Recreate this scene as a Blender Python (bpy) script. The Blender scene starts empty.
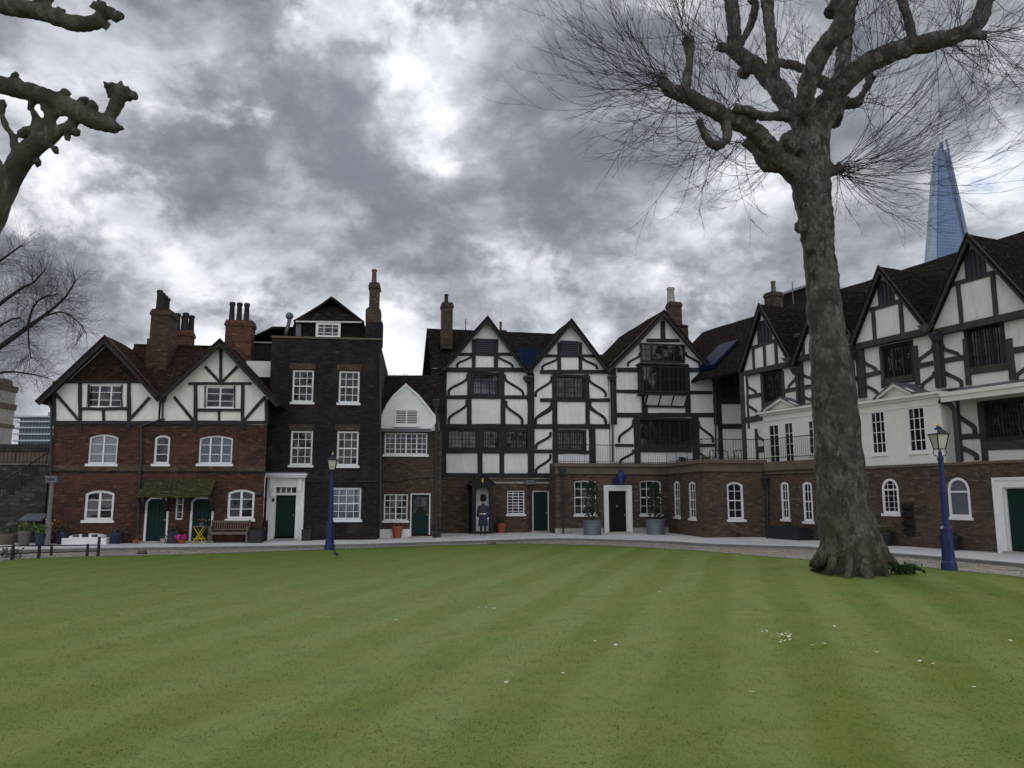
import bpy, bmesh, math, random
import numpy as np
from mathutils import Vector, Matrix, noise
random.seed(7)
R = math.radians
SC = bpy.context.scene
COL = SC.collection
# ------------------------------------------------------------------ camera
EYE, TH, F = 2.0, R(8.36), 769.0
PZ = 0.08                                  # top of the pavement
cam_d = bpy.data.cameras.new('camera'); cam = bpy.data.objects.new('camera', cam_d); COL.objects.link(cam)
cam.location = (0, 0, EYE); cam.rotation_euler = (R(90) + TH, 0, 0)
cam_d.sensor_width = 36; cam_d.lens = F / 1024 * 36; cam_d.clip_end = 6000; cam_d.clip_start = .05
SC.camera = cam
def ray(x, y):
    a = (x - 512) / F; b = (384 - y) / F
    return Vector((a, math.cos(TH) - math.sin(TH) * b, math.sin(TH) + math.cos(TH) * b))
C0 = Vector((0, 0, EYE))
def G(x, y, z=0.0):
    d = ray(x, y); return C0 + d * ((z - EYE) / d.z)
def atY(x, y, Y):
    d = ray(x, y); return C0 + d * (Y / d.y)
def Zm(x0, y0, s): return lambda X, Y: (x0 + X / s, y0 + Y / s)

# ------------------------------------------------------------------ materials
def new_mat(name):
    m = bpy.data.materials.new(name); m.use_nodes = True
    nt = m.node_tree; b = nt.nodes['Principled BSDF']
    return m, nt, b
def nd(nt, t, **kw):
    n = nt.nodes.new(t)
    for k, v in kw.items():
        if k in n.inputs: n.inputs[k].default_value = v
        else: setattr(n, k, v)
    return n
def L(nt, a, ao, b, bi): nt.links.new(a.outputs[ao], b.inputs[bi])
def math_n(nt, op, a, b=None, c=None):
    n = nt.nodes.new('ShaderNodeMath'); n.operation = op
    for i, v in enumerate((a, b, c)):
        if v is None: continue
        if isinstance(v, (int, float)): n.inputs[i].default_value = v
        else: nt.links.new(v, n.inputs[i])
    return n.outputs[0]
def mixc(nt, f, a, b, blend='MIX'):
    n = nt.nodes.new('ShaderNodeMix'); n.data_type = 'RGBA'; n.blend_type = blend
    for i, v in ((0, f), (6, a), (7, b)):
        if isinstance(v, (int, float)): n.inputs[i].default_value = v
        elif isinstance(v, tuple): n.inputs[i].default_value = (*v, 1) if len(v) == 3 else v
        else: nt.links.new(v, n.inputs[i])
    return n.outputs[2]
def noise_f(nt, vec, scale, detail=4, rough=.55, lo=.35, hi=.65):
    n = nd(nt, 'ShaderNodeTexNoise', Scale=scale, Detail=detail, Roughness=rough)
    if vec is not None: nt.links.new(vec, n.inputs['Vector'])
    r = nd(nt, 'ShaderNodeMapRange'); r.inputs[1].default_value = lo; r.inputs[2].default_value = hi
    nt.links.new(n.outputs[0], r.inputs[0])
    return r.outputs[0]
def objco(nt):
    return nt.nodes.new('ShaderNodeTexCoord').outputs['Object']
def bump(nt, b, h, strength=.4, dist=.02):
    n = nd(nt, 'ShaderNodeBump', Strength=strength, Distance=dist)
    nt.links.new(h, n.inputs['Height']); nt.links.new(n.outputs[0], b.inputs['Normal'])
def plain(name, c, rough=.6, var=.25, scale=6, c2=None, bmp=.15, metal=0, spec=.4):
    m, nt, b = new_mat(name); co = objco(nt)
    f = noise_f(nt, co, scale, 6, .6, .3, .7)
    c2 = c2 or tuple(x * (1 - var) for x in c)
    nt.links.new(mixc(nt, f, c, c2), b.inputs['Base Color'])
    b.inputs['Roughness'].default_value = rough; b.inputs['Metallic'].default_value = metal
    b.inputs['Specular IOR Level'].default_value = spec
    if bmp: bump(nt, b, noise_f(nt, co, scale * 5, 5, .6, .2, .8), bmp, .01)
    return m
def brick(name, c1, c2, mortar, stain=(.03, .025, .02), stain_amt=.5, bw=.23, bh=.078, rough=.9, ms=.009, patch=None, speck=.65, spec=.08):
    m, nt, b = new_mat(name); co = objco(nt)
    sp = nd(nt, 'ShaderNodeSeparateXYZ'); nt.links.new(co, sp.inputs[0])
    cb = nd(nt, 'ShaderNodeCombineXYZ')
    nt.links.new(math_n(nt, 'ADD', sp.outputs[0], sp.outputs[1]), cb.inputs[0])
    nt.links.new(sp.outputs[2], cb.inputs[1])
    # waver the courses a little, as old hand-laid work does
    w = nd(nt, 'ShaderNodeTexNoise', Scale=1.3, Detail=2.0); nt.links.new(co, w.inputs['Vector'])
    wv = nd(nt, 'ShaderNodeVectorMath', operation='SCALE'); nt.links.new(w.outputs['Color'], wv.inputs[0]); wv.inputs['Scale'].default_value = .05
    ad = nd(nt, 'ShaderNodeVectorMath', operation='ADD'); nt.links.new(cb.outputs[0], ad.inputs[0]); nt.links.new(wv.outputs[0], ad.inputs[1])
    br = nd(nt, 'ShaderNodeTexBrick')
    br.inputs['Scale'].default_value = 1; br.inputs['Brick Width'].default_value = bw; br.inputs['Row Height'].default_value = bh
    br.inputs['Mortar Size'].default_value = ms; br.inputs['Mortar Smooth'].default_value = .3; br.inputs['Bias'].default_value = -.1
    br.inputs['Color1'].default_value = (*c1, 1); br.inputs['Color2'].default_value = (*c2, 1); br.inputs['Mortar'].default_value = (*mortar, 1)
    nt.links.new(ad.outputs[0], br.inputs['Vector'])
    col = br.outputs['Color']
    f1 = noise_f(nt, co, .55, 6, .65, .38, .68)
    col = mixc(nt, math_n(nt, 'MULTIPLY', f1, stain_amt), col, stain)
    mp = nd(nt, 'ShaderNodeMapping'); mp.inputs['Scale'].default_value = (.9 / bw, .9 / bh, 1); nt.links.new(ad.outputs[0], mp.inputs[0])
    f2 = noise_f(nt, mp.outputs[0], 1.0, 3, .7, .46, .66)
    col = mixc(nt, math_n(nt, 'MULTIPLY', f2, speck), col, tuple(x * .35 for x in c1))
    f4 = noise_f(nt, mp.outputs[0], .83, 2, .6, .56, .7)
    col = mixc(nt, math_n(nt, 'MULTIPLY', f4, speck), col, tuple(min(.6, x * 1.9) for x in c1))
    if patch:
        f3 = noise_f(nt, co, .9, 5, .6, .52, .66)
        col = mixc(nt, math_n(nt, 'MULTIPLY', f3, .7), col, patch)
    nt.links.new(col, b.inputs['Base Color']); b.inputs['Roughness'].default_value = rough
    b.inputs['Specular IOR Level'].default_value = spec
    h = math_n(nt, 'ADD', math_n(nt, 'MULTIPLY', br.outputs['Fac'], -1.0), math_n(nt, 'MULTIPLY', noise_f(nt, co, 14, 4, .6, .2, .8), .8))
    bump(nt, b, h, .7, .02)
    return m
M = {}
M['red_brick'] = brick('red_brick', (.105, .046, .034), (.052, .028, .024), (.10, .08, .068), stain_amt=.6, bw=.3, bh=.1, patch=(.13, .058, .04))
M['dark_brick'] = brick('dark_brick', (.032, .026, .027), (.016, .014, .017), (.052, .044, .042), bw=.3, bh=.1, stain=(.016, .014, .016), stain_amt=.75, patch=(.055, .042, .036))
M['brown_brick'] = brick('brown_brick', (.125, .088, .065), (.062, .046, .037), (.11, .095, .08), bw=.3, bh=.1, stain=(.045, .035, .028), stain_amt=.55, patch=(.13, .075, .05))
M['stock_brick'] = brick('stock_brick', (.105, .075, .053), (.062, .046, .036), (.09, .076, .062), stain=(.04, .03, .025), stain_amt=.5)
M['orange_brick'] = brick('orange_brick', (.145, .066, .042), (.075, .04, .030), (.15, .10, .07), stain_amt=.55, bw=.3, bh=.1)
M['chimney_brick'] = brick('sooty_chimney_brick', (.105, .062, .042), (.058, .038, .029), (.11, .085, .065), bw=.3, bh=.1, stain=(.035, .026, .02), stain_amt=.6)
M['tile'] = brick('clay_tile', (.031, .025, .021), (.016, .0135, .012), (.006, .005, .005), stain=(.022, .020, .015), stain_amt=.45, bw=.2, bh=.1, ms=.012, spec=0)
M['tile_red'] = brick('red_clay_tile', (.055, .033, .026), (.030, .020, .017), (.010, .007, .006), stain=(.03, .025, .016), stain_amt=.5, bw=.2, bh=.1, ms=.012, spec=0)
M['tile_moss'] = brick('mossy_tile', (.07, .062, .035), (.05, .045, .028), (.014, .012, .009), stain=(.06, .07, .025), stain_amt=.8, bw=.2, bh=.1, ms=.012, spec=0)
M['stone_wall'] = brick('rubble_stone', (.085, .075, .065), (.045, .04, .036), (.055, .05, .043), stain=(.02, .018, .016), stain_amt=.75, bw=.42, bh=.2, ms=.02)
def plaster(name, c, dirt):
    m, nt, b = new_mat(name); co = objco(nt)
    col = mixc(nt, math_n(nt, 'MULTIPLY', noise_f(nt, co, 1.3, 5, .6, .4, .75), .55), c, tuple(x * .8 for x in c))
    mp = nd(nt, 'ShaderNodeMapping'); mp.inputs['Scale'].default_value = (6, 6, .7); nt.links.new(co, mp.inputs[0])
    col = mixc(nt, math_n(nt, 'MULTIPLY', noise_f(nt, mp.outputs[0], 1.0, 5, .65, .48, .76), .6), col, dirt)
    col = mixc(nt, math_n(nt, 'MULTIPLY', noise_f(nt, co, 11, 4, .7, .58, .8), .3), col, dirt)
    nt.links.new(col, b.inputs['Base Color']); b.inputs['Roughness'].default_value = .92; b.inputs['Specular IOR Level'].default_value = .15
    bump(nt, b, S2(nt, noise_f(nt, co, 2.2, 3, .5, .2, .8), noise_f(nt, co, 22, 4, .6, .2, .8)), .35, .03); return m
def S2(nt, a, b_): return math_n(nt, 'ADD', a, math_n(nt, 'MULTIPLY', b_, .35))
M['plaster'] = plaster('lime_plaster', (.82, .81, .79), (.50, .49, .46))
M['plaster_cream'] = plaster('cream_plaster', (.80, .78, .715), (.52, .49, .42))
M['timber'] = plain('black_oak', (.012, .012, .015), .8, 0, 3, (.030, .027, .027), .4)
M['timber_grey'] = plain('weathered_oak', (.075, .062, .052), .85, 0, 3, (.035, .03, .027), .5)
M['white'] = plain('white_paint', (.80, .80, .78), .45, .12, 3, None, .05)
M['cream'] = plain('cream_paint', (.78, .76, .68), .5, .1, 2, None, .05)
M['green_door'] = plain('dark_green_paint', (.004, .024, .022), .6, .3, 4, None, .05, spec=.2)
M['black_door'] = plain('black_paint', (.006, .006, .010), .6, .2, 4, None, .05, spec=.2)
M['black_wood'] = plain('black_box_paint', (.010, .010, .011), .6, .2, 4, None, .1)
M['lead'] = plain('lead_sheet', (.13, .14, .16), .55, .35, 2.5, None, .1, .2)
M['pipe'] = plain('cast_iron', (.035, .037, .045), .5, .3, 4, None, .05)
M['iron'] = plain('black_iron', (.012, .012, .013), .5, .2, 4, None, .05)
M['stone'] = plain('pale_stone', (.42, .39, .34), .9, .35, 2, None, .3)
M['stone_dark'] = plain('weathered_stone', (.16, .125, .09), .9, .4, 2.5, None, .3)
M['terracotta'] = plain('terracotta', (.36, .10, .045), .8, .25, 5, None, .1)
M['pot_clay'] = plain('chimney_clay', (.20, .11, .065), .85, .3, 4, (.05, .04, .035), .2)
M['pot_dark'] = plain('sooted_clay', (.03, .024, .023), .85, .3, 4, None, .2)
M['blue'] = plain('royal_blue_paint', (.010, .027, .125), .5, .25, 3, (.006, .014, .06), .05)
M['gold'] = plain('gold_leaf', (.65, .43, .08), .35, .2, 5, None, .05, .6)
M['lantern_glass'] = plain('lantern_glass', (.55, .53, .43), .25, .12, 3, None, 0)
M['louvre'] = plain('slate_louvre', (.028, .032, .045), .6, .2, 4, None, .1)
M['slate_blue'] = plain('blue_glazed_dormer', (.005, .014, .04), .8, .2, 4, None, 0, 0, .05)
M['zinc'] = plain('zinc_planter', (.17, .19, .22), .5, .3, 3, None, .1, .4)
M['bench_wood'] = plain('weathered_teak', (.16, .12, .095), .85, .3, 6, None, .3)
M['yellow'] = plain('yellow_paint', (.62, .45, .03), .5, .2, 4, None, 0)
M['pink'] = plain('pink_petals', (.62, .04, .28), .7, .3, 20, None, 0)
M['soil'] = plain('soil', (.03, .022, .016), .95, .4, 12, None, .3)
M['curtain'] = plain('net_curtain', (.50, .53, .60), .9, .25, 3, None, .1)
M['leaf'] = plain('dark_leaf', (.035, .062, .022), .6, 0, 5, (.016, .032, .012), .1)
M['leaf_bright'] = plain('bright_leaf', (.11, .17, .03), .6, 0, 5, (.06, .10, .02), .1)
M['leaf_rust'] = plain('rusty_leaf', (.20, .08, .03), .7, 0, 6, (.09, .05, .02), .1)
M['grey_wood'] = plain('grey_wood', (.14, .12, .10), .85, .3, 6, None, .3)
M['felt'] = plain('grey_roofing', (.30, .31, .34), .7, .2, 3, None, .1)
def glass_mat():
    m, nt, b = new_mat('window_glass'); co = objco(nt)
    b.inputs['Base Color'].default_value = (.012, .014, .018, 1); b.inputs['Roughness'].default_value = .06
    b.inputs['Specular IOR Level'].default_value = .5
    w = nd(nt, 'ShaderNodeTexNoise', Scale=2.6, Detail=2.0); nt.links.new(co, w.inputs['Vector'])
    v = nd(nt, 'ShaderNodeTexVoronoi', Scale=3.1); nt.links.new(co, v.inputs['Vector'])       # each old pane sits at its own slight tilt
    a = nd(nt, 'ShaderNodeVectorMath', operation='SUBTRACT'); nt.links.new(v.outputs['Color'], a.inputs[0]); a.inputs[1].default_value = (.5, .5, .5)
    sc = nd(nt, 'ShaderNodeVectorMath', operation='SCALE'); sc.inputs['Scale'].default_value = .09; nt.links.new(a.outputs[0], sc.inputs[0])
    g = nt.nodes.new('ShaderNodeNewGeometry'); ad = nd(nt, 'ShaderNodeVectorMath', operation='ADD'); nt.links.new(g.outputs['Normal'], ad.inputs[0]); nt.links.new(sc.outputs[0], ad.inputs[1])
    no = nd(nt, 'ShaderNodeVectorMath', operation='NORMALIZE'); nt.links.new(ad.outputs[0], no.inputs[0])
    n = nd(nt, 'ShaderNodeBump', Strength=.12, Distance=.03); nt.links.new(w.outputs[0], n.inputs['Height']); nt.links.new(no.outputs[0], n.inputs['Normal']); nt.links.new(n.outputs[0], b.inputs['Normal'])
    return m
M['glass'] = glass_mat()
def clear_mat():
    m, nt, b = new_mat('clear_pane')
    nt.nodes.remove(b); out = nt.nodes['Material Output']
    t = nd(nt, 'ShaderNodeBsdfTransparent'); t.inputs[0].default_value = (.78, .80, .82, 1)
    g = nd(nt, 'ShaderNodeBsdfGlossy', Roughness=.05)
    fr = nd(nt, 'ShaderNodeFresnel', IOR=1.5); mx = nd(nt, 'ShaderNodeMixShader')
    L(nt, fr, 0, mx, 0); L(nt, t, 0, mx, 1); L(nt, g, 0, mx, 2); L(nt, mx, 0, out, 0)
    return m
M['clear'] = clear_mat()

# ------------------------------------------------------------------ mesh builder
class MB:
    def __init__(s): s.v = []; s.f = []; s.k = 0
    def add(s, vs, fs):
        n = len(s.v); s.v += [tuple(v) for v in vs]; s.f += [tuple(i + n for i in f) for f in fs]
    def box(s, x0, x1, y0, y1, z0, z1):
        s.add([(x0,y0,z0),(x1,y0,z0),(x1,y1,z0),(x0,y1,z0),(x0,y0,z1),(x1,y0,z1),(x1,y1,z1),(x0,y1,z1)],
              [(0,1,5,4),(1,2,6,5),(2,3,7,6),(3,0,4,7),(4,5,6,7),(3,2,1,0)])
    def frustum(s, cx, cy, z0, z1, w0, w1, n=4, rot=None, d0=None, d1=None):
        rot = math.pi / n if rot is None else rot
        k = 1 / math.cos(math.pi / n)
        a = [(cx + w0*k*math.cos(rot+2*math.pi*i/n), cy + w0*k*math.sin(rot+2*math.pi*i/n), z0) for i in range(n)]
        b = [(cx + w1*k*math.cos(rot+2*math.pi*i/n), cy + w1*k*math.sin(rot+2*math.pi*i/n), z1) for i in range(n)]
        s.add(a + b, [(i,(i+1)%n,n+(i+1)%n,n+i) for i in range(n)] + [tuple(range(n-1,-1,-1)), tuple(range(n,2*n))])
    def prism(s, poly, y0, y1):
        n = len(poly)
        s.add([(x,y0,z) for x,z in poly] + [(x,y1,z) for x,z in poly],
              [tuple(range(n)), tuple(range(2*n-1,n-1,-1))] + [(i,n+i,n+(i+1)%n,(i+1)%n) for i in range(n)])
    def xprism(s, poly, x0, x1):
        n = len(poly)
        s.add([(x0,y,z) for y,z in poly] + [(x1,y,z) for y,z in poly],
              [tuple(range(n)), tuple(range(2*n-1,n-1,-1))] + [(i,n+i,n+(i+1)%n,(i+1)%n) for i in range(n)])
    def zprism(s, poly, z0, z1):
        n = len(poly)
        s.add([(x,y,z0) for x,y in poly] + [(x,y,z1) for x,y in poly],
              [tuple(range(n-1,-1,-1)), tuple(range(n,2*n))] + [(i,(i+1)%n,n+(i+1)%n,n+i) for i in range(n)])
    def ribbon(s, pts, w, y0, y1, closed=False):
        """a flat strip of width w along a polyline in the facade plane, y0..y1 deep"""
        n = len(pts); a = []; b = []
        for i in range(n):
            p = pts[i]
            q0 = pts[i-1] if (i > 0 or closed) else None
            q1 = pts[(i+1) % n] if (i < n-1 or closed) else None
            ds = []
            for u, v in ((q0, p), (p, q1)):
                if u is None or v is None: continue
                d = Vector((v[0]-u[0], v[1]-u[1]))
                if d.length > 1e-9: ds.append(d.normalized())
            t = sum(ds, Vector((0, 0))); t = t.normalized() if t.length > 1e-6 else ds[0]
            c = max(.5, t.dot(ds[0]))
            nx, nz = -t.y * w / 2 / c, t.x * w / 2 / c
            a.append((p[0]+nx, p[1]+nz)); b.append((p[0]-nx, p[1]-nz))
        m = n if closed else n - 1
        for i in range(m):
            j = (i+1) % n
            s.prism4(b[i], b[j], a[j], a[i], y0, y1)
    def prism4(s, a, b, c, d, y0, y1): s.prism([a, b, c, d], y0, y1)
    def bar(s, p, q, w, y0, y1): s.ribbon([p, q], w, y0, y1)
    def tube(s, pts, radii, n=8, cap=True, bumpy=0, seed=0, flat=None):
        pts = [Vector(p) for p in pts]; m = len(pts)
        if isinstance(radii, (int, float)): radii = [radii] * m
        up = None; base = len(s.v); vs = []; fs = []
        for i in range(m):
            t = (pts[min(i+1, m-1)] - pts[max(i-1, 0)])
            t = t.normalized() if t.length > 1e-9 else Vector((0,0,1))
            if up is None:
                up = t.orthogonal().normalized()
            else:
                up = (up - t * up.dot(t)); up = up.normalized() if up.length > 1e-6 else t.orthogonal().normalized()
            sd = t.cross(up)
            for k in range(n):
                a = 2 * math.pi * k / n; d = up * math.cos(a) + sd * math.sin(a)
                r = radii[i]
                if bumpy:
                    q = pts[i] + d * r
                    r *= 1 + bumpy * (noise.noise(q * 1.7 + Vector((seed, 0, 0))) + .6 * noise.noise(q * 5 + Vector((0, seed, 0))))
                vs.append(pts[i] + d * r)
        for i in range(m - 1):
            for k in range(n):
                fs.append((i*n+k, i*n+(k+1)%n, (i+1)*n+(k+1)%n, (i+1)*n+k))
        if cap and n > 2: fs += [tuple(range(n-1, -1, -1)), tuple(range((m-1)*n, m*n))]
        s.add(vs, fs)
    def lathe(s, prof, c=(0,0,0), n=12, rot=0):
        m = len(prof)
        vs = [(c[0]+r*math.cos(rot+2*math.pi*k/n), c[1]+r*math.sin(rot+2*math.pi*k/n), c[2]+z) for r, z in prof for k in range(n)]
        fs = [(i*n+k, i*n+(k+1)%n, (i+1)*n+(k+1)%n, (i+1)*n+k) for i in range(m-1) for k in range(n)]
        s.add(vs, fs + [tuple(range(n-1,-1,-1)), tuple(range((m-1)*n, m*n))])
    def blob(s, c, r, n=8, m=6, amp=.2, seed=0, sq=(1,1,1)):
        c = Vector(c); vs = []; fs = []
        for i in range(m+1):
            ph = math.pi * i / m
            for k in range(n):
                a = 2*math.pi*k/n
                d = Vector((math.sin(ph)*math.cos(a), math.sin(ph)*math.sin(a), math.cos(ph)))
                rr = r * (1 + amp * noise.noise(d * 2 + Vector((seed*3.1, seed, 0))))
                vs.append(c + Vector((d.x*sq[0], d.y*sq[1], d.z*sq[2])) * rr)
        for i in range(m):
            for k in range(n): fs.append((i*n+k, i*n+(k+1)%n, (i+1)*n+(k+1)%n, (i+1)*n+k))
        s.add(vs, fs)
    def leaf(s, p, d, size, rnd=random):
        d = d.normalized(); a = d.orthogonal().normalized(); a.rotate(Matrix.Rotation(rnd.uniform(0, 6.28), 3, d))
        p = Vector(p); w = size * .45
        s.add([p, p + d*size*.5 + a*w, p + d*size, p + d*size*.5 - a*w], [(0,1,2,3)])
    def slab(s, prof, a0, a1, t, axis='y', n=10, rough=.03, seed=0):
        """roof slab: profile (list of (h,z)) swept along axis, top slightly uneven"""
        fine = []
        for (h0, z0), (h1, z1) in zip(prof[:-1], prof[1:]):
            k = max(1, int(math.hypot(h1-h0, z1-z0) / .5))
            fine += [(h0+(h1-h0)*i/k, z0+(z1-z0)*i/k) for i in range(k)]
        fine.append(prof[-1]); m = len(fine); vs = []; fs = []
        for j in range(n+1):
            a = a0 + (a1-a0)*j/n
            for lay in (0, 1):
                for h, z in fine:
                    q = Vector((h*.9+seed, a*.9, z*.9)); w = rough * noise.noise(q) * 1.6
                    p = (h, a) if axis == 'y' else (a, h)
                    vs.append((p[0], p[1], z + w - (t if lay else 0)))
        W = 2*m
        for j in range(n):
            for i in range(m-1):
                o = j*W + i
                fs.append((o, o+1, o+1+W, o+W)); fs.append((o+m, o+m+W, o+m+1+W, o+m+1))
            o = j*W
            fs.append((o, o+W, o+W+m, o+m)); fs.append((o+m-1, o+2*m-1, o+2*m-1+W, o+m-1+W))
        for o in (0, n*W):
            for i in range(m-1): fs.append((o+i, o+i+m, o+i+m+1, o+i+1))
        s.add(vs, fs)
    def build(s, name, mat, parent=None, xf=None, smooth=False, recalc=True):
        me = bpy.data.meshes.new(name)
        vs = [tuple(xf @ Vector(v)) for v in s.v] if xf is not None else s.v
        me.from_pydata(vs, [], s.f); me.validate(clean_customdata=False)
        if recalc:
            bm = bmesh.new(); bm.from_mesh(me); bmesh.ops.recalc_face_normals(bm, faces=bm.faces); bm.to_mesh(me); bm.free()
        if smooth: me.polygons.foreach_set('use_smooth', [True]*len(me.polygons))
        me.materials.append(M[mat] if isinstance(mat, str) else mat)
        o = bpy.data.objects.new(name, me); COL.objects.link(o)
        if parent is not None: o.parent = parent
        return o
def tag(o, label, cat, group=None):
    o['label'] = label; o['category'] = cat
    if group: o['group'] = group
    return o
def thing(name, label, cat, loc=(0,0,0), rz=0, group=None):
    o = bpy.data.objects.new(name, None); COL.objects.link(o); o.empty_display_size = .2
    o.location = loc; o.rotation_euler = (0, 0, rz)
    return tag(o, label, cat, group)
def struct(o): o['kind'] = 'structure'; return o
def stuff(o, label, cat): o['kind'] = 'stuff'; return tag(o, label, cat)
def copy_tree(o, parent=None):
    c = o.copy(); COL.objects.link(c)
    if parent is not None: c.parent = parent
    for ch in list(o.children): copy_tree(ch, c)
    return c

# ------------------------------------------------------------------ facade
class Facade:
    def __init__(s, root, origin, dirv, xf=None):
        s.root = root; s.o = Vector((origin[0], origin[1], 0)); d = Vector((dirv[0], dirv[1], 0)).normalized()
        s.u = d; s.back = Vector((-d.y, d.x, 0)); s.xf = xf; s.zm = lambda x, y: (x, y)
        s.op = []; s.tim = MB(); s.j = 0
    def sub(s, origin, dirv):
        d = Vector((dirv[0], dirv[1], 0)).normalized()
        w = Matrix.Translation((origin[0], origin[1], 0)) @ Matrix.Rotation(math.atan2(d.y, d.x), 4, 'Z')
        base = Matrix.Translation(s.o) @ Matrix.Rotation(math.atan2(s.u.y, s.u.x), 4, 'Z')
        return Facade(s.root, origin, dirv, base.inverted() @ w)
    def p(s, X, Y, off=0.0):
        x, y = s.zm(X, Y); d = ray(x, y); q = s.o - s.back * off
        t = (q - C0).dot(s.back) / d.dot(s.back); w = C0 + d * t
        return ((w - s.o).dot(s.u), w.z)
    def world(s, u, y, z=0): return s.o + s.u * u + s.back * y + Vector((0, 0, z))
    def bld(s, mb, name, mat, parent=None, smooth=False, recalc=True):
        return mb.build(name, mat, parent or s.root, s.xf, smooth, recalc)
    # --- timbers: pixel end points, width in metres
    def jit(s): s.j = (s.j + 7) % 23; return .0017 * s.j
    def beam(s, X0, Y0, X1, Y1, w=.2, y=0.0, d=.045):
        s.hewn(s.p(X0, Y0, -y), s.p(X1, Y1, -y), w, y - d - s.jit(), y + .02)
    def hewn(s, a, b, w, y0, y1):            # hand-hewn: the edges wander a little
        a, b = Vector(a), Vector(b); n = max(2, int((b - a).length / .35)); t = (b - a).normalized(); nr = Vector((-t.y, t.x)); L_ = []; R_ = []
        for i in range(n + 1):
            p = a + (b - a) * i / n; q = Vector((p.x, p.y, 7.0)) * 1.3
            L_.append(p + nr * (w / 2 + .028 * noise.noise(q))); R_.append(p - nr * (w / 2 + .028 * noise.noise(q + Vector((9, 0, 0)))))
        for i in range(n): s.tim.prism4(tuple(R_[i]), tuple(R_[i+1]), tuple(L_[i+1]), tuple(L_[i]), y0, y1)
    def post(s, X0, X1, Y0, Y1, y=0.0, d=.045):
        a = s.p(X0, Y0, -y); b = s.p(X1, Y0, -y); c = s.p(X0, Y1, -y); k = s.jit(); m = (a[0] + b[0]) / 2
        s.hewn((m, c[1]), (m, a[1]), b[0] - a[0], y - d - k, y + .02)
    def brace(s, X0, Y0, X1, Y1, w=.135, y=0.0, d=.035, S=True):
        a = Vector(s.p(X0, Y0, -y)); b = Vector(s.p(X1, Y1, -y)); pts = []
        for i in range(17):
            t = i / 16; q = min(1, max(0, (t - .16) / .68)); g = q*q*(3-2*q) if S else t**2
            pts.append((a.x + (b.x-a.x)*g, a.y + (b.y-a.y)*t))
        k = s.jit(); s.tim.ribbon(pts, w, y - d - k, y + .02)
    def timber(s, mat='timber', name='timber_frame'):
        V, Fc = s.tim.v, s.tim.f; s.tim = MB()
        # pieces that touch make one frame; a frame standing apart is a part of its own
        boxes = []; i = 0
        while i < len(V):
            q = V[i:i+8]; boxes.append([min(p[k] for p in q) - .06 for k in (0, 2)] + [max(p[k] for p in q) + .06 for k in (0, 2)]); i += 8
        par = list(range(len(boxes)))
        def find(a):
            while par[a] != a: a = par[a]
            return a
        for i, a in enumerate(boxes):
            for j in range(i):
                c = boxes[j]
                if a[0] < c[2] and c[0] < a[2] and a[1] < c[3] and c[1] < a[3]: par[find(i)] = find(j)
        for g in sorted({find(i) for i in range(len(boxes))}):
            b = MB()
            for i in range(len(boxes)):
                if find(i) == g: b.add(V[8*i:8*i+8], [tuple(k - 8*i for k in f) for f in Fc[6*i:6*i+6]])
            s.bld(b, name, mat)
    # --- openings
    def arcz(s, x, u0, u1, v1, rise):
        if rise <= 0: return v1
        hw = (u1-u0)/2; rr = (hw*hw + rise*rise) / (2*rise); dx = x-(u0+u1)/2
        return v1 - rr + math.sqrt(max(0, rr*rr - dx*dx))
    def win(s, X0, Y0, X1, Y1, cols=2, rows=3, lights=1, style='white', arch=0, curtain=False, sill=True, y=0.0, recess=.06,
            fw=.07, bw=.026, cut=True, mull=.06, sash=False, transom=None, pmat=None, tone=None):
        u0, v1 = s.p(X0, Y0, -y); u1, v0 = s.p(X1, Y1, -y)
        if arch == 'round': arch = (u1-u0)/2*.98
        if cut: s.op.append((u0, u1, v0, v1, arch))
        fm = {'white': 'white', 'lead': 'timber', 'cream': 'cream'}[style]
        bm_ = 'white' if style != 'lead' else 'pipe'
        b = MB(); ya, yb = y + recess, y + recess + .07
        top = lambda x: s.arcz(x, u0, u1, v1, arch)
        n = 12 if arch else 1
        h = fw / 2
        outer = [(u0+h, v0+h), (u1-h, v0+h)] + [(u1-h-(u1-u0-2*h)*i/n, s.arcz(u1-h-(u1-u0-2*h)*i/n, u0+h, u1-h, v1-h, arch)) for i in range(n+1)]
        b.ribbon(outer, fw, ya, yb, True)
        lw = (u1-u0) / lights
        for i in range(1, lights):
            x = u0 + lw*i; b.box(x-mull/2, x+mull/2, ya+.004, yb-.003, v0+fw*.6, top(x)-fw*.6)
        for i in range(lights):
            a = u0 + lw*i
            for c in range(1, cols):
                x = a + lw*c/cols; b.box(x-bw/2, x+bw/2, ya+.018, yb-.012, v0+fw*.6, top(x)-fw*.6)
        vt = v1 if arch < .3 else v1
        for r in range(1, rows):
            z = v0 + (vt-v0)*r/rows
            if z > s.arcz(u0+fw, u0, u1, v1, arch):
                hw = (u1-u0)/2; cx = (u0+u1)/2; ww = 0
                for k in range(40):
                    if s.arcz(cx+hw*k/40, u0, u1, v1, arch) > z: ww = hw*k/40
                b.box(cx-ww+.01, cx+ww-.01, ya+.021, yb-.015, z-bw/2, z+bw/2)
            else:
                t = bw if not (sash and r == rows//2) else bw*2.2
                b.box(u0+fw*.6, u1-fw*.6, ya+(.021 if t == bw else .008), yb-.015, z-t/2, z+t/2)
        if transom is not None:
            z = v0 + (v1-v0)*transom; b.box(u0+fw*.5, u1-fw*.5, ya+.006, yb-.006, z-.03, z+.03)
        if style == 'lead' and cut: b.ribbon([(u0 - .03, v0 - .03), (u1 + .03, v0 - .03), (u1 + .03, v1 + .03), (u0 - .03, v1 + .03)], .15, y - .028, ya + .02, True)
        w = s.bld(b, 'window', fm if style != 'lead' else 'timber')
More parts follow.
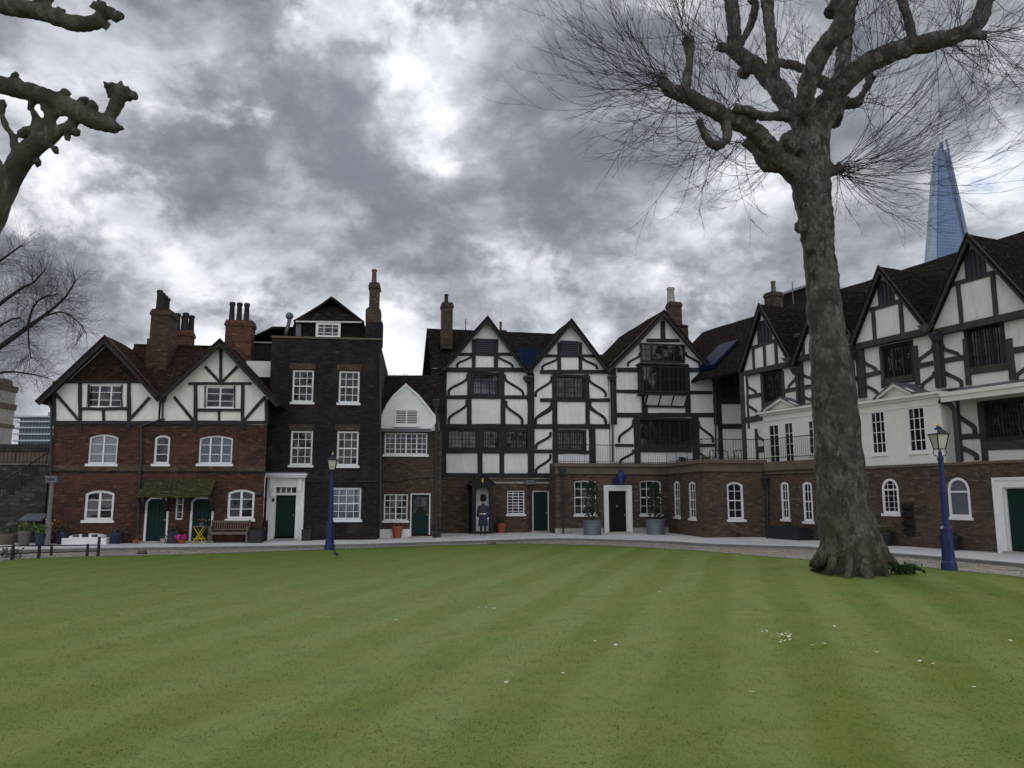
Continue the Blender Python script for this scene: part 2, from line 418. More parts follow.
        pts = [(u0+.01, v0+.01), (u1-.01, v0+.01)] + [(u1-.01-(u1-u0-.02)*i/n, top(u1-.01-(u1-u0-.02)*i/n)-.01) for i in range(n+1)]
        g = MB(); g.prism(pts, ya+.045, ya+.055); s.bld(g, 'pane', pmat or ('clear' if curtain else 'glass'), w)
        if curtain:
            c = MB(); nn = 28; vs = []; fs = []
            for side in ((0, 1),):
                for i in range(nn+1):
                    x = u0+.03+(u1-u0-.06)*i/nn; yy = yb+.05+.02*math.sin(i*1.9)
                    vs += [(x, yy, v0+.05), (x, yy, top(x)-.03)]
                fs += [(2*i, 2*i+2, 2*i+3, 2*i+1) for i in range(nn)]
            c.add(vs, fs); s.bld(c, 'curtain', 'curtain', w)
        if sill:
            q = MB(); q.box(u0-.07, u1+.07, y-.07, yb-.02, v0-.11, v0-.002); s.bld(q, 'sill', 'white' if style != 'lead' else 'timber', w)
        return w
    def door(s, X0, Y0, X1, Y1, mat='green_door', fmat='white', chamfer=0, y=0.0, frame=.09, glazed=False, fan=0, planks=True, cut=True):
        u0, v1 = s.p(X0, Y0, -y); u1, v0 = s.p(X1, Y1, -y); v0 = max(v0, PZ)
        if cut: s.op.append((u0, u1, 0, v1, 0))
        k = chamfer
        out = [(u0+frame/2, v0), (u0+frame/2, v1-k-frame/2), (u0+k+frame/2, v1-frame/2), (u1-k-frame/2, v1-frame/2), (u1-frame/2, v1-k-frame/2), (u1-frame/2, v0)] if k else \
              [(u0+frame/2, v0), (u0+frame/2, v1-frame/2), (u1-frame/2, v1-frame/2), (u1-frame/2, v0)]
        a, b = u0+frame*.8, u1-frame*.8; tz = v1-frame*.8
        d = MB(); poly = [(a, v0+.02), (b, v0+.02)] + ([(b, tz-k), (b-k, tz), (a+k, tz), (a, tz-k)] if k else [(b, tz), (a, tz)])
        d.prism(poly, y+.1, y+.15)
        if planks:
            n = max(3, int((b-a)/.14))
            for i in range(n):
                x0 = a+(b-a)*i/n+.008; x1 = a+(b-a)*(i+1)/n-.008
                kk = k if (i in (0, n-1)) else 0
                d.box(x0, x1, y+.088, y+.101, v0+.04, tz-.03-kk*.8)
        else:
            m = (a+b)/2
            for x0, x1 in ((a+.08, m-.05), (m+.05, b-.08)):
                for z0, z1 in ((.12, .38), (.46, .78), (.84, .96)):
                    h = tz-v0; d.box(x0, x1, y+.085, y+.101, v0+h*z0, v0+h*z1)
        o = s.bld(d, 'door', mat)
        if k:  # closes the corners above the chamfer
            c = MB(); c.prism([(u0, v1), (u0, v1-k-frame*.6), (u0+k+frame*.6, v1)], y+.02, y+.14); c.prism([(u1, v1), (u1-k-frame*.6, v1), (u1, v1-k-frame*.6)], y+.02, y+.14)
            s.bld(c, 'spandrel', s.wmat, o)
        f = MB(); f.ribbon(out, frame, y+.03, y+.13); s.bld(f, 'door_frame', fmat, o)
        hd = MB(); hd.blob((b-.1, y+.06, v0+.95), .035, 8, 6, 0); hd.box(b-.11, b-.09, y+.06, y+.1, v0+.94, v0+.96); s.bld(hd, 'handle', 'gold', o, True)
        st = MB(); st.box(u0-.1, u1+.1, y-.18, y+.16, .02, PZ+.07); s.bld(st, 'doorstep', 'stone', o)
        if glazed:
            g = MB(); g.box(a+.12, b-.12, y+.07, y+.083, v0+(tz-v0)*.52, tz-.12); s.bld(g, 'pane', 'glass', o)
            g = MB(); m = (a+b)/2; g.box(m-.015, m+.015, y+.06, y+.072, v0+(tz-v0)*.52, tz-.12)
            for r in (.68, .84): g.box(a+.12, b-.12, y+.062, y+.074, v0+(tz-v0)*r-.012, v0+(tz-v0)*r+.012)
            s.bld(g, 'glazing_bar', mat, o)
        return o, (u0, u1, v0, v1)
    wmat = 'brown_brick'
    # --- walls
    def wall(s, mat, u0, u1, v0, v1, y=0.0, reveal=.2, name='wall', ops=None, holes=True):
        ops = [o for o in (s.op if ops is None else ops) if o[0] < u1 and o[1] > u0 and o[2] < v1 and o[3] > v0] if holes else []
        xs = sorted({u0, u1, *[min(max(q, u0), u1) for o in ops for q in o[:2]]}); zs = sorted({v0, v1, *[min(max(q, v0), v1) for o in ops for q in o[2:4]]})
        b = MB()
        for i in range(len(xs)-1):
            for j in range(len(zs)-1):
                cx = (xs[i]+xs[i+1])/2; cz = (zs[j]+zs[j+1])/2
                if any(o[0] < cx < o[1] and o[2] < cz < o[3] for o in ops): continue
                b.add([(xs[i],y,zs[j]),(xs[i+1],y,zs[j]),(xs[i+1],y,zs[j+1]),(xs[i],y,zs[j+1])], [(0,1,2,3)])
        for o in ops:
            a0, a1, z0, z1 = max(o[0],u0), min(o[1],u1), max(o[2],v0), min(o[3],v1)
            b.add([(a0,y,z0),(a0,y+reveal,z0),(a0,y+reveal,z1),(a0,y,z1)], [(0,1,2,3)])
            b.add([(a1,y,z0),(a1,y+reveal,z0),(a1,y+reveal,z1),(a1,y,z1)], [(3,2,1,0)])
            b.add([(a0,y,z0),(a1,y,z0),(a1,y+reveal,z0),(a0,y+reveal,z0)], [(0,1,2,3)])
            b.add([(a0,y,z1),(a1,y,z1),(a1,y+reveal,z1),(a0,y+reveal,z1)], [(3,2,1,0)])
            if o[4] > 0 and z1 == o[3]:
                n = 8
                for sgn in (0, 1):
                    pts = [((a0+(a1-a0)/2*i/n) if not sgn else (a1-(a1-a0)/2*i/n)) for i in range(n+1)]
                    for p0, p1 in zip(pts[:-1], pts[1:]):
                        q0, q1 = s.arcz(p0,a0,a1,z1,o[4]), s.arcz(p1,a0,a1,z1,o[4])
                        b.add([(p0,y,q0),(p1,y,q1),(p1,y,z1),(p0,y,z1)], [(0,1,2,3) if not sgn else (3,2,1,0)])
                        b.add([(p0,y,q0),(p1,y,q1),(p1,y+reveal,q1),(p0,y+reveal,q0)], [(0,1,2,3)])
        return s.bld(b, name, mat, recalc=False)
    def body(s, mat, u0, u1, y0, y1, v1, name='side_wall'):
        b = MB(); b.box(u0+.012, u1-.012, y0, y1, 0, v1); return s.bld(b, name, mat)
    # --- gable roof: profile in the bargeboard plane (pixel points left eave .. apex .. right eave)
    def gable(s, pts, off=.45, back=5.0, fill='plaster', zbot=None, t=.14, mat='tile', barge='timber', bw=.26, seed=0, fillname='gable_wall', y=0.0, clip=None):
        prof = [s.p(X, Y, off - y) for X, Y in pts]
        b = MB(); b.slab(prof, y-off-.05, y+back, t, 'y', 12, .03, seed); s.bld(b, 'roof', mat)
        g = MB(); low = [(x, z - bw*.62) for x, z in prof]
        g.ribbon(low, bw, y-off-.02, y-off+.05); s.bld(g, 'bargeboard', barge)
        if fill:
            zb = zbot if zbot is not None else min(prof[0][1], prof[-1][1]) - .1
            dn = t + .04
            top = lambda x: max(zb, np.interp(x, [q[0] for q in prof], [q[1] for q in prof]) - dn)
            ops = [o for o in s.op if o[3] > zb + .05 and o[0] > prof[0][0] and o[1] < prof[-1][0]] if y == 0 else []
            e0, e1 = prof[0][0] + .03, prof[-1][0] - .03
            if clip: e0, e1 = max(e0, clip[0]), min(e1, clip[1])
            xs = sorted({e0, e1, *[q[0] for q in prof[1:-1]], *[q for o in ops for q in o[:2]], *np.linspace(e0, e1, 14)}); xs = [x for x in xs if e0 <= x <= e1]
            f = MB()
            def strip(a, c, z0a, z1a, z0c, z1c):
                if z1a - z0a > .001 or z1c - z0c > .001: f.add([(a, y, z0a), (c, y, z0c), (c, y, z1c), (a, y, z1a)], [(0, 1, 2, 3)])
            for a, c in zip(xs[:-1], xs[1:]):
                m = (a + c) / 2; o = [o for o in ops if o[0] < m < o[1]]
                if o:
                    strip(a, c, zb, max(zb, o[0][2]), zb, max(zb, o[0][2])); strip(a, c, o[0][3], top(a), o[0][3], top(c))
                else: strip(a, c, zb, top(a), zb, top(c))
            for o in ops:
                a0, a1, z0, z1 = o[0], o[1], max(zb, o[2]), o[3]
                for q in ([(a0,y,z0),(a0,y+.2,z0),(a0,y+.2,z1),(a0,y,z1)], [(a1,y,z1),(a1,y+.2,z1),(a1,y+.2,z0),(a1,y,z0)], [(a0,y,z0),(a1,y,z0),(a1,y+.2,z0),(a0,y+.2,z0)], [(a0,y,z1),(a0,y+.2,z1),(a1,y+.2,z1),(a1,y,z1)]): f.add(q, [(0,1,2,3)])
            back_ = MB(); back_.prism([(e0 + .1, zb)] + [(x, top(x) - .02) for x in np.linspace(e0 + .1, e1 - .1, 15)] + [(e1 - .1, zb)], y + .26, y + .3)
            f.add(back_.v, back_.f)
            s.bld(f, fillname, fill, recalc=False)
        return prof
    def roof_x(s, u0, u1, prof, mat='tile', t=.14, seed=1, name='roof'):
        b = MB(); b.slab(prof, u0, u1, t, 'x', max(4, int(abs(u1-u0)/.7)), .035, seed); return s.bld(b, name, mat)
    def chimney(s, X0, Y0, X1, Y1, back, pots, mat='stock_brick', depth=.8, potmat='pot_clay', shoulder=None, cap=True, base=None):
        """stack between pixel x's; top y Y0, foot y Y1; pots: list of (Xc, Ytop, half width px, dy)"""
        u0, z1 = s.p(X0, Y0, -back); u1, z0 = s.p(X1, Y1, -back)
        b = MB(); b.box(u0+.05, u1-.05, back, back+depth, z0, z1-.3)
        b.box(u0, u1, back-.05, back+depth+.05, z1-.3, z1-.16); b.box(u0+.03, u1-.03, back-.02, back+depth+.02, z1-.16, z1-.06); b.box(u0+.06, u1-.06, back+.03, back+depth-.03, z1-.06, z1)
        if shoulder:
            a0, zs = s.p(shoulder[0], shoulder[2], -back); a1, _ = s.p(shoulder[1], shoulder[2], -back)
            b.box(a0, a1, back-.1, back+depth+.1, z0-.6, zs); b.frustum((a0+a1)/2, back+depth/2, zs, zs+.15, (a1-a0)/2, (u1-u0)/2-.05)
        o = s.bld(b, 'chimney', mat)
        for Xc, Yt, hw, dy in pots:
            c, zt = s.p(Xc, Yt, -back); r = abs(s.p(Xc+hw, Yt, -back)[0] - c); h = zt - z1
            q = MB(); q.lathe([(r*.9, -.02), (r, .05), (r*.95, h*.15), (r*.82, h*.8), (r*1.0, h*.86), (r*1.02, h*.95), (r*.85, h), (r*.6, h), (r*.6, h-.05)], (c, back+depth/2+dy, z1), 12)
            s.bld(q, 'chimney_pot', potmat, o, True)
        return o
    def pipe(s, pts, r=.05, hopper=None, mat='pipe', y=-.09):
        b = MB(); w = [s.p(X, Y, -y) for X, Y in pts]
        b.tube([(u, y, z) for u, z in w], r, 8)
        for u, z in w[1:-1:1]: b.box(u-r*1.5, u+r*1.5, y-r*1.2, y+r*1.6, z-.03, z+.03)
        if hopper:
            u, z = w[0]; b.frustum(u, y, z-.05, z+.28, .09, .17)
            b.box(u-.19, u+.19, y-.19, y+.1, z+.28, z+.33)
        return s.bld(b, 'drainpipe', mat)
def house(name, label, cat, x0, yb, dirv, group=None):
    p = G(x0, yb, PZ); d = Vector((dirv[0], dirv[1], 0)).normalized()
    root = thing(name, label, cat, (p.x, p.y, 0), math.atan2(d.y, d.x), group)
    return Facade(root, p, dirv)
# ================================================================== 1. red brick cottages with two gables
h = house('brick_cottage', 'red brick cottage pair with two timbered gables, white windows and tall chimneys', 'house', 54, 543.5, (1, .12))
h.wmat = 'red_brick'; H1 = h
z1, zA, zB = Zm(30, 280, 3.938), Zm(130, 430, 5.906), Zm(0, 430, 5.906)
h.zm = z1
uL, zb = h.p(95, 562); uR, _ = h.p(935, 562); ztop = h.p(300, 404)[1]
h.win(228, 410, 360, 503, 1, 3, 3); h.win(693, 418, 803, 505, 1, 3, 2)
h.win(235, 607, 340, 724, 1, 3, 2, arch=.13, curtain=True); h.win(492, 610, 546, 724, 1, 3, 1, arch=.1, fw=.09)
h.win(668, 612, 794, 724, 1, 3, 3, arch=.12, curtain=True)
h.zm = zA
h.win(272, 395, 310, 530, 1, 3, 1, fw=.06, sill=False); h.win(580, 350, 730, 525, 1, 3, 2, arch=.13, fw=.1, mull=.09)
h.door(92, 395, 217, 665, chamfer=.16); h.door(360, 395, 484, 665, chamfer=.16)
h.zm = zB
h.win(505, 355, 665, 532, 1, 3, 2, arch=.13, fw=.1, mull=.09)
h.wall('red_brick', uL, uR, 0, zb, name='brick_wall')
h.body('dark_brick', uL, uR, .32, 7.5, h.p(510, 470)[1] - .5)
h.zm = z1
b = MB()
for (x, y) in ((h.p(0, 753)[1], .0),): b.box(uL - .02, uR + .02, -.035, .01, x - .05, x + .02)
h.bld(b, 'string_course', 'dark_brick')
b = MB(); b.box(uL - .01, uR + .01, -.014, .01, h.p(0, 750)[1], h.p(0, 728)[1]); h.bld(b, 'brick_band', 'brown_brick')
# roofs
h.gable([(28, 470), (160, 345), (295, 218), (405, 335), (510, 457)], .5, 3.9, 'plaster_cream', zb, mat='tile_red', seed=1, clip=(uL, h.p(510, 457)[0]))
h.gable([(500, 457), (620, 345), (748, 230), (865, 355), (980, 480)], .5, 3.9, 'plaster_cream', zb, mat='tile_red', seed=5, clip=(h.p(510, 457)[0], uR))
zr = h.p(540, 263, -3.6)[1]; zv = h.p(510, 470)[1]
h.roof_x(h.p(285, 300)[0], h.p(755, 300)[0], [(.25, zv), (3.6, zr), (7.4, zv - .3)], 'tile_red')
b = MB(); b.tube([h.world(h.p(285, 300)[0], 3.6, zr + .02) - h.o, h.world(h.p(755, 300)[0], 3.6, zr + .02) - h.o], .09, 6)
inv = Matrix.Rotation(-math.atan2(h.u.y, h.u.x), 4, 'Z'); b.v = [tuple(inv @ Vector(v)) for v in b.v]; h.bld(b, 'ridge_tiles', 'tile_red')
g = MB(); g.prism([h.p(X, Y, .05) for X, Y in ((150, 400), (440, 400), (300, 262))], -.05, .0); h.bld(g, 'tile_hanging', 'tile_red')
# timbers
h.beam(93, 562, 940, 562, .17); h.beam(97, 400, 97, 570, .14); h.beam(932, 470, 932, 570, .14)
for X in (198, 391): h.beam(X, 402, X, 590, .14)
h.beam(205, 507, 385, 507, .12); h.beam(291, 510, 291, 556, .11); h.beam(120, 402, 475, 402, .12)
h.beam(232, 412, 232, 503, .05); h.beam(362, 412, 362, 503, .05)
h.beam(103, 448, 190, 550, .12); h.beam(472, 463, 393, 550, .12)
for X in (653, 838): h.beam(X, 408, X, 590, .14)
h.beam(625, 408, 872, 408, .12); h.beam(655, 512, 836, 512, .12); h.beam(745, 514, 745, 556, .11)
h.beam(690, 418, 690, 505, .05); h.beam(806, 418, 806, 505, .05)
h.beam(568, 460, 645, 555, .12); h.beam(927, 460, 843, 555, .12); h.beam(752, 275, 752, 402, .14)
h.beam(690, 340, 747, 402, .12); h.beam(818, 340, 757, 402, .12)
h.timber()
# chimneys
h.chimney(474, 112, 540, 360, 2.2, [(507, 36, 13, -.42), (508, 40, 13, -.1), (510, 44, 13, .22), (511, 48, 13, .5)], 'chimney_brick', 1.25, 'pot_dark', (464, 548, 232))
h.chimney(570, 195, 630, 300, 5.2, [(578, 128, 13, -.2), (594, 132, 13, .2), (610, 126, 13, -.2), (624, 130, 13, .2)], 'orange_brick', .8, 'pot_dark')
h.chimney(767, 155, 868, 400, 2.6, [(790, 80, 12, 0), (819, 82, 12, 0), (848, 84, 12, 0)], 'orange_brick', .8, 'pot_dark')
# pipes, porch roof, vent
h.pipe([(522, 478), (522, 548), (438, 575), (438, 700), (432, 760), (425, 1000)], .05, True)
h.pipe([(72, 478), (84, 500), (84, 640), (76, 1000)], .05)
h.zm = zA
a = h.p(45, 292); c = h.p(528, 292); e = h.p(45, 385, .9); e2 = h.p(520, 385, .9)
b = MB(); b.slab([(-.9, e[1]), (-.02, a[1])], e[0], c[0] - .12, .1, 'x', 10, .03, 4); h.bld(b, 'porch_roof', 'tile_moss')
for X in (78, 225, 352, 490):
    b = MB()
    u = h.p(X, 480)[0]; z = h.p(X, 480)[1]
    b.box(u - .05, u + .05, -.14, -.03, z, e[1] + .25);
    b.xprism([(-.1, z), (-.1, z + .12), (-.72, e[1] - .08), (-.8, e[1] - .08)], u - .045, u + .045); h.bld(b, 'porch_bracket', 'timber')
b = MB(); u, z = h.p(765, 378); b.blob((u, -.02, z), .13, 10, 6, 0, 0, (1, .3, 1)); h.bld(b, 'vent', 'iron', smooth=True)

# ================================================================== 2. dark brick townhouse
h = house('dark_brick_townhouse', 'narrow three storey house of blackened brick with white sash windows and a tall chimney', 'house', 272, 540.3, (1, .12))
h.wmat = 'dark_brick'; H2 = h
z2, zC = Zm(250, 260, 5.12), Zm(260, 400, 4.953)
h.zm = z2
uL, zpar = h.p(112, 398); uR, _ = h.p(675, 398)
for a in ((220, 562, 322, 728), (457, 567, 558, 732)): h.win(*a, 3, 4, sash=True, fw=.08)
h.zm = zC
for a in ((154, 152, 257, 322), (383, 154, 485, 325), (355, 434, 498, 592)): h.win(*a, 4 if a[1] > 400 else 3, 4, sash=True, fw=.08, curtain=a[1] > 400)
# doorcase
u0, zt = h.p(40, 388); u1, zdoor = h.p(212, 690); uD0, zD = h.p(77, 470); uD1, _ = h.p(172, 675)
h.op.append((h.p(75, 470)[0], h.p(174, 470)[0], 0, h.p(80, 432)[1], 0))
h.wall('dark_brick', uL, uR, 0, zpar, name='brick_wall'); h.body('dark_brick', uL, uR, .26, 8, zpar - .3)
d, _ = h.door(73, 466, 176, 676, frame=.06, planks=False, cut=False)
b = MB(); zc = h.p(0, 384)[1]
b.box(u0, uD0 + .0, -.1, .02, PZ, zc); b.box(uD1, u1, -.1, .02, PZ, zc); b.box(uD0, uD1, -.097, .02, h.p(0, 432)[1], zc)
b.box(uD0, uD1, -.05, .06, h.p(0, 470)[1], h.p(0, 460)[1])
for x in (u0 + .12, u1 - .3):
    b.box(x, x + .18, -.24, -.1, h.p(0, 450)[1], zc); b.box(x + .03, x + .15, -.18, -.1, h.p(0, 480)[1], h.p(0, 450)[1])
b.box(u0 - .04, u0 + .32, -.13, -.1, PZ, PZ + .3); b.box(u1 - .32, u1 + .04, -.13, -.1, PZ, PZ + .3)
b.box(u0 - .08, u1 + .08, -.42, .02, zc, zc + .1); b.box(u0 - .12, u1 + .12, -.5, .02, zc + .1, zc + .17)
h.bld(b, 'doorcase', 'white', d)
b = MB(); b.box(u0 - .1, u1 + .1, -.48, .02, zc + .172, zc + .24); h.bld(b, 'lead_hood', 'lead', d)
b = MB(); b.box(uD0, uD1, .03, .04, h.p(0, 459)[1], h.p(0, 433)[1]); f = h.bld(b, 'fanlight', 'glass', d)
b = MB()
for i in range(5):
    x = uD0 + (uD1 - uD0) * i / 4; b.box(x - .025, x + .025, .005, .028, h.p(0, 459)[1], h.p(0, 433)[1])
h.bld(b, 'glazing_bar', 'white', f)
b = MB(); u, z = h.p(68, 495); b.box(u - .05, u + .05, -.13, -.105, z - .08, z + .08); h.bld(b, 'number_plate', 'iron', d)
# cable across the front, lintels
b = MB(); pts = [h.p(X, Y) for X, Y in ((200, 402), (300, 404), (420, 406), (585, 404))]
b.tube([(u, -.05, z) for u, z in pts], .022, 5); h.bld(b, 'cable', 'iron')
h.zm = z2
b = MB()
for X0, X1, Y0, Y1 in ((205, 335, 528, 560), (445, 572, 533, 565)):
    b = MB(); a = h.p(X0, Y0); c = h.p(X1, Y1); b.box(a[0], c[0], -.015, .01, c[1], a[1]); h.bld(b, 'brick_lintel', 'stock_brick')
h.zm = zC
for X0, X1, Y0, Y1 in ((145, 268, 120, 150), (372, 496, 122, 152)):
    b = MB(); a = h.p(X0, Y0); c = h.p(X1, Y1); b.box(a[0], c[0], -.015, .01, c[1], a[1]); h.bld(b, 'brick_lintel', 'stock_brick')
h.zm = z2
b = MB(); b.box(uL - .03, uR + .03, -.06, .3, zpar, zpar + .09); h.bld(b, 'coping', 'stone_dark')
# mansard attic: side slopes, dormer wall, tile hung hipped hood
y0 = .9
q = lambda X, Y: h.p(X, Y, -y0)
A, B, Cc, D, E = q(195, 400), q(228, 310), q(415, 183), q(582, 316), q(612, 400)
b = MB(); b.slab([A, B, Cc, D, E], y0 + .12, y0 + 5.5, .14, 'y', 9, .03, 8); h.bld(b, 'roof', 'tile')
g = MB(); g.prism([(A[0] + .05, A[1] - .6), (E[0] - .05, E[1] - .6), (D[0], D[1]), (B[0], B[1])], y0 + .2, y0 + .4); h.bld(g, 'attic_wall', 'tile')
g = MB(); g.v = []; 
k0 = q(222, 312); k1 = q(585, 316); ap = q(415, 184)
g.add([(k0[0], y0 - .1, k0[1]), (k1[0], y0 - .1, k1[1]), (ap[0], y0 + .9, ap[1] + .18), (k0[0], y0 + .25, k0[1] - .02), (k1[0], y0 + .25, k1[1] - .02), (ap[0], y0 + 1.1, ap[1] + .0)], [(0, 1, 2), (5, 4, 3), (0, 3, 4, 1), (1, 4, 5, 2), (2, 5, 3, 0)])
h.bld(g, 'roof_hip', 'tile')
b = MB(); b.bar((k0[0] + .12, k0[1] - .03), (k1[0] - .1, k1[1] - .03), .07, y0 - .08, y0 + .1); h.bld(b, 'white_fascia', 'white')
h.win(338, 318, 462, 400, 3, 3, cut=False, y=y0 - .02, recess=0, fw=.12, sash=False, sill=False)
b = MB(); a, c = q(235, 325), q(258, 392); b.box(a[0], c[0], y0 + .08, y0 + .2, c[1], a[1]); h.bld(b, 'side_light', 'lead')
h.chimney(607, 112, 664, 260, .5, [(635, 38, 14, 0)], 'stock_brick', .7, 'pot_clay', (593, 670, 252))
b = MB(); a, c = q(592, 300), q(675, 400)
a = h.p(592, 312, -.4); c = h.p(676, 400, -.4); b.box(a[0], c[0], .42, 1.4, c[1] - .3, a[1]); h.bld(b, 'chimney_base', 'dark_brick')
b = MB(); u, z0 = h.p(183, 385, -1.2); u2, zt = h.p(203, 268, -1.2)
b.tube([(u, 1.2, z0), (u + .05, 1.2, z0 + .25), (u2, 1.2, z0 + .7), (u2, 1.2, zt - .2)], .09, 8); b.blob((u2, 1.2, zt - .18), .19, 10, 8, 0); h.bld(b, 'flue_cowl', 'lead', smooth=True)
h.pipe([(668, 480), (668, 560), (668, 1380)], .045)
# lower rear wing on the left with a white board
b = MB(); a = h.p(15, 415, -2); c = h.p(118, 342, -2); e = h.p(120, 700, -2)
b.box(a[0] - .6, c[0] + .8, 2.0, 5, 3, a[1]); h.bld(b, 'rear_wing', 'dark_brick')
b = MB(); b.slab([(a[0] - .5, a[1] - .05), (c[0], c[1]), (c[0] + 1.6, c[1])], 1.9, 5, .12, 'y', 6, .02, 2); h.bld(b, 'rear_roof', 'tile')
b = MB(); f1 = h.p(15, 517, -.6); f2 = h.p(112, 600, -.6); b.box(f1[0] - .3, f2[0], .6, .66, f2[1], f1[1]); h.bld(b, 'white_board', 'white')
b = MB(); f1 = h.p(20, 420, -1.9); f2 = h.p(112, 428, -1.9); b.box(f1[0] - .3, f2[0], 1.8, 1.96, f2[1], f1[1]); h.bld(b, 'gutter', 'felt')

# ================================================================== 3. little house with the white shaped gable
h = house('white_gabled_house', 'small brown brick house with a white curved gable between taller houses', 'house', 380.5, 538, (1, .12))
h.wmat = 'brown_brick'; H3 = h; h.zm = zC
uL = h.p(592, 300)[0]; uR = h.p(900, 300)[0]; zt = h.p(700, 150)[1]
h.win(618, 162, 828, 270, 2, 4, 4, fw=.06); h.win(615, 466, 730, 596, 2, 4, 2, fw=.06)
h.door(746, 462, 842, 668, glazed=True, frame=.06)
h.wall('stock_brick', uL, uR, 0, zt, name='brick_wall'); h.body('stock_brick', uL, uR, .26, 7, zt - .05)
g = MB(); P = [(600, 142), (842, 142), (866, 112), (864, 78), (838, 45), (812, 12), (784, -22), (752, -50), (723, -76), (694, -50), (664, -22), (640, 10), (615, 55), (598, 100), (592, 128)]
g.prism([h.p(X, Y, .12) for X, Y in P], -.12, .14); h.bld(g, 'white_gable', 'white')
g = MB(); h1 = [h.p(X, Y, .2) for X, Y in P[1:] + P[:1]]; g.ribbon(h1[:7], .1, -.2, .1); g.ribbon(h1[6:], .1, -.2, .1); h.bld(g, 'bargeboard', 'white')
g = MB(); a = h.p(590, 140, .25); c = h.p(850, 158, .25); g.box(a[0], c[0], -.25, .05, c[1], a[1]); h.bld(g, 'lead_cornice', 'lead')
h.win(670, 46, 782, 124, 1, 9, 2, cut=False, y=-.19, recess=0, fw=.05, bw=.03)
zr = h.p(700, -124, -3.4)[1]; zf = h.p(700, 10, 0)[1]
h.roof_x(uL - .05, uR + .15, [(.16, zf - .35), (3.4, zr), (6.5, zf)], 'tile')
for X in (871,): h.pipe([(872, 30), (872, 120), (874, 672)], .06, True)
b = MB(); a = h.p(594, 640); c = h.p(748, 690); b.box(a[0], c[0], -.04, .02, PZ - .05, a[1]); h.bld(b, 'plinth', 'plaster')
b = MB(); pts = [h.p(X, Y) for X, Y in ((595, 402), (680, 404), (760, 388), (870, 384))]
b.tube([(u, -.05, z) for u, z in pts], .02, 5); h.bld(b, 'cable', 'iron')

# ================================================================== 4. black and white house with two gables
CD = (1, .2)
h = house('timber_framed_house', 'black and white timber framed house with twin gables above the sentry box', 'house', 440, 533.2, CD)
h.wmat = 'brown_brick'; H4 = h
z4, z5, z6 = Zm(420, 280, 6.4), Zm(420, 400, 5.294), Zm(540, 270, 5.12)
h.zm = z5
uL = h.p(107, 300)[0]; uM = h.p(1003, 250)[0]; zbk = h.p(300, 415)[1]
h.win(462, 480, 554, 604, 3, 8, fw=.06, bw=.03)
h.door(595, 480, 684, 692, frame=.06)
h.zm = z4; zt = h.p(300, 562)[1]
h.win(340, 600, 500, 735, 3, 3, 3, 'lead', sill=False, fw=.05, curtain=True, mull=.06)
h.zm = z6
h.win(82, 543, 226, 656, 3, 4, 3, 'lead', sill=False, fw=.05, mull=.06)
h.zm = z5
h.win(150, 160, 300, 256, 4, 4, 2, 'lead', sill=False, fw=.04); h.win(335, 160, 415, 256, 3, 4, 2, 'lead', sill=False, fw=.04); h.win(455, 163, 570, 257, 4, 4, 2, 'lead', sill=False, fw=.04)
h.win(722, 165, 872, 266, 3, 4, 4, 'lead', sill=False, fw=.05)
h.wall('brown_brick', uL, uM, 0, zbk, name='brick_wall'); h.wall('plaster', uL, uM, zbk, zt, name='plaster_wall')
h.body('plaster', uL, uM, .26, 7.5, zt - .05)
# timbers (lower part)
h.beam(107, 400, 705, 400, .26, d=.07); h.beam(107, 140, 700, 140, .26); h.beam(107, 272, 575, 272, .22)
h.post(108, 143, 0, 400); h.post(250, 273, -10, 135); h.post(427, 451, -10, 135); h.post(300, 334, 150, 265); h.post(415, 454, 150, 265)
h.post(305, 331, 265, 395); h.post(421, 445, 265, 395); h.post(569, 602, -140, 400, d=.1)
h.brace(247, 0, 152, 125); h.brace(455, 5, 540, 128)
h.post(699, 724, -20, 395); h.brace(695, 5, 612, 125); h.brace(690, 170, 614, 258); h.brace(690, 287, 614, 392)
h.beam(604, 272, 700, 272, .2); h.beam(700, 140, 1005, 140, .26)
h.zm = Zm(550, 400, 5.294)
h.post(186, 208, -30, 140); h.beam(30, 276, 220, 276, .18); h.post(205, 238, 150, 335); h.post(18, 38, -60, 335); h.brace(212, 5, 296, 135)
h.beam(0, 345, 335, 345, .22)
h.zm = z4   # upper storey, gable one
h.beam(110, 575, 690, 575, .24, d=.09); h.post(130, 172, 560, 780); h.post(303, 340, 590, 750); h.post(500, 541, 590, 750); h.post(686, 724, 540, 780, d=.1)
h.beam(170, 750, 690, 750, .2); h.brace(302, 605, 183, 735); h.brace(543, 605, 660, 748)
h.beam(200, 476, 650, 476, .17); h.post(333, 357, 380, 565); h.post(474, 498, 380, 565); h.brace(332, 470, 238, 558, .12); h.brace(500, 475, 592, 565, .12)
h.zm = z6   # gable two
h.beam(0, 522, 355, 522, .22, d=.09); h.post(60, 82, 535, 660); h.post(227, 249, 535, 660); h.beam(0, 666, 357, 666, .2)
h.brace(58, 545, -22, 650); h.brace(250, 543, 336, 650)
h.beam(-20, 440, 330, 440, .16); h.post(88, 106, 370, 515); h.post(196, 214, 370, 515); h.brace(88, 440, 12, 510, .12); h.brace(216, 440, 290, 508, .12)
h.brace(58, 690, -28, 790); h.brace(250, 682, 332, 780)
h.timber('timber')
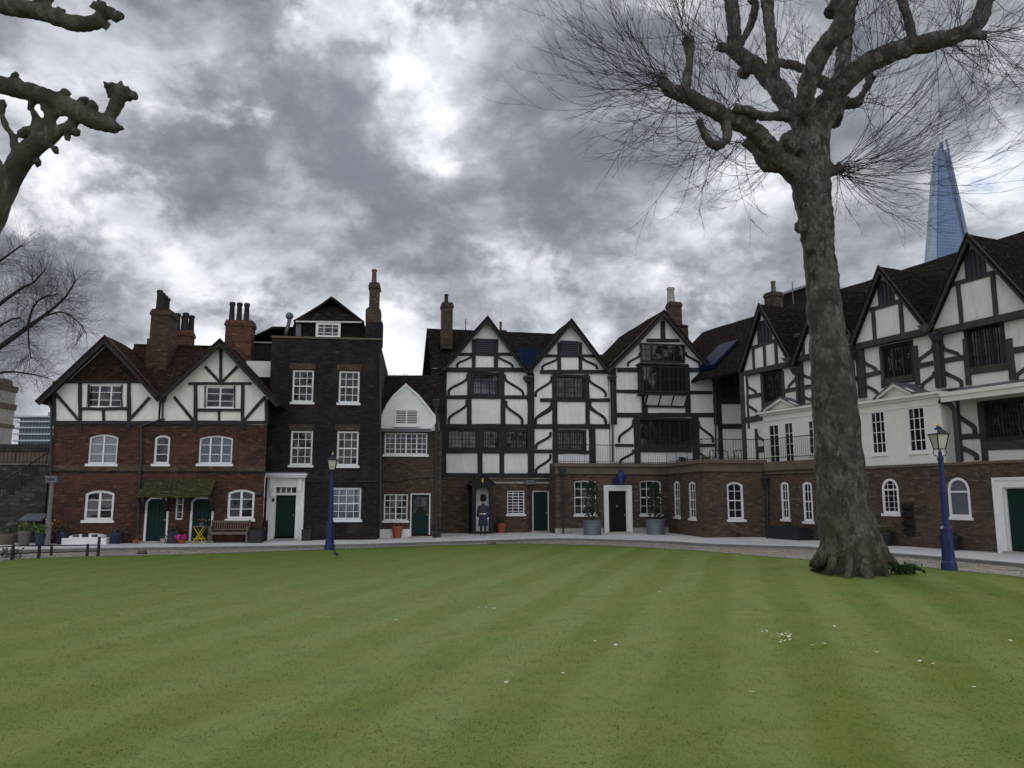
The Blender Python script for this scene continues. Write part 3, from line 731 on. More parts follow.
for zm, X0, X1, Y0, Y1 in ((z4, 357, 474, 372, 467), (z6, 106, 196, 360, 432)):
    h.zm = zm; a = h.p(X0, Y0, .05); c = h.p(X1, Y1, .05); b = MB()
    n = 7; hh = (a[1] - c[1]) / n
    for i in range(n): b.xprism([(-.03, c[1] + hh * i), (-.09, c[1] + hh * i), (-.05, c[1] + hh * (i + .95)), (-.02, c[1] + hh * (i + .95))], a[0], c[0])
    b.box(a[0], c[0], -.03, .02, c[1], a[1]); h.bld(b, 'louvre', 'louvre')
h.zm = z4; zgb = zt - .03
h.gable([(75, 592), (130, 562), (205, 492), (300, 378), (433, 230), (560, 398), (690, 570)], .45, 3.8, 'plaster', zgb, seed=11)
# second gable in full-frame pixels
h.zm = lambda x, y: (x, y)
h.gable([(528.5, 369), (548, 347), (571.6, 318.6), (590, 343), (609.8, 369.8)], .45, 3.8, 'plaster', zgb, seed=12)
zr = h.p(490, 331, -3.4)[1]; ze = h.p(432, 374, .4)[1]
h.roof_x(h.p(432, 374, .4)[0], h.p(583, 340)[0], [(.12, ze + .1), (3.4, zr), (7.4, ze)], 'tile', seed=3)
b = MB(); q0 = h.p(432, 374, .4)[0]; b.slab([(-.42, ze - .05), (.14, ze + .12)], q0, q0 + .75, .12, 'x', 3, .01); h.bld(b, 'eave_tiles', 'tile')
b = MB(); a = [h.p(x, y, -1.6) for x, y in ((521.5, 347), (545, 347), (527, 367))]
uu0, uu1 = h.p(519, 350, -.8)[0], h.p(546, 350, -.8)[0]; sl = (zr - ze) / 3.7
b.xprism([(.15, ze + .45 * sl + .12), (1.7, ze + 2.0 * sl + .1), (1.7, ze + 2.0 * sl + .25), (.15, ze + .45 * sl + .32)], uu0, uu1); h.bld(b, 'rooflight', 'slate_blue')
h.zm = z4
h.chimney(137, 138, 213, 440, 1.4, [(173, 82, 14, 0)], 'stock_brick', .7, 'pot_dark')
h.chimney(508, 318, 560, 370, 3.6, [(521, 262, 9, 0)], 'stock_brick', .5, 'pot_clay')
b = MB(); u, z0 = h.p(291, 370, -2.5); _, z1_ = h.p(291, 250, -2.5); b.tube([(u, 2.5, z0 - .5), (u, 2.5, z1_)], .025, 5); h.bld(b, 'aerial', 'iron')
h.zm = z5
h.pipe([(88, -20), (90, 60), (92, 300), (92, 700)], .06); h.pipe([(583, 430), (583, 480), (583, 690)], .05)
b = MB(); a = h.p(557, 423, .15); c = h.p(607, 448, .15); b.box(a[0], c[0], -.22, 0, c[1], a[1]); h.bld(b, 'bulkhead_box', 'lead')
b = MB(); a = h.p(370, 432); c = h.p(720, 438); b.box(a[0], c[0], -.02, .01, c[1] - .05, a[1]); h.bld(b, 'stone_band', 'stone')
h.zm = z4; b = MB(); u, z = h.p(690, 640, .2); b.frustum(u, -.22, z - .12, z + .14, .14, .24); b.box(u - .26, u + .26, -.46, -.1, z + .14, z + .2); h.bld(b, 'rain_hopper', 'pipe')
h.zm = lambda x, y: (x, y)

# ================================================================== 5. black and white house with one broad gable
xs_ = 611
dd = H4.p(xs_, 500); o5 = H4.world(dd[0] + .015, 0)
root = thing('timber_framed_house', 'black and white timber framed house with one broad gable and a glazed oriel window', 'house', (o5.x, o5.y, 0), math.atan2(CD[1], CD[0]))
h = Facade(root, o5, CD); H5 = h; z7 = Zm(550, 400, 5.294); zW = Zm(690, 360, 6.98)
h.zm = z6
uE = h.p(1180, 700)[0]; zt = h.p(700, 512)[1]
h.zm = z7
h.win(474, 100, 745, 243, 2, 2, 5, 'lead', sill=False, fw=.06, mull=.08, curtain=False)
h.zm = zW
h.win(208, 105, 385, 268, 4, 4, 3, 'lead', sill=False, fw=.06, mull=.1)
h.zm = lambda x, y: (x, y)
zlow = 2.0
h.wall('plaster', 0, uE, zlow, zt, name='plaster_wall'); h.body('plaster', 0, uE, .26, 8, zt - .05)
h.zm = z6
h.post(357, 386, 500, 790, d=.1); h.post(880, 912, 500, 790, d=.1)
h.beam(395, 512, 520, 512, .24, d=.08); h.beam(755, 512, 880, 512, .24, d=.08); h.beam(386, 622, 517, 622, .2); h.beam(758, 628, 880, 628, .2); h.beam(386, 743, 900, 743, .26)
h.post(515, 545, 490, 740); h.post(736, 762, 490, 740); h.beam(545, 700, 738, 700, .1)
h.beam(608, 645, 600, 697, .07); h.beam(680, 645, 672, 697, .07)
h.post(616, 636, 262, 360, d=.06); h.beam(545, 362, 712, 362, .2, d=.06)
h.brace(508, 425, 450, 492, .12); h.brace(745, 420, 815, 492, .12)
h.zm = z7
h.post(441, 474, 85, 345); h.post(748, 784, 85, 345); h.beam(474, 262, 748, 262, .3); h.beam(345, 240, 442, 240, .18); h.beam(786, 240, 880, 240, .18)
h.brace(440, 105, 365, 225); h.brace(440, 262, 372, 338); h.brace(786, 110, 862, 225); h.brace(786, 262, 850, 338)
h.beam(335, 345, 900, 345, .22)
h.zm = zW
h.beam(160, 290, 400, 290, .3); h.post(370, 390, 295, 460); h.beam(200, 463, 520, 463, .28); h.post(180, 208, 95, 760); h.post(432, 448, 480, 760); h.beam(200, 95, 400, 95, .25); h.post(385, 405, 95, 300)
h.timber()
h.zm = lambda x, y: (x, y)
h.gable([(607, 368), (636, 340), (664, 309.6), (689, 340), (715.5, 369.5)], .5, 7.5, 'plaster', zt - .03, seed=21, bw=.3)
# attic glazing and projecting oriel
h.zm = z6
h.win(514, 372, 744, 476, 2, 3, 4, 'lead', sill=False, cut=False, y=-.14, recess=0, fw=.09, mull=.1)
a = h.p(518, 482, .7); c = h.p(760, 636, .7)
b = MB(); b.box(a[0] + .02, c[0] - .02, -.6, .02, c[1] + .02, a[1]); b.box(a[0] - .06, c[0] + .06, -.74, .02, a[1], a[1] + .1); b.box(a[0] - .04, c[0] + .04, -.72, .02, c[1] - .08, c[1]); h.bld(b, 'oriel_frame', 'timber')
h.win(522, 488, 756, 630, 2, 2, 5, 'lead', sill=False, cut=False, y=-.7, recess=0, fw=.08, mull=.07)
b = MB(); a = h.p(545, 642, .35); c = h.p(737, 697, .05)
b.xprism([(-.55, a[1]), (-.12, c[1]), (.02, c[1]), (.02, a[1])], a[0], c[0]); h.bld(b, 'oriel_coving', 'plaster')
b = MB()
for q in (0, .33, .66, 1): x = a[0] + (c[0] - a[0]) * q; b.xprism([(-.58, a[1]), (-.15, c[1]), (-.1, c[1]), (-.5, a[1])], x - .04, x + .04)
b.box(a[0], c[0], -.16, .0, c[1] - .1, c[1]); h.bld(b, 'oriel_rib', 'timber')
h.chimney(665, 160, 734, 330, 3.0, [(681, 82, 20, 0)], 'stock_brick', .8, 'stone', (655, 755, 285))
for X in (368, 898):
    u, z = h.p(X, 560, .2); b = MB(); b.frustum(u, -.2, z - .1, z + .12, .12, .22); b.box(u - .24, u + .24, -.43, -.08, z + .12, z + .18); h.bld(b, 'rain_hopper', 'pipe')
h.pipe([(370, 575), (372, 600), (373, 985)], .055, y=-.2); h.pipe([(896, 575), (898, 600), (900, 960)], .055, y=-.2)
h.zm = lambda x, y: (x, y)

# ================================================================== 7. right-hand row: brick below, timbered above
DR = (.4316, -1)
h = house('timber_framed_row', 'long black and white row with four gables over a brown brick ground storey', 'house', 768, 537, DR)
h.wmat = 'brown_brick'; HR = h
zD, zE, zF, zG = Zm(660, 420, 5.907), Zm(840, 220, 5.484), Zm(840, 350, 5.565), Zm(840, 450, 5.484)
uEnd = 17.5
h.zm = zD
h.win(711, 366, 769, 586, 2, 4, arch=.1, sash=True, fw=.1, recess=.01); h.win(840, 366, 908, 600, 2, 4, arch=.1, sash=True, fw=.1, recess=.01)
h.zm = zG
h.win(226, 158, 330, 349, 3, 6, style='white', arch='round', fw=.09, bw=.014, transom=.68, recess=.0, pmat='glass')
h.win(585, 153, 723, 369, 1, 1, style='white', arch='round', fw=.09, bw=.014, transom=.64, recess=.0, pmat=M['lead'])
h.door(895, 203, 1200, 575, frame=.05, planks=False); oD = h.op[-1]
ztop = h.p(1000, 68)[1]
h.zm = lambda x, y: (x, y)
zD1 = h.p(768, 463.5)[1]; uTree = h.p(846, 470)[0]
h.wall('brown_brick', 0, uEnd, 0, ztop, name='brick_wall'); h.body('brown_brick', 0, uEnd, .26, .9, ztop - .3)
b = MB(); b.box(-.02, uEnd, -.05, .3, ztop, ztop + .1); h.bld(b, 'brick_coping', 'stone_dark')
b = MB(); zz = h.p(775, 474)[1]; b.box(.15, uTree, -.1, .02, zz, ztop - .002); b.box(.1, uTree, -.2, .25, ztop + .1, zD1 + .06); h.bld(b, 'cornice', 'stone_dark')
# door surround on the right
a0, a1, z0_, z1_ = oD[0], oD[1], oD[2], oD[3]
b = MB(); b.ribbon([(a0 - .16, PZ), (a0 - .16, z1_ + .16), (a1 + .16, z1_ + .16), (a1 + .16, PZ)], .34, -.09, .05); b.ribbon([(a0 - .27, PZ), (a0 - .27, z1_ + .28), (a1 + .27, z1_ + .28), (a1 + .27, PZ)], .1, -.13, -.05); h.bld(b, 'door_surround', 'white')
# wall rack of dark pots
U = h.sub(h.world(0, .95), DR); HU = U
U.zm = zF
U.wmat = 'plaster'
# windows of the timbered storeys (wall plane)
U.win(232, -8, 410, 163, 3, 3, 3, 'lead', sill=False, fw=.07, mull=.08, recess=.05)
U.zm = zE; U.win(688, 548, 905, 790, 4, 4, 3, 'lead', sill=False, fw=.07, mull=.08, recess=.05)
U.zm = zW; U.win(503, 108, 645, 318, 3, 5, 2, 'lead', sill=False, fw=.07, mull=.08, recess=.05)
U.zm = zF; U.win(800, 300, 1200, 470, 5, 5, 4, 'lead', sill=False, fw=.07, mull=.08, recess=.05)
U.zm = lambda x, y: (x, y)
u0 = U.p(741.5, 400)[0]; zeave = U.p(925, 325)[1] - .1
U.wall('plaster_cream', u0, uEnd, ztop - .4, zeave, name='plaster_wall'); U.body('plaster_cream', u0, uEnd, .26, 7.5, zeave - .05)
# timbers
U.zm = zF
U.post(522, 572, -60, 215, d=.12); U.post(92, 132, -60, 270, d=.12)
U.beam(420, 92, 520, 72, .2); U.beam(570, 62, 690, 42, .2); U.post(408, 432, -20, 200); U.post(222, 240, 0, 215); U.beam(240, 180, 408, 150, .26)
U.brace(520, -25, 442, 78, .14); U.brace(574, -30, 662, 45, .14); U.brace(524, 120, 460, 215, .14); U.brace(574, 90, 680, 205, .14)
U.beam(133, 145, 225, 125, .2); U.brace(133, 45, 205, 130, .14); U.brace(133, 165, 212, 262, .14); U.beam(70, 165, 95, 158, .2)
U.post(685, 712, -60, 200); U.post(925, 960, -60, 170); U.beam(705, 122, 940, 88, .26); U.beam(955, 10, 1100, -15, .2); U.brace(1060, 60, 985, 165, .14)
U.beam(955, 5, 1040, -8, .2)
# below the lean-to
U.post(768, 800, 290, 620); U.beam(660, 485, 790, 478, .22); U.beam(800, 533, 1150, 522, .32); U.brace(652, 330, 755, 465, .16); U.brace(660, 505, 765, 612, .16); U.post(632, 660, 270, 620)
U.zm = zW
U.post(393, 402, 100, 480); U.post(497, 513, 90, 385); U.post(643, 657, 75, 300); U.beam(505, 318, 655, 300, .3); U.beam(400, 257, 500, 243, .2); U.beam(655, 218, 755, 200, .2)
U.brace(403, 165, 463, 243, .13); U.brace(403, 285, 472, 390, .13); U.post(745, 790, 20, 345, d=.12); U.brace(742, 105, 692, 205, .13); U.brace(792, 90, 860, 150, .13); U.beam(790, 195, 870, 182, .2)
U.brace(745, 285, 705, 345, .13); U.brace(790, 230, 880, 320, .13); U.post(458, 470, 480, 760); U.brace(470, 510, 525, 590, .13); U.beam(465, 625, 540, 618, .3)
U.beam(395, 420, 520, 400, .3)
# four gables, jettied a little
U.zm = lambda x, y: (x, y)
JY = -.22
def rgable(pts, seed, win, beams, posts):
    za, zb = sorted((U.p(*pts[0], .3 - JY)[1], U.p(*pts[-1], .3 - JY)[1])); print('eaves', za, zb); zb = (za + zb) / 2
    pr = U.gable(pts, .32, 5.5, 'plaster_cream', zb - .12, seed=seed, y=JY, barge='timber_grey', bw=.2)
    b = MB(); b.box(pr[0][0] + .1, pr[-1][0] - .1, JY - .07, .02, zb - .34, zb - .08); U.bld(b, 'jetty_beam', 'timber_grey')
    for (X0, Y0, X1, Y1) in beams: U.beam(X0, Y0, X1, Y1, .18, y=JY)
    for (X, Y0, Y1) in posts:
        a = U.p(X, Y0, -JY); k = U.jit(); U.hewn((a[0], zb - .12), (a[0], a[1]), .16, JY - .045 - k, JY + .02)
    X0, Y0, X1, Y1 = win
    a = U.p(X0, Y0, -JY); c = U.p(X1, Y1, -JY); b = MB(); b.box(a[0], c[0], JY - .04, JY + .02, c[1], a[1])
    n = 4
    for i in range(n + 1):
        x = a[0] + (c[0] - a[0]) * i / n; b.box(x - .03, x + .03, JY - .075, JY - .035, c[1], a[1])
    b.box(a[0] - .05, c[0] + .05, JY - .085, JY - .02, a[1], a[1] + .12); U.bld(b, 'louvre', 'louvre')
e = lambda X, Y: (840 + X / 5.484, 220 + Y / 5.484)
f4 = lambda X, Y: (690 + X / 5.906, 270 + Y / 5.906)
rgable([f4(285, 585), f4(405, 200), f4(585, 525)], 31, (*f4(402, 322), *f4(485, 415)), [(*f4(365, 462), *f4(520, 410))], [(f4(375, 0)[0], *[f4(0, y)[1] for y in (462, 560)]), (f4(440, 0)[0], *[f4(0, y)[1] for y in (440, 545)]), (f4(508, 0)[0], *[f4(0, y)[1] for y in (415, 530)])])
rgable([f4(595, 545), (817.5, 286), e(48, 622)], 32, (807, 306, 822, 325), [(795, 336, 845, 320)], [(803, 336, 354), (830, 322, 342)])
rgable([e(52, 665), e(210, 253), e(468, 575)], 33, (*e(212, 355), *e(300, 455)), [(*e(165, 495), *e(345, 440))], [(e(183, 0)[0], *[e(0, y)[1] for y in (490, 612)]), (e(333, 0)[0], *[e(0, y)[1] for y in (445, 580)])])
rgable([e(478, 575), e(695, 75), e(1060, 470)], 34, (*e(688, 190), *e(802, 305)), [(*e(620, 355), *e(870, 280))], [(e(650, 0)[0], *[e(0, y)[1] for y in (345, 500)]), (e(838, 0)[0], *[e(0, y)[1] for y in (290, 440)])])
uo = U.p(1050, 400)[0]; zl_ = U.p(1024, 388)[1]
for i in range(6):                                   # the frame carries on past the edge of the view
    x = uo + i * (uEnd - .2 - uo) / 5; U.hewn((x, zl_), (x, zeave), .2, -.06, .02)
for f_ in (.02, .5, .97): z = zl_ + (zeave - zl_) * f_; U.hewn((uo - .1, z), (uEnd, z), .2, -.05 - U.jit(), .02)
U.hewn((u0 + .12, ztop - .3), (u0 + .12, zeave), .3, -.06, .3); U.timber('timber_grey')
zr = .5 * (U.p(1005, 233, -4.6)[1] + U.p(871, 283, -4.6)[1])
b0 = U.p(700, 345, -4.6)[0]
U.roof_x(b0 + .3, uEnd, [(.05, zeave), (4.6, zr), (9.2, zeave)], 'tile', seed=6)
# valley lead and hoppers
for X, Y in ((788, 360), (849, 338), (926, 328)):
    u, z = U.p(X, Y, .5); b = MB(); b.frustum(u, -.52, z - .14, z + .1, .08, .22); U.bld(b, 'valley_spout', 'lead')
for X, Y, Yb in ((796, 371, 412), (852, 356, 399), (936, 337, 388)):
    u, z = U.p(X, Y, .3); b = MB(); b.frustum(u, -.28, z - .16, z + .1, .13, .2); b.box(u - .23, u + .23, -.5, -.1, z + .1, z + .17)
    zz = U.p(X, Yb, .3)[1]; b.tube([(u, -.26, z - .1), (u, -.26, zz)], .06, 8); U.bld(b, 'drainpipe', 'pipe')
# skylight at the far end of the roof
b = MB(); sl = (zr - zeave) / 4.55
ua, ub = U.p(713, 355, -1.6)[0], U.p(727, 355, -1.6)[0]
b.xprism([(.5, zeave + .45 * sl + .12), (2.3, zeave + 2.25 * sl + .1), (2.3, zeave + 2.25 * sl + .28), (.5, zeave + .45 * sl + .36)], min(ua, ub) - .2, max(ua, ub) + .2); U.bld(b, 'rooflight', 'slate_blue')
# projecting white bays with pediments
def bay(x0, x1, yp, top0, top1, ped, zbase, wins, name='bay_wall'):
    a = U.p(*top0, -yp); c = U.p(*top1, -yp); zt_ = (a[1] + c[1]) / 2
    U.op = []
    for w in wins: U.win(*w, y=yp, recess=-.015, fw=.05)
    U.wall('cream', a[0], c[0], zbase, zt_, y=yp, name=name)
    for x in (a[0], c[0] - .06): b = MB(); b.box(x, x + .06, yp + .01, .02, zbase, zt_); U.bld(b, 'bay_side', 'cream')
    b = MB(); b.box(a[0] - .1, c[0] + .1, yp - .1, 0, zt_, zt_ + .1); b.box(a[0] - .2, c[0] + .2, yp - .24, 0, zt_ + .1, zt_ + .2)
    b.box(a[0] - .03, c[0] + .03, yp - .035, yp + .01, zt_ - .28, zt_ - .2); U.bld(b, 'cornice', 'cream')
    (pl, pa, pr_) = [U.p(*q, -yp + .22) for q in ped]; zt2 = zt_ + .2
    hgt = pa[1] - min(pl[1], pr_[1]); hgt = max(.5, hgt)
    b = MB(); b.ribbon([(pl[0], zt2 + .06), (pa[0], zt2 + hgt), (pr_[0], zt2 + .06)], .14, yp - .26, yp - .05); b.prism([(pl[0] + .1, zt2), (pr_[0] - .1, zt2), (pa[0], zt2 + hgt - .05)], yp - .08, yp + .0); U.bld(b, 'pediment', 'cream')
    b = MB(); b.slab([(pl[0] - .12, zt2 + .06), (pa[0], zt2 + hgt + .1), (pr_[0] + .12, zt2 + .06)], yp - .3, 0, .05, 'y', 3, .005)
    b.add([(a[0] - .2, yp - .22, zt2 + .003), (c[0] + .2, yp - .22, zt2 + .003), (c[0] + .2, 0, zt2 + .2), (a[0] - .2, 0, zt2 + .2)], [(0, 1, 2, 3)]); U.bld(b, 'lead_roof', 'lead')
zw = lambda X, Y: (690 + X / 6.98, 360 + Y / 6.98); zf = lambda X, Y: (840 + X / 5.565, 350 + Y / 5.565)
bay(852, 943, -.93, (852, 408.5), zf(555, 258), (zf(205, 280), zf(300, 200), zf(400, 248)), ztop + .11,
    [(*zf(168, 347), *zf(264, 574), 3, 4), (*zf(374, 325), *zf(488, 562), 3, 4)])
bay(762, 826, -.4, zw(508, 398), (826, 407), (zw(515, 392), zw(635, 305), zw(738, 352)), ztop - .2,
    [(*zw(548, 455), *zw(634, 745), 2, 4), (*zw(656, 440), *zw(734, 735), 2, 4), (*zw(822, 425), *zw(900, 655), 2, 4)])
# lean-to roof strip along the right end
ul = U.p(*zf(562, 262), 1.1)[0]; zl0 = U.p(*zf(800, 262), 1.1)[1]; zl1 = U.p(*zf(800, 212), 1.1)[1]
b = MB(); b.box(ul, uEnd, -1.13, -1.05, zl0, zl1); b.box(ul, uEnd, -1.2, -1.13, zl1 - .12, zl1 + .02); U.bld(b, 'gutter_fascia', 'cream')
b = MB(); b.xprism([(-1.12, zl1), (0, zl1 + .3), (0, zl1 + .2), (-1.12, zl1 - .1)], ul, uEnd); U.bld(b, 'lean_to_roof', 'lead')
b = MB(); u, z = U.p(*zf(610, 300), .85); zb_ = U.p(*zf(645, 610), .85)[1]; b.tube([(U.p(*zf(560, 275), .9)[0], -1.0, z + .15), (u, -.85, z), (u + .15, -.8, z - .3), (u + .15, -.8, zb_ - .2)], .1, 8); U.bld(b, 'drainpipe', 'pipe')
# chimney, aerial and flat-roofed block behind the ridge
U.zm = f4
U.chimney(433, 140, 497, 260, 5.2, [(460, 62, 11, 0)], 'stock_brick', .8, 'stone_dark')
b = MB(); a = U.p(500, 190, -8); c = U.p(760, 145, -8); b.box(a[0], a[0] + 3.2, 8, 11, 5, a[1] + .25); U.bld(b, 'rear_block', 'dark_brick')
b = MB(); b.box(a[0] - .2, a[0] + 3.4, 7.8, 11.2, a[1] + .25, a[1] + .4); U.bld(b, 'rear_flat_roof', 'felt')
b = MB(); u, z = U.p(610, 200, -6); _, z2_ = U.p(606, 68, -6); b.tube([(u, 6, z - 1), (u, 6, z2_)], .03, 5); U.bld(b, 'aerial', 'lead')
h.zm = zD; h.pipe([(632, 385), (634, 420), (636, 560), (640, 690)], .055, True)
h.zm = lambda x, y: (x, y)

# ================================================================== 6. single storey brick front with a roof terrace
pA = G(556, 533.7, PZ); q5 = Vector((pA.x, pA.y, 0))
root = thing('terrace_annexe', 'single storey brown brick front with a white doorcase and a railed roof terrace', 'building', q5, math.atan2(CD[1], CD[0]))
h = Facade(root, q5, CD); HA = h
zA7 = z7; h.zm = z7
uAB = h.p(624, 600)[0]
h.win(128, 426, 246, 606, 3, 4, fw=.06, sash=True, arch=.05); h.win(475, 426, 592, 606, 3, 4, fw=.06, sash=True, arch=.05)
h.door(306, 478, 411, 704, 'black_door', planks=False, frame=.04); oD = h.op[-1]
ztA = h.p(300, 338)[1]; zbd = h.p(300, 392)[1]; zTer = ztA
h.wall('brown_brick', 0, uAB, 0, ztA, name='brick_wall')
a0, a1, _, z1_ = oD[:4]
b = MB(); b.ribbon([(a0 - .12, PZ), (a0 - .12, z1_ + .12), (a1 + .12, z1_ + .12), (a1 + .12, PZ)], .26, -.08, .05); b.ribbon([(a0 - .2, PZ), (a0 - .2, z1_ + .22), (a1 + .2, z1_ + .22), (a1 + .2, PZ)], .1, -.13, -.05); h.bld(b, 'door_surround', 'white')
b = MB(); um = (a0 + a1) / 2; b.box(um - .05, um + .05, .06, .09, 1.45, 1.58); h.bld(b, 'door_plate', 'zinc')
for q0, q1 in ((-.05, a0 - .3), (a1 + .3, uAB)): b = MB(); b.box(q0, q1, -.06, .02, 0, h.p(0, 680)[1]); h.bld(b, 'plinth', 'stone')
h.pipe([(65, 395), (67, 450), (67, 560), (70, 705)], .05, True)
pAB = h.world(uAB, 0); pBC = G(705, 537.6, PZ); pBC.z = 0; pCD = HR.o.copy()
Bf = h.sub(pAB, pBC - pAB); Cf = h.sub(pBC, pCD - pBC); Bf.wmat = Cf.wmat = 'brown_brick'
Bf.zm = Cf.zm = zD
LB = (pBC - pAB).length; LC = (pCD - pBC).length
Bf.win(81, 362, 121, 573, 2, 4, sash=True, fw=.09, arch=.1, recess=.01); Bf.win(169, 365, 214, 583, 2, 4, sash=True, fw=.09, arch=.1, recess=.01)
Cf.win(393, 364, 500, 588, 2, 4, sash=True, fw=.11, arch=.14)
Bf.wall('brown_brick', 0, LB, 0, ztA, name='brick_wall'); Cf.wall('brown_brick', 0, LC, 0, ztA, name='brick_wall')
for fc, LL in ((h, uAB), (Bf, LB), (Cf, LC)):
    b = MB(); b.box(-.04 if fc is h else .03, LL - .03, -.08, .02, zbd, ztA - .16); fc.bld(b, 'stone_band', 'stone_dark')
    b = MB(); b.box(-.1 if fc is h else -.02, LL + .02, -.2, .3, ztA - .162, ztA + .02); fc.bld(b, 'coping', 'stone_dark')
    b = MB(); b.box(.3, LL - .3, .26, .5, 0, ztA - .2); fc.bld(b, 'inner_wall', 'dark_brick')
b = MB(); b.box(0, .2, .01, 1.3, 0, ztA - .01); h.bld(b, 'end_wall', 'brown_brick')
wl = Matrix.Rotation(-math.atan2(h.u.y, h.u.x), 4, 'Z')
poly = [h.o + h.back * .3, pAB + Vector((.3, .25, 0)), pBC + Vector((.25, .25, 0)), pCD + Vector((0, .3, 0)), HU.world(HU.p(850, 440)[0], -.7), HU.world(HU.p(850, 440)[0], .3), HU.world(u0, .5), H4.world(H4.p(745, 440)[0], .1), H4.world(H4.p(552, 440)[0], .1)]
b = MB(); b.zprism([((wl @ (q - h.o)).x, (wl @ (q - h.o)).y) for q in poly], ztA - .3, ztA - .18); h.bld(b, 'terrace_floor', 'lead')
b = MB(); Cf.zm = zD; u, z = Cf.p(462, 688); b.box(u - .14, u + .14, -.02, .02, z - .02, z + .16); Cf.bld(b, 'air_vent', 'iron')

# railing round the terrace
rt = thing('terrace_railing', 'black iron railing with thin bars round the brick roof terrace', 'railing', (q5.x, q5.y, ztA + .02))
runs = [h.world(.05, .02), h.world(uAB, -.02), Bf.world(LB, 0.02), Cf.world(LC, -.02), HR.world(HR.p(850, 440)[0], .05)]
zRt = h.p(300 - 0, 222)[1]
off = -Vector((q5.x, q5.y, 0)); hgt = 1.0
b = MB(); b2 = MB(); b3 = MB()
b.tube([r + off + Vector((0, 0, hgt)) for r in runs], .022, 6); b2.tube([r + off + Vector((0, 0, .08)) for r in runs], .018, 6)
for p0, p1 in zip(runs[:-1], runs[1:]):
    n = max(2, int((p1 - p0).length / .13))
    for i in range(n):
        q = p0 + (p1 - p0) * (i / n) + off; r = .018 if i % 12 == 0 else .0075
        b3.tube([q, q + Vector((0, 0, hgt))], r, 4, False)
b.build('top_rail', 'iron', rt); b2.build('bottom_rail', 'iron', rt); b3.build('bar_infill', 'iron', rt)

for f_ in (H1, H2, H3, H4, H5, HR, HU, HA, Bf, Cf): f_.zm = lambda x, y: (x, y)
BACK, SUN, EXPO = 2.1, 1.5, 0.22
# ================================================================== ground
def sheet(name, poly, z, mat):
    me = bpy.data.meshes.new(name); bm = bmesh.new()
    vs = [bm.verts.new((x, y, z)) for x, y in poly]; f = bm.faces.new(vs); bmesh.ops.recalc_face_normals(bm, faces=[f])
    if f.normal.z < 0: f.normal_flip()
    bmesh.ops.triangulate(bm, faces=[f]); bm.to_mesh(me); bm.free(); me.materials.append(M[mat])
    o = bpy.data.objects.new(name, me); COL.objects.link(o); return struct(o)
def smooth_line(pts, n=6):
    out = []
    for i in range(len(pts) - 1):
        p0, p1, p2, p3 = pts[max(i-1,0)], pts[i], pts[i+1], pts[min(i+2, len(pts)-1)]
        for k in range(n):
            t = k / n
            out.append(.5 * ((2*p1) + (p2-p0)*t + (2*p0-5*p1+4*p2-p3)*t*t + (3*p1-p0-3*p2+p3)*t**3))
    return out + [pts[-1]]
def grass_mat():
    m, nt, b = new_mat('mown_grass'); co = objco(nt)
    sp = nd(nt, 'ShaderNodeSeparateXYZ'); nt.links.new(co, sp.inputs[0])
    az = math.atan2(735 - 512, F)                       # the mower ran this way
    wob = noise_f(nt, co, .35, 2, .5, 0, 1)
    s = math_n(nt, 'SUBTRACT', math_n(nt, 'MULTIPLY', sp.outputs[0], math.cos(az)), math_n(nt, 'MULTIPLY', sp.outputs[1], math.sin(az)))
    s = math_n(nt, 'ADD', s, math_n(nt, 'MULTIPLY', wob, .5))
    w = math_n(nt, 'SINE', math_n(nt, 'MULTIPLY', s, math.pi / .73))
    r = nd(nt, 'ShaderNodeMapRange'); r.interpolation_type = 'SMOOTHSTEP'; r.inputs[1].default_value = -.6; r.inputs[2].default_value = .6; nt.links.new(w, r.inputs[0])
    light, dark = (.165, .220, .054), (.116, .168, .020)
    fade = nd(nt, 'ShaderNodeMapRange'); fade.interpolation_type = 'SMOOTHSTEP'; fade.inputs[1].default_value = -12.0; fade.inputs[2].default_value = -1.0; fade.inputs[3].default_value = .3; fade.inputs[4].default_value = 1.0; nt.links.new(s, fade.inputs[0])
    amp = math_n(nt, 'MULTIPLY', math_n(nt, 'SUBTRACT', r.outputs[0], .5), fade.outputs[0])
    col = mixc(nt, math_n(nt, 'ADD', math_n(nt, 'MULTIPLY', amp, noise_f(nt, co, .5, 2, .5, .25, .6)), .5), dark, light)
    col = mixc(nt, math_n(nt, 'MULTIPLY', noise_f(nt, co, .8, 5, .6, .46, .76), .6), col, (.20, .19, .04))      # dry, yellowed
    col = mixc(nt, math_n(nt, 'MULTIPLY', noise_f(nt, co, 2.6, 5, .65, .5, .72), .5), col, (.065, .12, .018))
    col = mixc(nt, math_n(nt, 'MULTIPLY', noise_f(nt, co, .8, 4, .6, .67, .73), .55), col, (.06, .125, .02))     # lush tufts
    col = mixc(nt, math_n(nt, 'MULTIPLY', noise_f(nt, co, 23, 4, .7, .45, .85), .3), col, (.075, .105, .018))
    col = mixc(nt, math_n(nt, 'MULTIPLY', noise_f(nt, co, 60, 2, .7, .52, .8), .42), col, (.26, .27, .12))
    nt.links.new(col, b.inputs['Base Color']); b.inputs['Roughness'].default_value = .85; b.inputs['Specular IOR Level'].default_value = .12
    bump(nt, b, noise_f(nt, co, 45, 4, .7, .2, .8), .6, .03)
    return m
M['grass'] = grass_mat()
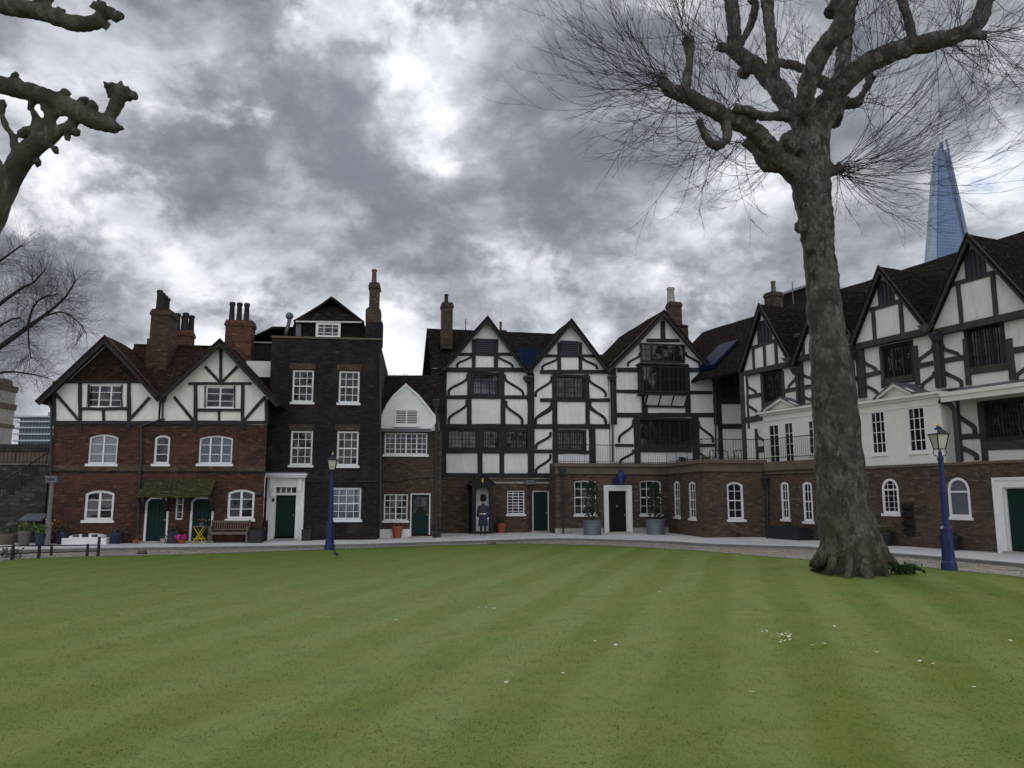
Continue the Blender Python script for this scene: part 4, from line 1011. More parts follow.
def blade_mat():
    # the same turf colour, shaded softly as thin upright blades let light round them
    m = M['grass'].copy(); m.name = 'grass_blade'; nt = m.node_tree; b = [n for n in nt.nodes if n.type == 'BSDF_PRINCIPLED'][0]
    for l in list(b.inputs['Normal'].links): nt.links.remove(l)
    g = nt.nodes.new('ShaderNodeNewGeometry'); sc = nd(nt, 'ShaderNodeVectorMath', operation='SCALE'); sc.inputs['Scale'].default_value = .35; nt.links.new(g.outputs['Normal'], sc.inputs[0])
    ad = nd(nt, 'ShaderNodeVectorMath', operation='ADD'); ad.inputs[1].default_value = (0, 0, 1); nt.links.new(sc.outputs[0], ad.inputs[0])
    no = nd(nt, 'ShaderNodeVectorMath', operation='NORMALIZE'); nt.links.new(ad.outputs[0], no.inputs[0]); nt.links.new(no.outputs[0], b.inputs['Normal']); return m
M['blade'] = blade_mat()
def cobble_mat():
    m, nt, b = new_mat('granite_setts'); co = objco(nt)
    v = nd(nt, 'ShaderNodeTexVoronoi', Scale=4.2); v.feature = 'F1'; nt.links.new(co, v.inputs['Vector'])
    e = nd(nt, 'ShaderNodeTexVoronoi', Scale=4.2); e.feature = 'DISTANCE_TO_EDGE'; nt.links.new(co, e.inputs['Vector'])
    sp = nd(nt, 'ShaderNodeSeparateColor'); nt.links.new(v.outputs['Color'], sp.inputs[0])
    col = mixc(nt, sp.outputs[0], (.25, .225, .19), (.43, .39, .33))
    r = nd(nt, 'ShaderNodeMapRange'); r.inputs[2].default_value = .09; nt.links.new(e.outputs[0], r.inputs[0])
    col = mixc(nt, r.outputs[0], (.13, .115, .095), col)
    col = mixc(nt, math_n(nt, 'MULTIPLY', noise_f(nt, co, .7, 5, .6, .4, .7), .4), col, (.12, .11, .085))
    nt.links.new(col, b.inputs['Base Color']); b.inputs['Roughness'].default_value = .8; bump(nt, b, r.outputs[0], .8, .04)
    return m
M['cobble'] = cobble_mat()
M['flag'] = brick('york_flagstones', (.68, .67, .655), (.56, .55, .54), (.36, .35, .34), stain=(.38, .37, .36), stain_amt=.5, speck=.25, bw=.9, bh=.6, ms=.012)
def flag_fix():
    # flagstones lie flat: lay the courses in plan
    m = M['flag']; nt = m.node_tree
    for n in nt.nodes:
        if n.type == 'COMBXYZ':
            sp = [k for k in nt.nodes if k.type == 'SEPXYZ'][0]
            for i in (0, 1):
                for l in list(n.inputs[i].links): nt.links.remove(l)
                nt.links.new(sp.outputs[i], n.inputs[i])
flag_fix()
M['earth'] = plain('far_ground', (.12, .11, .09), .95, .3, .2, None, .1)
M['kerbstone'] = plain('kerb_granite', (.2, .195, .185), .85, .35, 3, None, .3)

sheet('ground', [(-2500, -60), (2500, -60), (2500, 4000), (-2500, 4000)], -.06, 'earth')
sheet('cobbled_path', [(-40, 8), (-60, 60), (60, 60), (60, 8)], -.02, 'cobble')
edge_px = [(-260, 585), (-120, 571), (0, 561.5), (45, 558), (170, 554.8), (300, 550.5), (420, 546), (510, 543.8), (560, 544.4), (600, 545.6), (640, 547.4), (700, 551), (760, 556), (820, 560.5), (895, 564.5), (960, 571), (1024, 577.5), (1150, 592), (1300, 612)]
LE = smooth_line([G(x, y).xy for x, y in edge_px], 8)
# lawn: gridded so that it can roll a little, cut along its far edge
def lawn_z(x, y): return .02 + .02 * noise.noise(Vector((x * .25, y * .25, 0)))
xs = sorted({p.x for p in LE}); 
me = bpy.data.meshes.new('lawn'); bm = bmesh.new(); rows = []
for p in LE:
    col = []
    for k in range(41):
        t = (k / 40); y = -12 + (p.y + 12) * t; x = p.x * (.55 + .45 * t) if abs(p.x) > 18 else p.x
        z = lawn_z(x, y) if k < 40 else .0
        col.append(bm.verts.new((x, y, z)))
    col.append(bm.verts.new((p.x, p.y + .04, -.05)))
    rows.append(col)
for a, c in zip(rows[:-1], rows[1:]):
    for k in range(41): bm.faces.new((a[k], c[k], c[k+1], a[k+1]))
bmesh.ops.recalc_face_normals(bm, faces=bm.faces[:])
bm.to_mesh(me); bm.free(); me.materials.append(M['grass'])
for p in me.polygons: p.use_smooth = True
if me.polygons[0].normal.z < 0: me.flip_normals()
lawn = bpy.data.objects.new('lawn', me); COL.objects.link(lawn); struct(lawn)
# pavement with a kerb
kerb_px = [(-200, 556), (0, 550.5), (70, 548.3), (130, 547.6), (300, 545.3), (420, 542.2), (500, 539.8), (560, 538.2), (620, 539.6), (670, 541.3), (710, 543.6), (760, 545.2), (815, 547), (893, 553), (960, 558), (1024, 563.5), (1200, 580)]
KE = smooth_line([G(x, y, PZ).xy for x, y in kerb_px], 6)
poly = [tuple(p) for p in KE] + [(40, 8), (40, 48), (-40, 48)]
sheet('pavement', poly, PZ, 'flag')
b = MB()
for p, q in zip(KE[:-1], KE[1:]):
    t = (q - p).normalized(); n = Vector((t.y, -t.x)); n = n if n.y < 0 or n.x < -.3 else -n
    a, c = p + n * .2, q + n * .2
    b.add([(p.x, p.y, PZ + .004), (q.x, q.y, PZ + .004), (c.x, c.y, PZ - .004), (a.x, a.y, PZ - .004), (a.x, a.y, -.05), (c.x, c.y, -.05)], [(0, 1, 2, 3), (3, 2, 5, 4)])
struct(b.build('kerb', 'kerbstone'))
# low stone edging at the lawn border
b = MB()
for p, q in zip(LE[:-1], LE[1:]):
    t = (q - p).normalized(); n = Vector((-t.y, t.x)); n = n if n.y > 0 else -n
    a, c = p + n * .05, q + n * .05; a2, c2 = p + n * .2, q + n * .2
    b.add([(a.x, a.y, .0), (c.x, c.y, .0), (c2.x, c2.y, .0), (a2.x, a2.y, .0), (a2.x, a2.y, -.05), (c2.x, c2.y, -.05)], [(0, 1, 2, 3), (3, 2, 5, 4)])
struct(b.build('lawn_edging', 'kerbstone'))

# ------------------------------------------------------------------ grass blades
def blades(n_near, n_far):
    rg = np.random.default_rng(3)
    lx = np.array([p.x for p in LE]); ly = np.array([p.y for p in LE]); od = np.argsort(lx)
    n = n_near
    y = 4.0 + 29 * rg.random(n) ** 2.1
    x = (rg.random(n) * 2 - 1) * (y * .74 + 1.0)
    keep = y < np.interp(x, lx[od], ly[od]) - .05
    x, y = x[keep], y[keep]; n = len(x)
    h = .007 + .016 * rg.random(n) ** 2; a = rg.random(n) * 6.283; lean = 1.3 + 1.8 * rg.random(n); la = rg.random(n) * 6.283
    ww = (.004 + .0005 * y) * (.6 + .8 * rg.random(n)); z = np.full(n, .018)
    a = la + 1.5708; dx, dy = np.cos(a) * ww / 2, np.sin(a) * ww / 2
    v = np.empty((n, 3, 3))
    v[:, 0] = np.stack([x - dx, y - dy, z], 1); v[:, 1] = np.stack([x + dx, y + dy, z], 1)
    v[:, 2] = np.stack([x + np.cos(la) * h * lean, y + np.sin(la) * h * lean, z + h], 1)
    V = v.reshape(-1, 3)
    # follow the roll of the lawn
    n = len(V) // 3
    base = V.reshape(-1, 3, 3)[:, 0, :2]
    zz = np.array([lawn_z(x, y) - .02 for x, y in base]); V[:, 2] += np.repeat(zz, 3)
    me = bpy.data.meshes.new('grass_blades'); me.vertices.add(len(V)); me.vertices.foreach_set('co', V.ravel())
    me.loops.add(len(V)); me.loops.foreach_set('vertex_index', np.arange(len(V), dtype=np.int32))
    me.polygons.add(n); me.polygons.foreach_set('loop_start', np.arange(n, dtype=np.int32) * 3)
    me.update(); me.validate(); me.materials.append(M['blade'])
    o = bpy.data.objects.new('grass_blades', me); COL.objects.link(o)
    stuff(o, 'short mown green grass blades covering the lawn', 'grass')
blades(260000, 0)
# daisies
dz = MB()
for k in range(7):
    a = 2 * math.pi * k / 7; dz.add([(0, 0, .045), (.022*math.cos(a-.35), .022*math.sin(a-.35), .05), (.03*math.cos(a), .03*math.sin(a), .048), (.022*math.cos(a+.35), .022*math.sin(a+.35), .05)], [(0, 1, 2, 3)])
dproto = dz.build('daisy', plain('white_petals', (.8, .8, .78), .7, .05, 9, None, 0)); tag(dproto, 'tiny white daisy in the mown grass', 'daisy', 'daisies in the lawn')
b = MB(); b.blob((0, 0, .05), .005, 6, 4, 0); b.tube([(0, 0, 0), (0, 0, .045)], .002, 4); b.build('daisy_eye', 'yellow', dproto)
spots = [(763 + random.gauss(0, 3) + i * 3.6, 635 + i * .75 + random.gauss(0, 2.2)) for i in range(9)] + [(786 + random.gauss(0, 7), 641 + random.gauss(0, 3.5)) for _ in range(20)] + [(822 + random.gauss(0, 6), 650 + random.gauss(0, 2)) for _ in range(6)] + \
        [(877, 658), (921, 667), (935, 670), (907, 638), (834, 630), (596, 646), (616, 650), (608, 590), (612, 586), (660, 595), (563, 679), (512, 680), (975, 694), (479, 611), (486, 611), (494, 612), (396, 624), (266, 626), (507, 688), (751, 698), (1010, 645), (998, 640)]
for i, (x, y) in enumerate(spots):
    o = dproto if i == 0 else copy_tree(dproto)
    g = G(x, y); o.location = (g.x, g.y, lawn_z(g.x, g.y)); s = random.uniform(.6, 1.0); o.scale = (s, s, 1); o.rotation_euler = (random.uniform(-.3, .3), random.uniform(-.3, .3), random.uniform(0, 6))
# ================================================================== trees
def bark_mat(name, c1, c2, c3, moss=None):
    m, nt, b = new_mat(name); co = objco(nt)
    mp = nd(nt, 'ShaderNodeMapping'); mp.inputs['Scale'].default_value = (1, 1, .55); nt.links.new(co, mp.inputs[0])
    col = mixc(nt, noise_f(nt, mp.outputs[0], 3.4, 7, .7, .44, .58), c1, c2)
    col = mixc(nt, noise_f(nt, mp.outputs[0], 5.5, 6, .7, .54, .60), col, c3)
    col = mixc(nt, math_n(nt, 'MULTIPLY', noise_f(nt, co, 18, 5, .75, .5, .68), .7), col, tuple(x * .35 for x in c1))
    col = mixc(nt, noise_f(nt, co, 1.1, 4, .6, .48, .66), col, tuple(x * .5 for x in c1))
    if moss:
        sp = nd(nt, 'ShaderNodeSeparateXYZ'); nt.links.new(co, sp.inputs[0])
        r = nd(nt, 'ShaderNodeMapRange'); r.inputs[1].default_value = 2.4; r.inputs[2].default_value = .0; nt.links.new(sp.outputs[2], r.inputs[0])
        col = mixc(nt, math_n(nt, 'MULTIPLY', math_n(nt, 'MULTIPLY', r.outputs[0], noise_f(nt, co, 2.2, 4, .6, .35, .6)), .6), col, moss)
    nt.links.new(col, b.inputs['Base Color']); b.inputs['Roughness'].default_value = .95; b.inputs['Specular IOR Level'].default_value = .1
    bump(nt, b, noise_f(nt, mp.outputs[0], 9, 7, .75, .25, .75), 1.0, .09)
    return m
M['bark'] = bark_mat('plane_bark', (.18, .16, .132), (.075, .066, .055), (.25, .232, .20), (.09, .088, .042))
M['bark_left'] = bark_mat('pale_plane_bark', (.15, .145, .105), (.095, .092, .068), (.21, .205, .16))
M['twig'] = plain('twig_bark', (.030, .025, .022), .9, .3, 4, None, 0)
def spline(pts, n=6):
    """pts: list of (Vector, r)"""
    out = []
    for i in range(len(pts) - 1):
        a = [pts[max(i-1, 0)], pts[i], pts[i+1], pts[min(i+2, len(pts)-1)]]
        for k in range(n):
            t = k / n
            f = lambda q: .5*((2*q[1]) + (q[2]-q[0])*t + (2*q[0]-5*q[1]+4*q[2]-q[3])*t*t + (3*q[1]-q[0]-3*q[2]+q[3])*t**3)
            out.append((f([x[0] for x in a]), max(.004, f([x[1] for x in a]))))
    return out + [pts[-1]]
def wood(name, mb, mat, parent, voxel=.04, lump=.03, bark=.012, flute=0):
    o = mb.build(name, mat, None)
    md = o.modifiers.new('r', 'REMESH'); md.mode = 'VOXEL'; md.voxel_size = voxel
    dg = bpy.context.evaluated_depsgraph_get(); me = bpy.data.meshes.new_from_object(o.evaluated_get(dg)); old = o.data
    o.modifiers.clear(); o.data = me; bpy.data.meshes.remove(old); me.name = name
    bm = bmesh.new(); bm.from_mesh(me); bm.verts.ensure_lookup_table(); seen = set(); best = []
    for v0 in bm.verts:                                  # keep the one connected body of wood
        if v0.index in seen: continue
        st = [v0]; seen.add(v0.index); comp = []
        while st:
            v = st.pop(); comp.append(v)
            for e_ in v.link_edges:
                q = e_.other_vert(v)
                if q.index not in seen: seen.add(q.index); st.append(q)
        if len(comp) > len(best): best = comp
    keep = {v.index for v in best}; bmesh.ops.delete(bm, geom=[v for v in bm.verts if v.index not in keep], context='VERTS'); bm.to_mesh(me); bm.free()
    n = len(me.vertices); co = np.empty(n * 3); me.vertices.foreach_get('co', co); no = np.empty(n * 3); me.vertex_normals.foreach_get('vector', no)
    co = co.reshape(-1, 3); no = no.reshape(-1, 3); d = np.empty(n)
    for i in range(n):
        p = Vector(co[i]); rg_ = 1 - abs(noise.noise(Vector((p.x * 4.5, p.y * 4.5, p.z * 2.2)))) * 2
        if flute and p.z < 1.6 and math.hypot(p.x, p.y) < 1.1: d0 = flute * (1 - max(0, p.z) / 1.6) ** 1.4 * (math.sin(6 * math.atan2(p.y, p.x) + 2.5 * noise.noise(p * .9)) + .5 * math.sin(11 * math.atan2(p.y, p.x) + 1.3))
        else: d0 = 0
        d[i] = d0 - bark * 1.2 * max(0, rg_) ** 3 + lump * noise.noise(p * 2.1) + lump * .6 * noise.noise(p * 5.3) + bark * noise.noise(Vector((p.x * 15, p.y * 15, p.z * 7)))
    co += no * d[:, None]; me.vertices.foreach_set('co', co.ravel()); me.polygons.foreach_set('use_smooth', [True] * len(me.polygons))
    if not me.materials: me.materials.append(M[mat])
    me.update(); o.parent = parent; return o
def limb_fn(Y0, thin=1.0):
    def P(x, y, r, dy=0.0):
        d = ray(x, y); t = (Y0 + dy) / d.y
        return (C0 + d * t, r * t / F * (thin if r < 15 else 1))
    return P

# ---------------------------------------------------------------- the big plane tree on the lawn
base = G(856, 574); Y0 = base.y; LP = limb_fn(Y0, .80)
root = thing('plane_tree', 'big bare pollarded plane tree with a thick flared trunk standing on the lawn edge', 'tree', (base.x, base.y, 0))
rel = Vector((base.x, base.y, 0))
zz = lambda X, Y: (530 + X / 2.073, Y / 2.073)
mb = MB()
def limb(pts, seed=0, bumpy=.10, n=12, mbx=None):
    s = spline(pts, 6); (mbx or mb).tube([p - rel for p, _ in s], [r for _, r in s], n, True, bumpy, seed); return s
limb([LP(853, 582, 33), LP(853, 566, 32), LP(851, 545, 30), LP(847, 525, 27.5), LP(843, 505, 25.5), LP(839, 450, 22.5), LP(834.5, 400, 21.5), LP(828.5, 345, 18.5), LP(824, 300, 16.5), LP(819.5, 255, 15.5), LP(816.5, 225, 16), LP(812, 195, 18), LP(811, 170, 19), LP(812, 145, 17), LP(814, 122, 16)], 1, .06, 20)
for x, y, tx, ty, r, dy in ((829, 545, 811, 574, 8, -.2), (837, 548, 828, 579, 7, -.8), (850, 550, 847, 583, 7, -1.05), (863, 548, 869, 583, 8, -1.1), (874, 545, 889, 581, 8, -.8), (875, 540, 904, 577, 8, -.3), (830, 540, 808, 568, 6, .5), (873, 538, 902, 570, 7, .5)):
    r *= .85; xi = x + (850 - x) * .3; a = LP(xi, y - 18, r * 1.0, dy * .3); b_ = LP(x + (tx - x) * .15, y + 2, r * 1.05, dy * .6); c_ = LP(x + (tx - x) * .55, y + (ty - y) * .6, r * .9, dy * .85); c = G(tx, ty, -.08); d = LP(tx, ty, r * .4)
    limb([a, b_, c_, (c, d[1])], x, .1, 10)
limb([LP(*zz(575, 372), 15), LP(*zz(525, 335), 13, -.2), LP(*zz(470, 277), 11.5, -.6), LP(*zz(400, 240), 10.5, -1.0), LP(*zz(335, 203), 10, -1.3), LP(*zz(290, 186), 9.5, -1.6), LP(*zz(270, 158), 6, -1.7)], 2)
limb([LP(*zz(318, 195), 8, -1.4), LP(*zz(330, 135), 5.5, -1.6), LP(*zz(329, 92), 7, -1.7), LP(*zz(329, 78), 4, -1.7)], 3)
limb([LP(*zz(405, 255), 7, -1.0), LP(*zz(408, 285), 6, -1.2), LP(*zz(383, 303), 6, -1.4), LP(*zz(362, 275), 5.5, -1.5), LP(*zz(352, 250), 3, -1.6)], 4)
limb([LP(*zz(520, 345), 9), LP(*zz(487, 340), 8, .3), LP(*zz(470, 312), 7, .5), LP(*zz(445, 292), 6, .6)], 5)
limb([LP(*zz(592, 270), 16), LP(*zz(545, 232), 13, .6), LP(*zz(512, 182), 12, 1.1), LP(*zz(470, 140), 10.5, 1.5), LP(*zz(425, 108), 9.5, 1.8), LP(*zz(398, 98), 6, 1.9)], 6)
limb([LP(*zz(425, 108), 9, 1.8), LP(*zz(423, 60), 8.5, 1.9), LP(*zz(418, 8), 9, 2.0), LP(*zz(412, -40), 7, 2.1), LP(*zz(400, -90), 6, 2.3)], 7)
limb([LP(*zz(432, 100), 5, 1.8), LP(*zz(456, 55), 5, 1.5), LP(*zz(468, 10), 5, 1.4), LP(*zz(462, -10), 6, 1.4)], 8)
limb([LP(*zz(505, 170), 9, 1.1), LP(*zz(502, 110), 7.5, 1.0), LP(*zz(495, 40), 7, .9), LP(*zz(492, 5), 8, .9), LP(*zz(488, -60), 5, .9)], 9)
limb([LP(*zz(585, 262), 15), LP(*zz(570, 200), 12, -.6), LP(*zz(598, 118), 12, -1.1), LP(*zz(640, 60), 12, -1.5), LP(*zz(662, 0), 12, -1.8), LP(*zz(690, -70), 10, -2.2), LP(*zz(700, -150), 8, -2.5)], 10)
limb([LP(*zz(622, 30), 10, -1.4), LP(*zz(640, -10), 10, -1.4), LP(*zz(610, -80), 8, -1.5)], 101)
limb([LP(*zz(625, 250), 14, .3), LP(*zz(645, 150), 10, 1.2), LP(*zz(655, 70), 9, 1.8), LP(*zz(662, 0), 8, 2.2), LP(*zz(650, -90), 6, 2.6)], 11)
limb([LP(*zz(600, 250), 16), LP(*zz(640, 187), 14, -.4), LP(*zz(700, 130), 12.5, -.9), LP(*zz(790, 97), 12.5, -1.3), LP(*zz(880, 75), 11, -1.7), LP(*zz(925, 48), 10, -1.9), LP(*zz(945, 0), 9.5, -2.0), LP(*zz(955, -60), 7, -2.1)], 12)
limb([LP(*zz(905, 70), 8, -1.8), LP(*zz(938, 76), 5, -1.9)], 121)
limb([LP(*zz(792, 88), 7, -1.3), LP(*zz(785, 40), 6, -1.1), LP(*zz(765, -20), 5.5, -.9), LP(*zz(750, -80), 4, -.8)], 13)
limb([LP(*zz(632, 205), 10, .3), LP(*zz(668, 215), 7.5, .8), LP(*zz(690, 195), 5, 1.0), LP(*zz(706, 165), 5, 1.1)], 14)
limb([LP(*zz(620, 185), 8, .8), LP(*zz(585, 152), 6, 1.4), LP(*zz(545, 135), 6, 1.8), LP(*zz(505, 128), 5, 2.2)], 15)
limb([LP(*zz(535, 240), 8, -.4), LP(*zz(480, 240), 5.5, -.9), LP(*zz(450, 228), 6, -1.1), LP(*zz(425, 222), 4, -1.2)], 16)
limb([LP(*zz(610, 350), 12), LP(*zz(628, 355), 8, -.2), LP(*zz(636, 352), 5, -.3)], 17)
knots = [(329, 85, 8, -1.7), (272, 160, 7, -1.7), (300, 195, 7, -1.6), (352, 252, 5, -1.6), (385, 302, 6, -1.4), (398, 98, 7, 1.9), (418, 5, 9, 2), (420, 80, 8, 1.8), (462, -2, 7, 1.4), (492, 8, 8, .9), (706, 162, 6, 1.1), (680, 210, 7, .9), (938, 75, 6, -1.9), (640, 352, 8, -.2), (540, 295, 13, -.5), (560, 470, 9, -.3), (578, 515, 7, -.4), (430, 225, 6, -1.2), (445, 150, 9, 1.6), (650, 65, 9, -1.5), (760, 110, 7, -1.2), (655, 40, 10, -1.6), (488, 338, 8, .3)]
for i, (X, Y, r, dy) in enumerate(knots):
    p, rr = LP(*zz(X, Y), r, dy); mb.blob(p - rel, rr, 10, 8, .45, i)
wood('trunk', mb, 'bark', root, .03, .04, .02, .06)

# twigs
def twig(mb, p, d, length, r, rnd, up=.25, sub=5, wig=.12, seg=7):
    pts = [Vector(p)]; d = d.normalized(); st = length / seg; curl = Vector((rnd.gauss(0, wig), rnd.gauss(0, wig), rnd.gauss(0, wig)))
    for i in range(seg):
        d = (d + curl * .35 + Vector((0, 0, up * (i / seg) * .55)) + Vector((rnd.gauss(0, .05), rnd.gauss(0, .05), rnd.gauss(0, .05)))).normalized()
        pts.append(pts[-1] + d * st)
    mb.tube(pts, [r * (1 - .8 * i / seg) for i in range(seg + 1)], 3, False)
    for _ in range(sub):
        k = rnd.randint(2, seg - 1); dd = (pts[k] - pts[k-1]).normalized()
        ax = dd.orthogonal(); ax.rotate(Matrix.Rotation(rnd.uniform(0, 6.28), 3, dd)); q = (dd + ax * rnd.uniform(.2, .6)).normalized()
        twig(mb, pts[k], q, length * rnd.uniform(.18, .45), r * .52, rnd, up * 1.3, 2 if sub > 3 else 0, wig, 4)
rnd = random.Random(5); tw = MB()
# emitter: place, main heading in the picture plane (right, up), depth heading, spread, number, length
EM = [(329, 84, -1.7, (-.25, 1), 0, .45, 20, 3.3), (272, 160, -1.7, (-1, .55), 0, .5, 26, 3.4), (275, 170, -1.7, (-1, .0), -.1, .45, 20, 3.2), (300, 200, -1.6, (-.8, -.35), 0, .5, 16, 3.0),
      (352, 252, -1.6, (-.9, -.25), -.2, .5, 18, 2.9), (385, 305, -1.4, (-.6, -.6), -.2, .55, 12, 2.4), (445, 292, .6, (-.7, -.5), .3, .55, 16, 2.8), (488, 345, .3, (-.5, -.8), .3, .5, 12, 2.0),
      (425, 222, -1.2, (-.6, .8), -.3, .5, 14, 2.6), (400, 240, -1.0, (.0, 1), -.2, .5, 14, 2.6), (350, 200, -1.3, (-.1, 1), .0, .4, 14, 3.0), (398, 98, 1.9, (-.8, .6), .3, .5, 16, 2.8), (418, 0, 2.0, (-.3, 1), .3, .55, 14, 2.6), (462, -8, 1.4, (.1, 1), .2, .6, 10, 2.4), (492, 5, .9, (.15, 1), 0, .6, 12, 2.6),
      (445, 150, 1.6, (-.6, .5), .4, .6, 10, 2.4), (505, 128, 2.2, (-.2, .9), .6, .6, 12, 2.6), (706, 160, 1.1, (.5, 1), .3, .5, 18, 2.9), (685, 205, .9, (1, .2), .3, .5, 14, 3.0), (640, 352, -.2, (1, .35), -.1, .28, 30, 5.4), (642, 355, -.2, (1, -.1), .1, .28, 20, 4.6), (640, 362, -.2, (.6, -.7), -.1, .4, 9, 2.2),
      (938, 76, -1.9, (1, -.1), 0, .5, 16, 2.6), (935, 80, -1.9, (.5, -.9), 0, .4, 10, 2.2), (880, 80, -1.7, (.2, 1), 0, .5, 12, 2.4), (790, 92, -1.3, (.2, 1), .2, .55, 16, 2.6), (720, 122, -1.0, (.05, 1), 0, .5, 14, 2.6), (765, -20, -.9, (.1, 1), 0, .5, 10, 2.2), (650, 60, -1.5, (.3, 1), -.3, .6, 12, 2.6), (570, 200, -.6, (-.3, 1), -.4, .5, 12, 2.4), (600, 230, -.3, (.3, 1), -.5, .5, 12, 2.6), (855, 90, -1.6, (.6, -.7), .0, .4, 14, 2.8), (560, 370, -.2, (-.5, -.8), -.3, .5, 6, 1.4), (690, -70, -2.2, (.3, 1), 0, .6, 12, 2.5), (945, -20, -2.0, (.4, 1), 0, .6, 14, 2.6), (400, -90, 2.3, (-.4, 1), 0, .6, 12, 2.4)]
for X, Y, dy, (hx, hz), hy, sp_, n, ln in EM:
    p, _ = LP(*zz(X, Y), 3, dy)
    for _ in range(n):
        j = Vector((rnd.gauss(0, .12), rnd.gauss(0, .12), rnd.gauss(0, .12)))
        d = Vector((hx, hy, hz)).normalized() + Vector((rnd.gauss(0, sp_ * 1.15), rnd.gauss(0, sp_ * 1.3), rnd.gauss(0, sp_ * 1.15)))
        twig(tw, p - rel + j, d, ln * rnd.uniform(.55, 1.25), .0105, rnd, .42, 7, .10, 9)
t_ = tw.build('twigs', 'twig', root, recalc=False); t_['kind'] = 'stuff'
# ivy, weeds and bare soil at the foot
wd = thing('weed_clump', 'small clump of green weeds by the foot of the big tree', 'plant', G(903, 575)); mb2 = MB(); rnd2 = random.Random(2)
for i in range(150):
    a = rnd2.uniform(0, 6.28); q = Vector((rnd2.gauss(0, .22), rnd2.gauss(0, .14), 0))
    mb2.leaf(q + Vector((0, 0, rnd2.uniform(0, .22))), Vector((math.cos(a) * .6, math.sin(a) * .6, 1)), rnd2.uniform(.07, .16), rnd2)
mb2.build('leaves', 'leaf', wd)
sb = thing('stone_block', 'squared pale stone block lying on the grass behind the big tree', 'stone', G(914, 565)); mb2 = MB(); mb2.frustum(0, 0, 0, .14, .13, .115, 4, math.pi/4)
bb = MB(); bb.box(-.14, .14, -.1, .1, .02, .15); bb.box(-.1, .1, -.12, .12, 0, .03); bb.build('block', 'stone', sb)

# ---------------------------------------------------------------- pollarded plane reaching in from the left
Y0 = 13.5; LP = limb_fn(Y0, .84); tb = LP(-150, 600, 1)[0]; tb.z = 0
root = thing('plane_tree', 'pollarded plane tree with knuckled leafless limbs reaching over the lawn beyond the cottages', 'tree', tb); rel = tb.copy(); mb = MB()
limb([(tb + Vector((0, 0, -.1)), 1.0), (tb + Vector((0, 0, .5)), .75), LP(-150, 450, 40), LP(-148, 300, 34), LP(-140, 180, 32), LP(-140, 60, 26), LP(-120, -40, 20), LP(-100, -120, 14)], 1, .07, 18)
limb([LP(-138, 40, 18), LP(-80, -12, 13), LP(-30, -3, 11), LP(0, 5, 10.5), LP(40, 12, 10.5), LP(70, 23, 9.5), LP(94, 23, 9), LP(103, 14, 6)], 2)
limb([LP(-140, 110, 22), LP(-90, 65, 14), LP(-40, 76, 12), LP(0, 84, 11), LP(32, 93, 11), LP(60, 103, 11.5), LP(85, 116, 11), LP(108, 125, 10), LP(118, 129, 6)], 3)
limb([LP(106, 123, 8), LP(115, 108, 7.5), LP(119, 94, 8)], 4)
limb([LP(-148, 340, 26), LP(-80, 320, 18), LP(-34, 268, 14), LP(-3, 215, 12), LP(10, 180, 12), LP(25, 155, 13), LP(46, 140, 11), LP(62, 130, 7), LP(74, 127, 5)], 5)
limb([LP(35, 145, 8), LP(38, 125, 6), LP(33, 110, 4)], 6); limb([LP(48, 138, 10), LP(50, 120, 8), LP(56, 113, 6)], 7); limb([LP(16, 160, 8), LP(14, 140, 4), LP(4, 122, 3.5), LP(1, 104, 4)], 8)
limb([LP(2, 175, 8), LP(-12, 150, 7), LP(-20, 130, 6)], 9)
for i, (x, y, r) in enumerate([(102, 8, 5), (96, 6, 3.5), (109, 13, 5), (116, 17, 4.5), (121, 16, 3), (106, 26, 4), (110, 87, 5), (119, 89, 6), (127, 94, 6), (134, 96, 3.5), (114, 92, 5), (122, 128, 3), (45, 0, 7), (60, 12, 4), (15, 75, 3.5), (18, 79, 2.5), (65, 94, 4), (85, 101, 4), (92, 105, 4), (95, 108, 3), (32, 106, 4), (36, 116, 3), (48, 110, 5), (58, 110, 5), (62, 113, 3), (44, 108, 3), (70, 124, 4), (76, 132, 4), (68, 138, 3), (72, 129, 5), (27, 131, 4), (22, 134, 4), (2, 104, 4), (37, 163, 4), (55, 150, 3), (14, 190, 3)]):
    p, rr = LP(x, y, r * 1.45, (i % 3 - 1) * .05); mb.blob(p - rel, rr, 9, 7, .8, i + 50)
wood('trunk', mb, 'bark_left', root, .032, .025, .012)

# ---------------------------------------------------------------- bare twiggy trees in the distance
def grow(mb, p, d, length, r, lev, rnd, up=.12, spread=.55):
    seg = 5; pts = [Vector(p)]; d = d.normalized()
    for i in range(seg):
        d = (d + Vector((rnd.gauss(0, .1), rnd.gauss(0, .1), rnd.gauss(0, .1) + up * .3))).normalized(); pts.append(pts[-1] + d * length / seg)
    mb.tube(pts, [r * (1 - .6 * i / seg) for i in range(seg + 1)], 5 if lev > 2 else 3, False)
    if lev == 0: return
    for k in range(4 if lev > 1 else 3):
        i = rnd.randint(1, seg); dd = (pts[i] - pts[i-1]).normalized(); ax = dd.orthogonal(); ax.rotate(Matrix.Rotation(rnd.uniform(0, 6.28), 3, dd))
        grow(mb, pts[i], dd + ax * rnd.uniform(.4, 1) * spread * 1.6, length * rnd.uniform(.5, .75), r * .5, lev - 1, rnd, up, spread)
rnd = random.Random(11); Y0 = 46.0; LP = limb_fn(Y0); tb = LP(-70, 530, 1)[0]; tb.z = 0
root = thing('bare_tree', 'leafless spreading tree with fine twigs behind the stone wall', 'tree', tb); rel = tb.copy(); mb = MB(); tk = MB(); tw = MB()
limb([(tb, .5), LP(-68, 470, 7), LP(-62, 420, 6), LP(-55, 380, 5)], 1, .05, 10, tk)
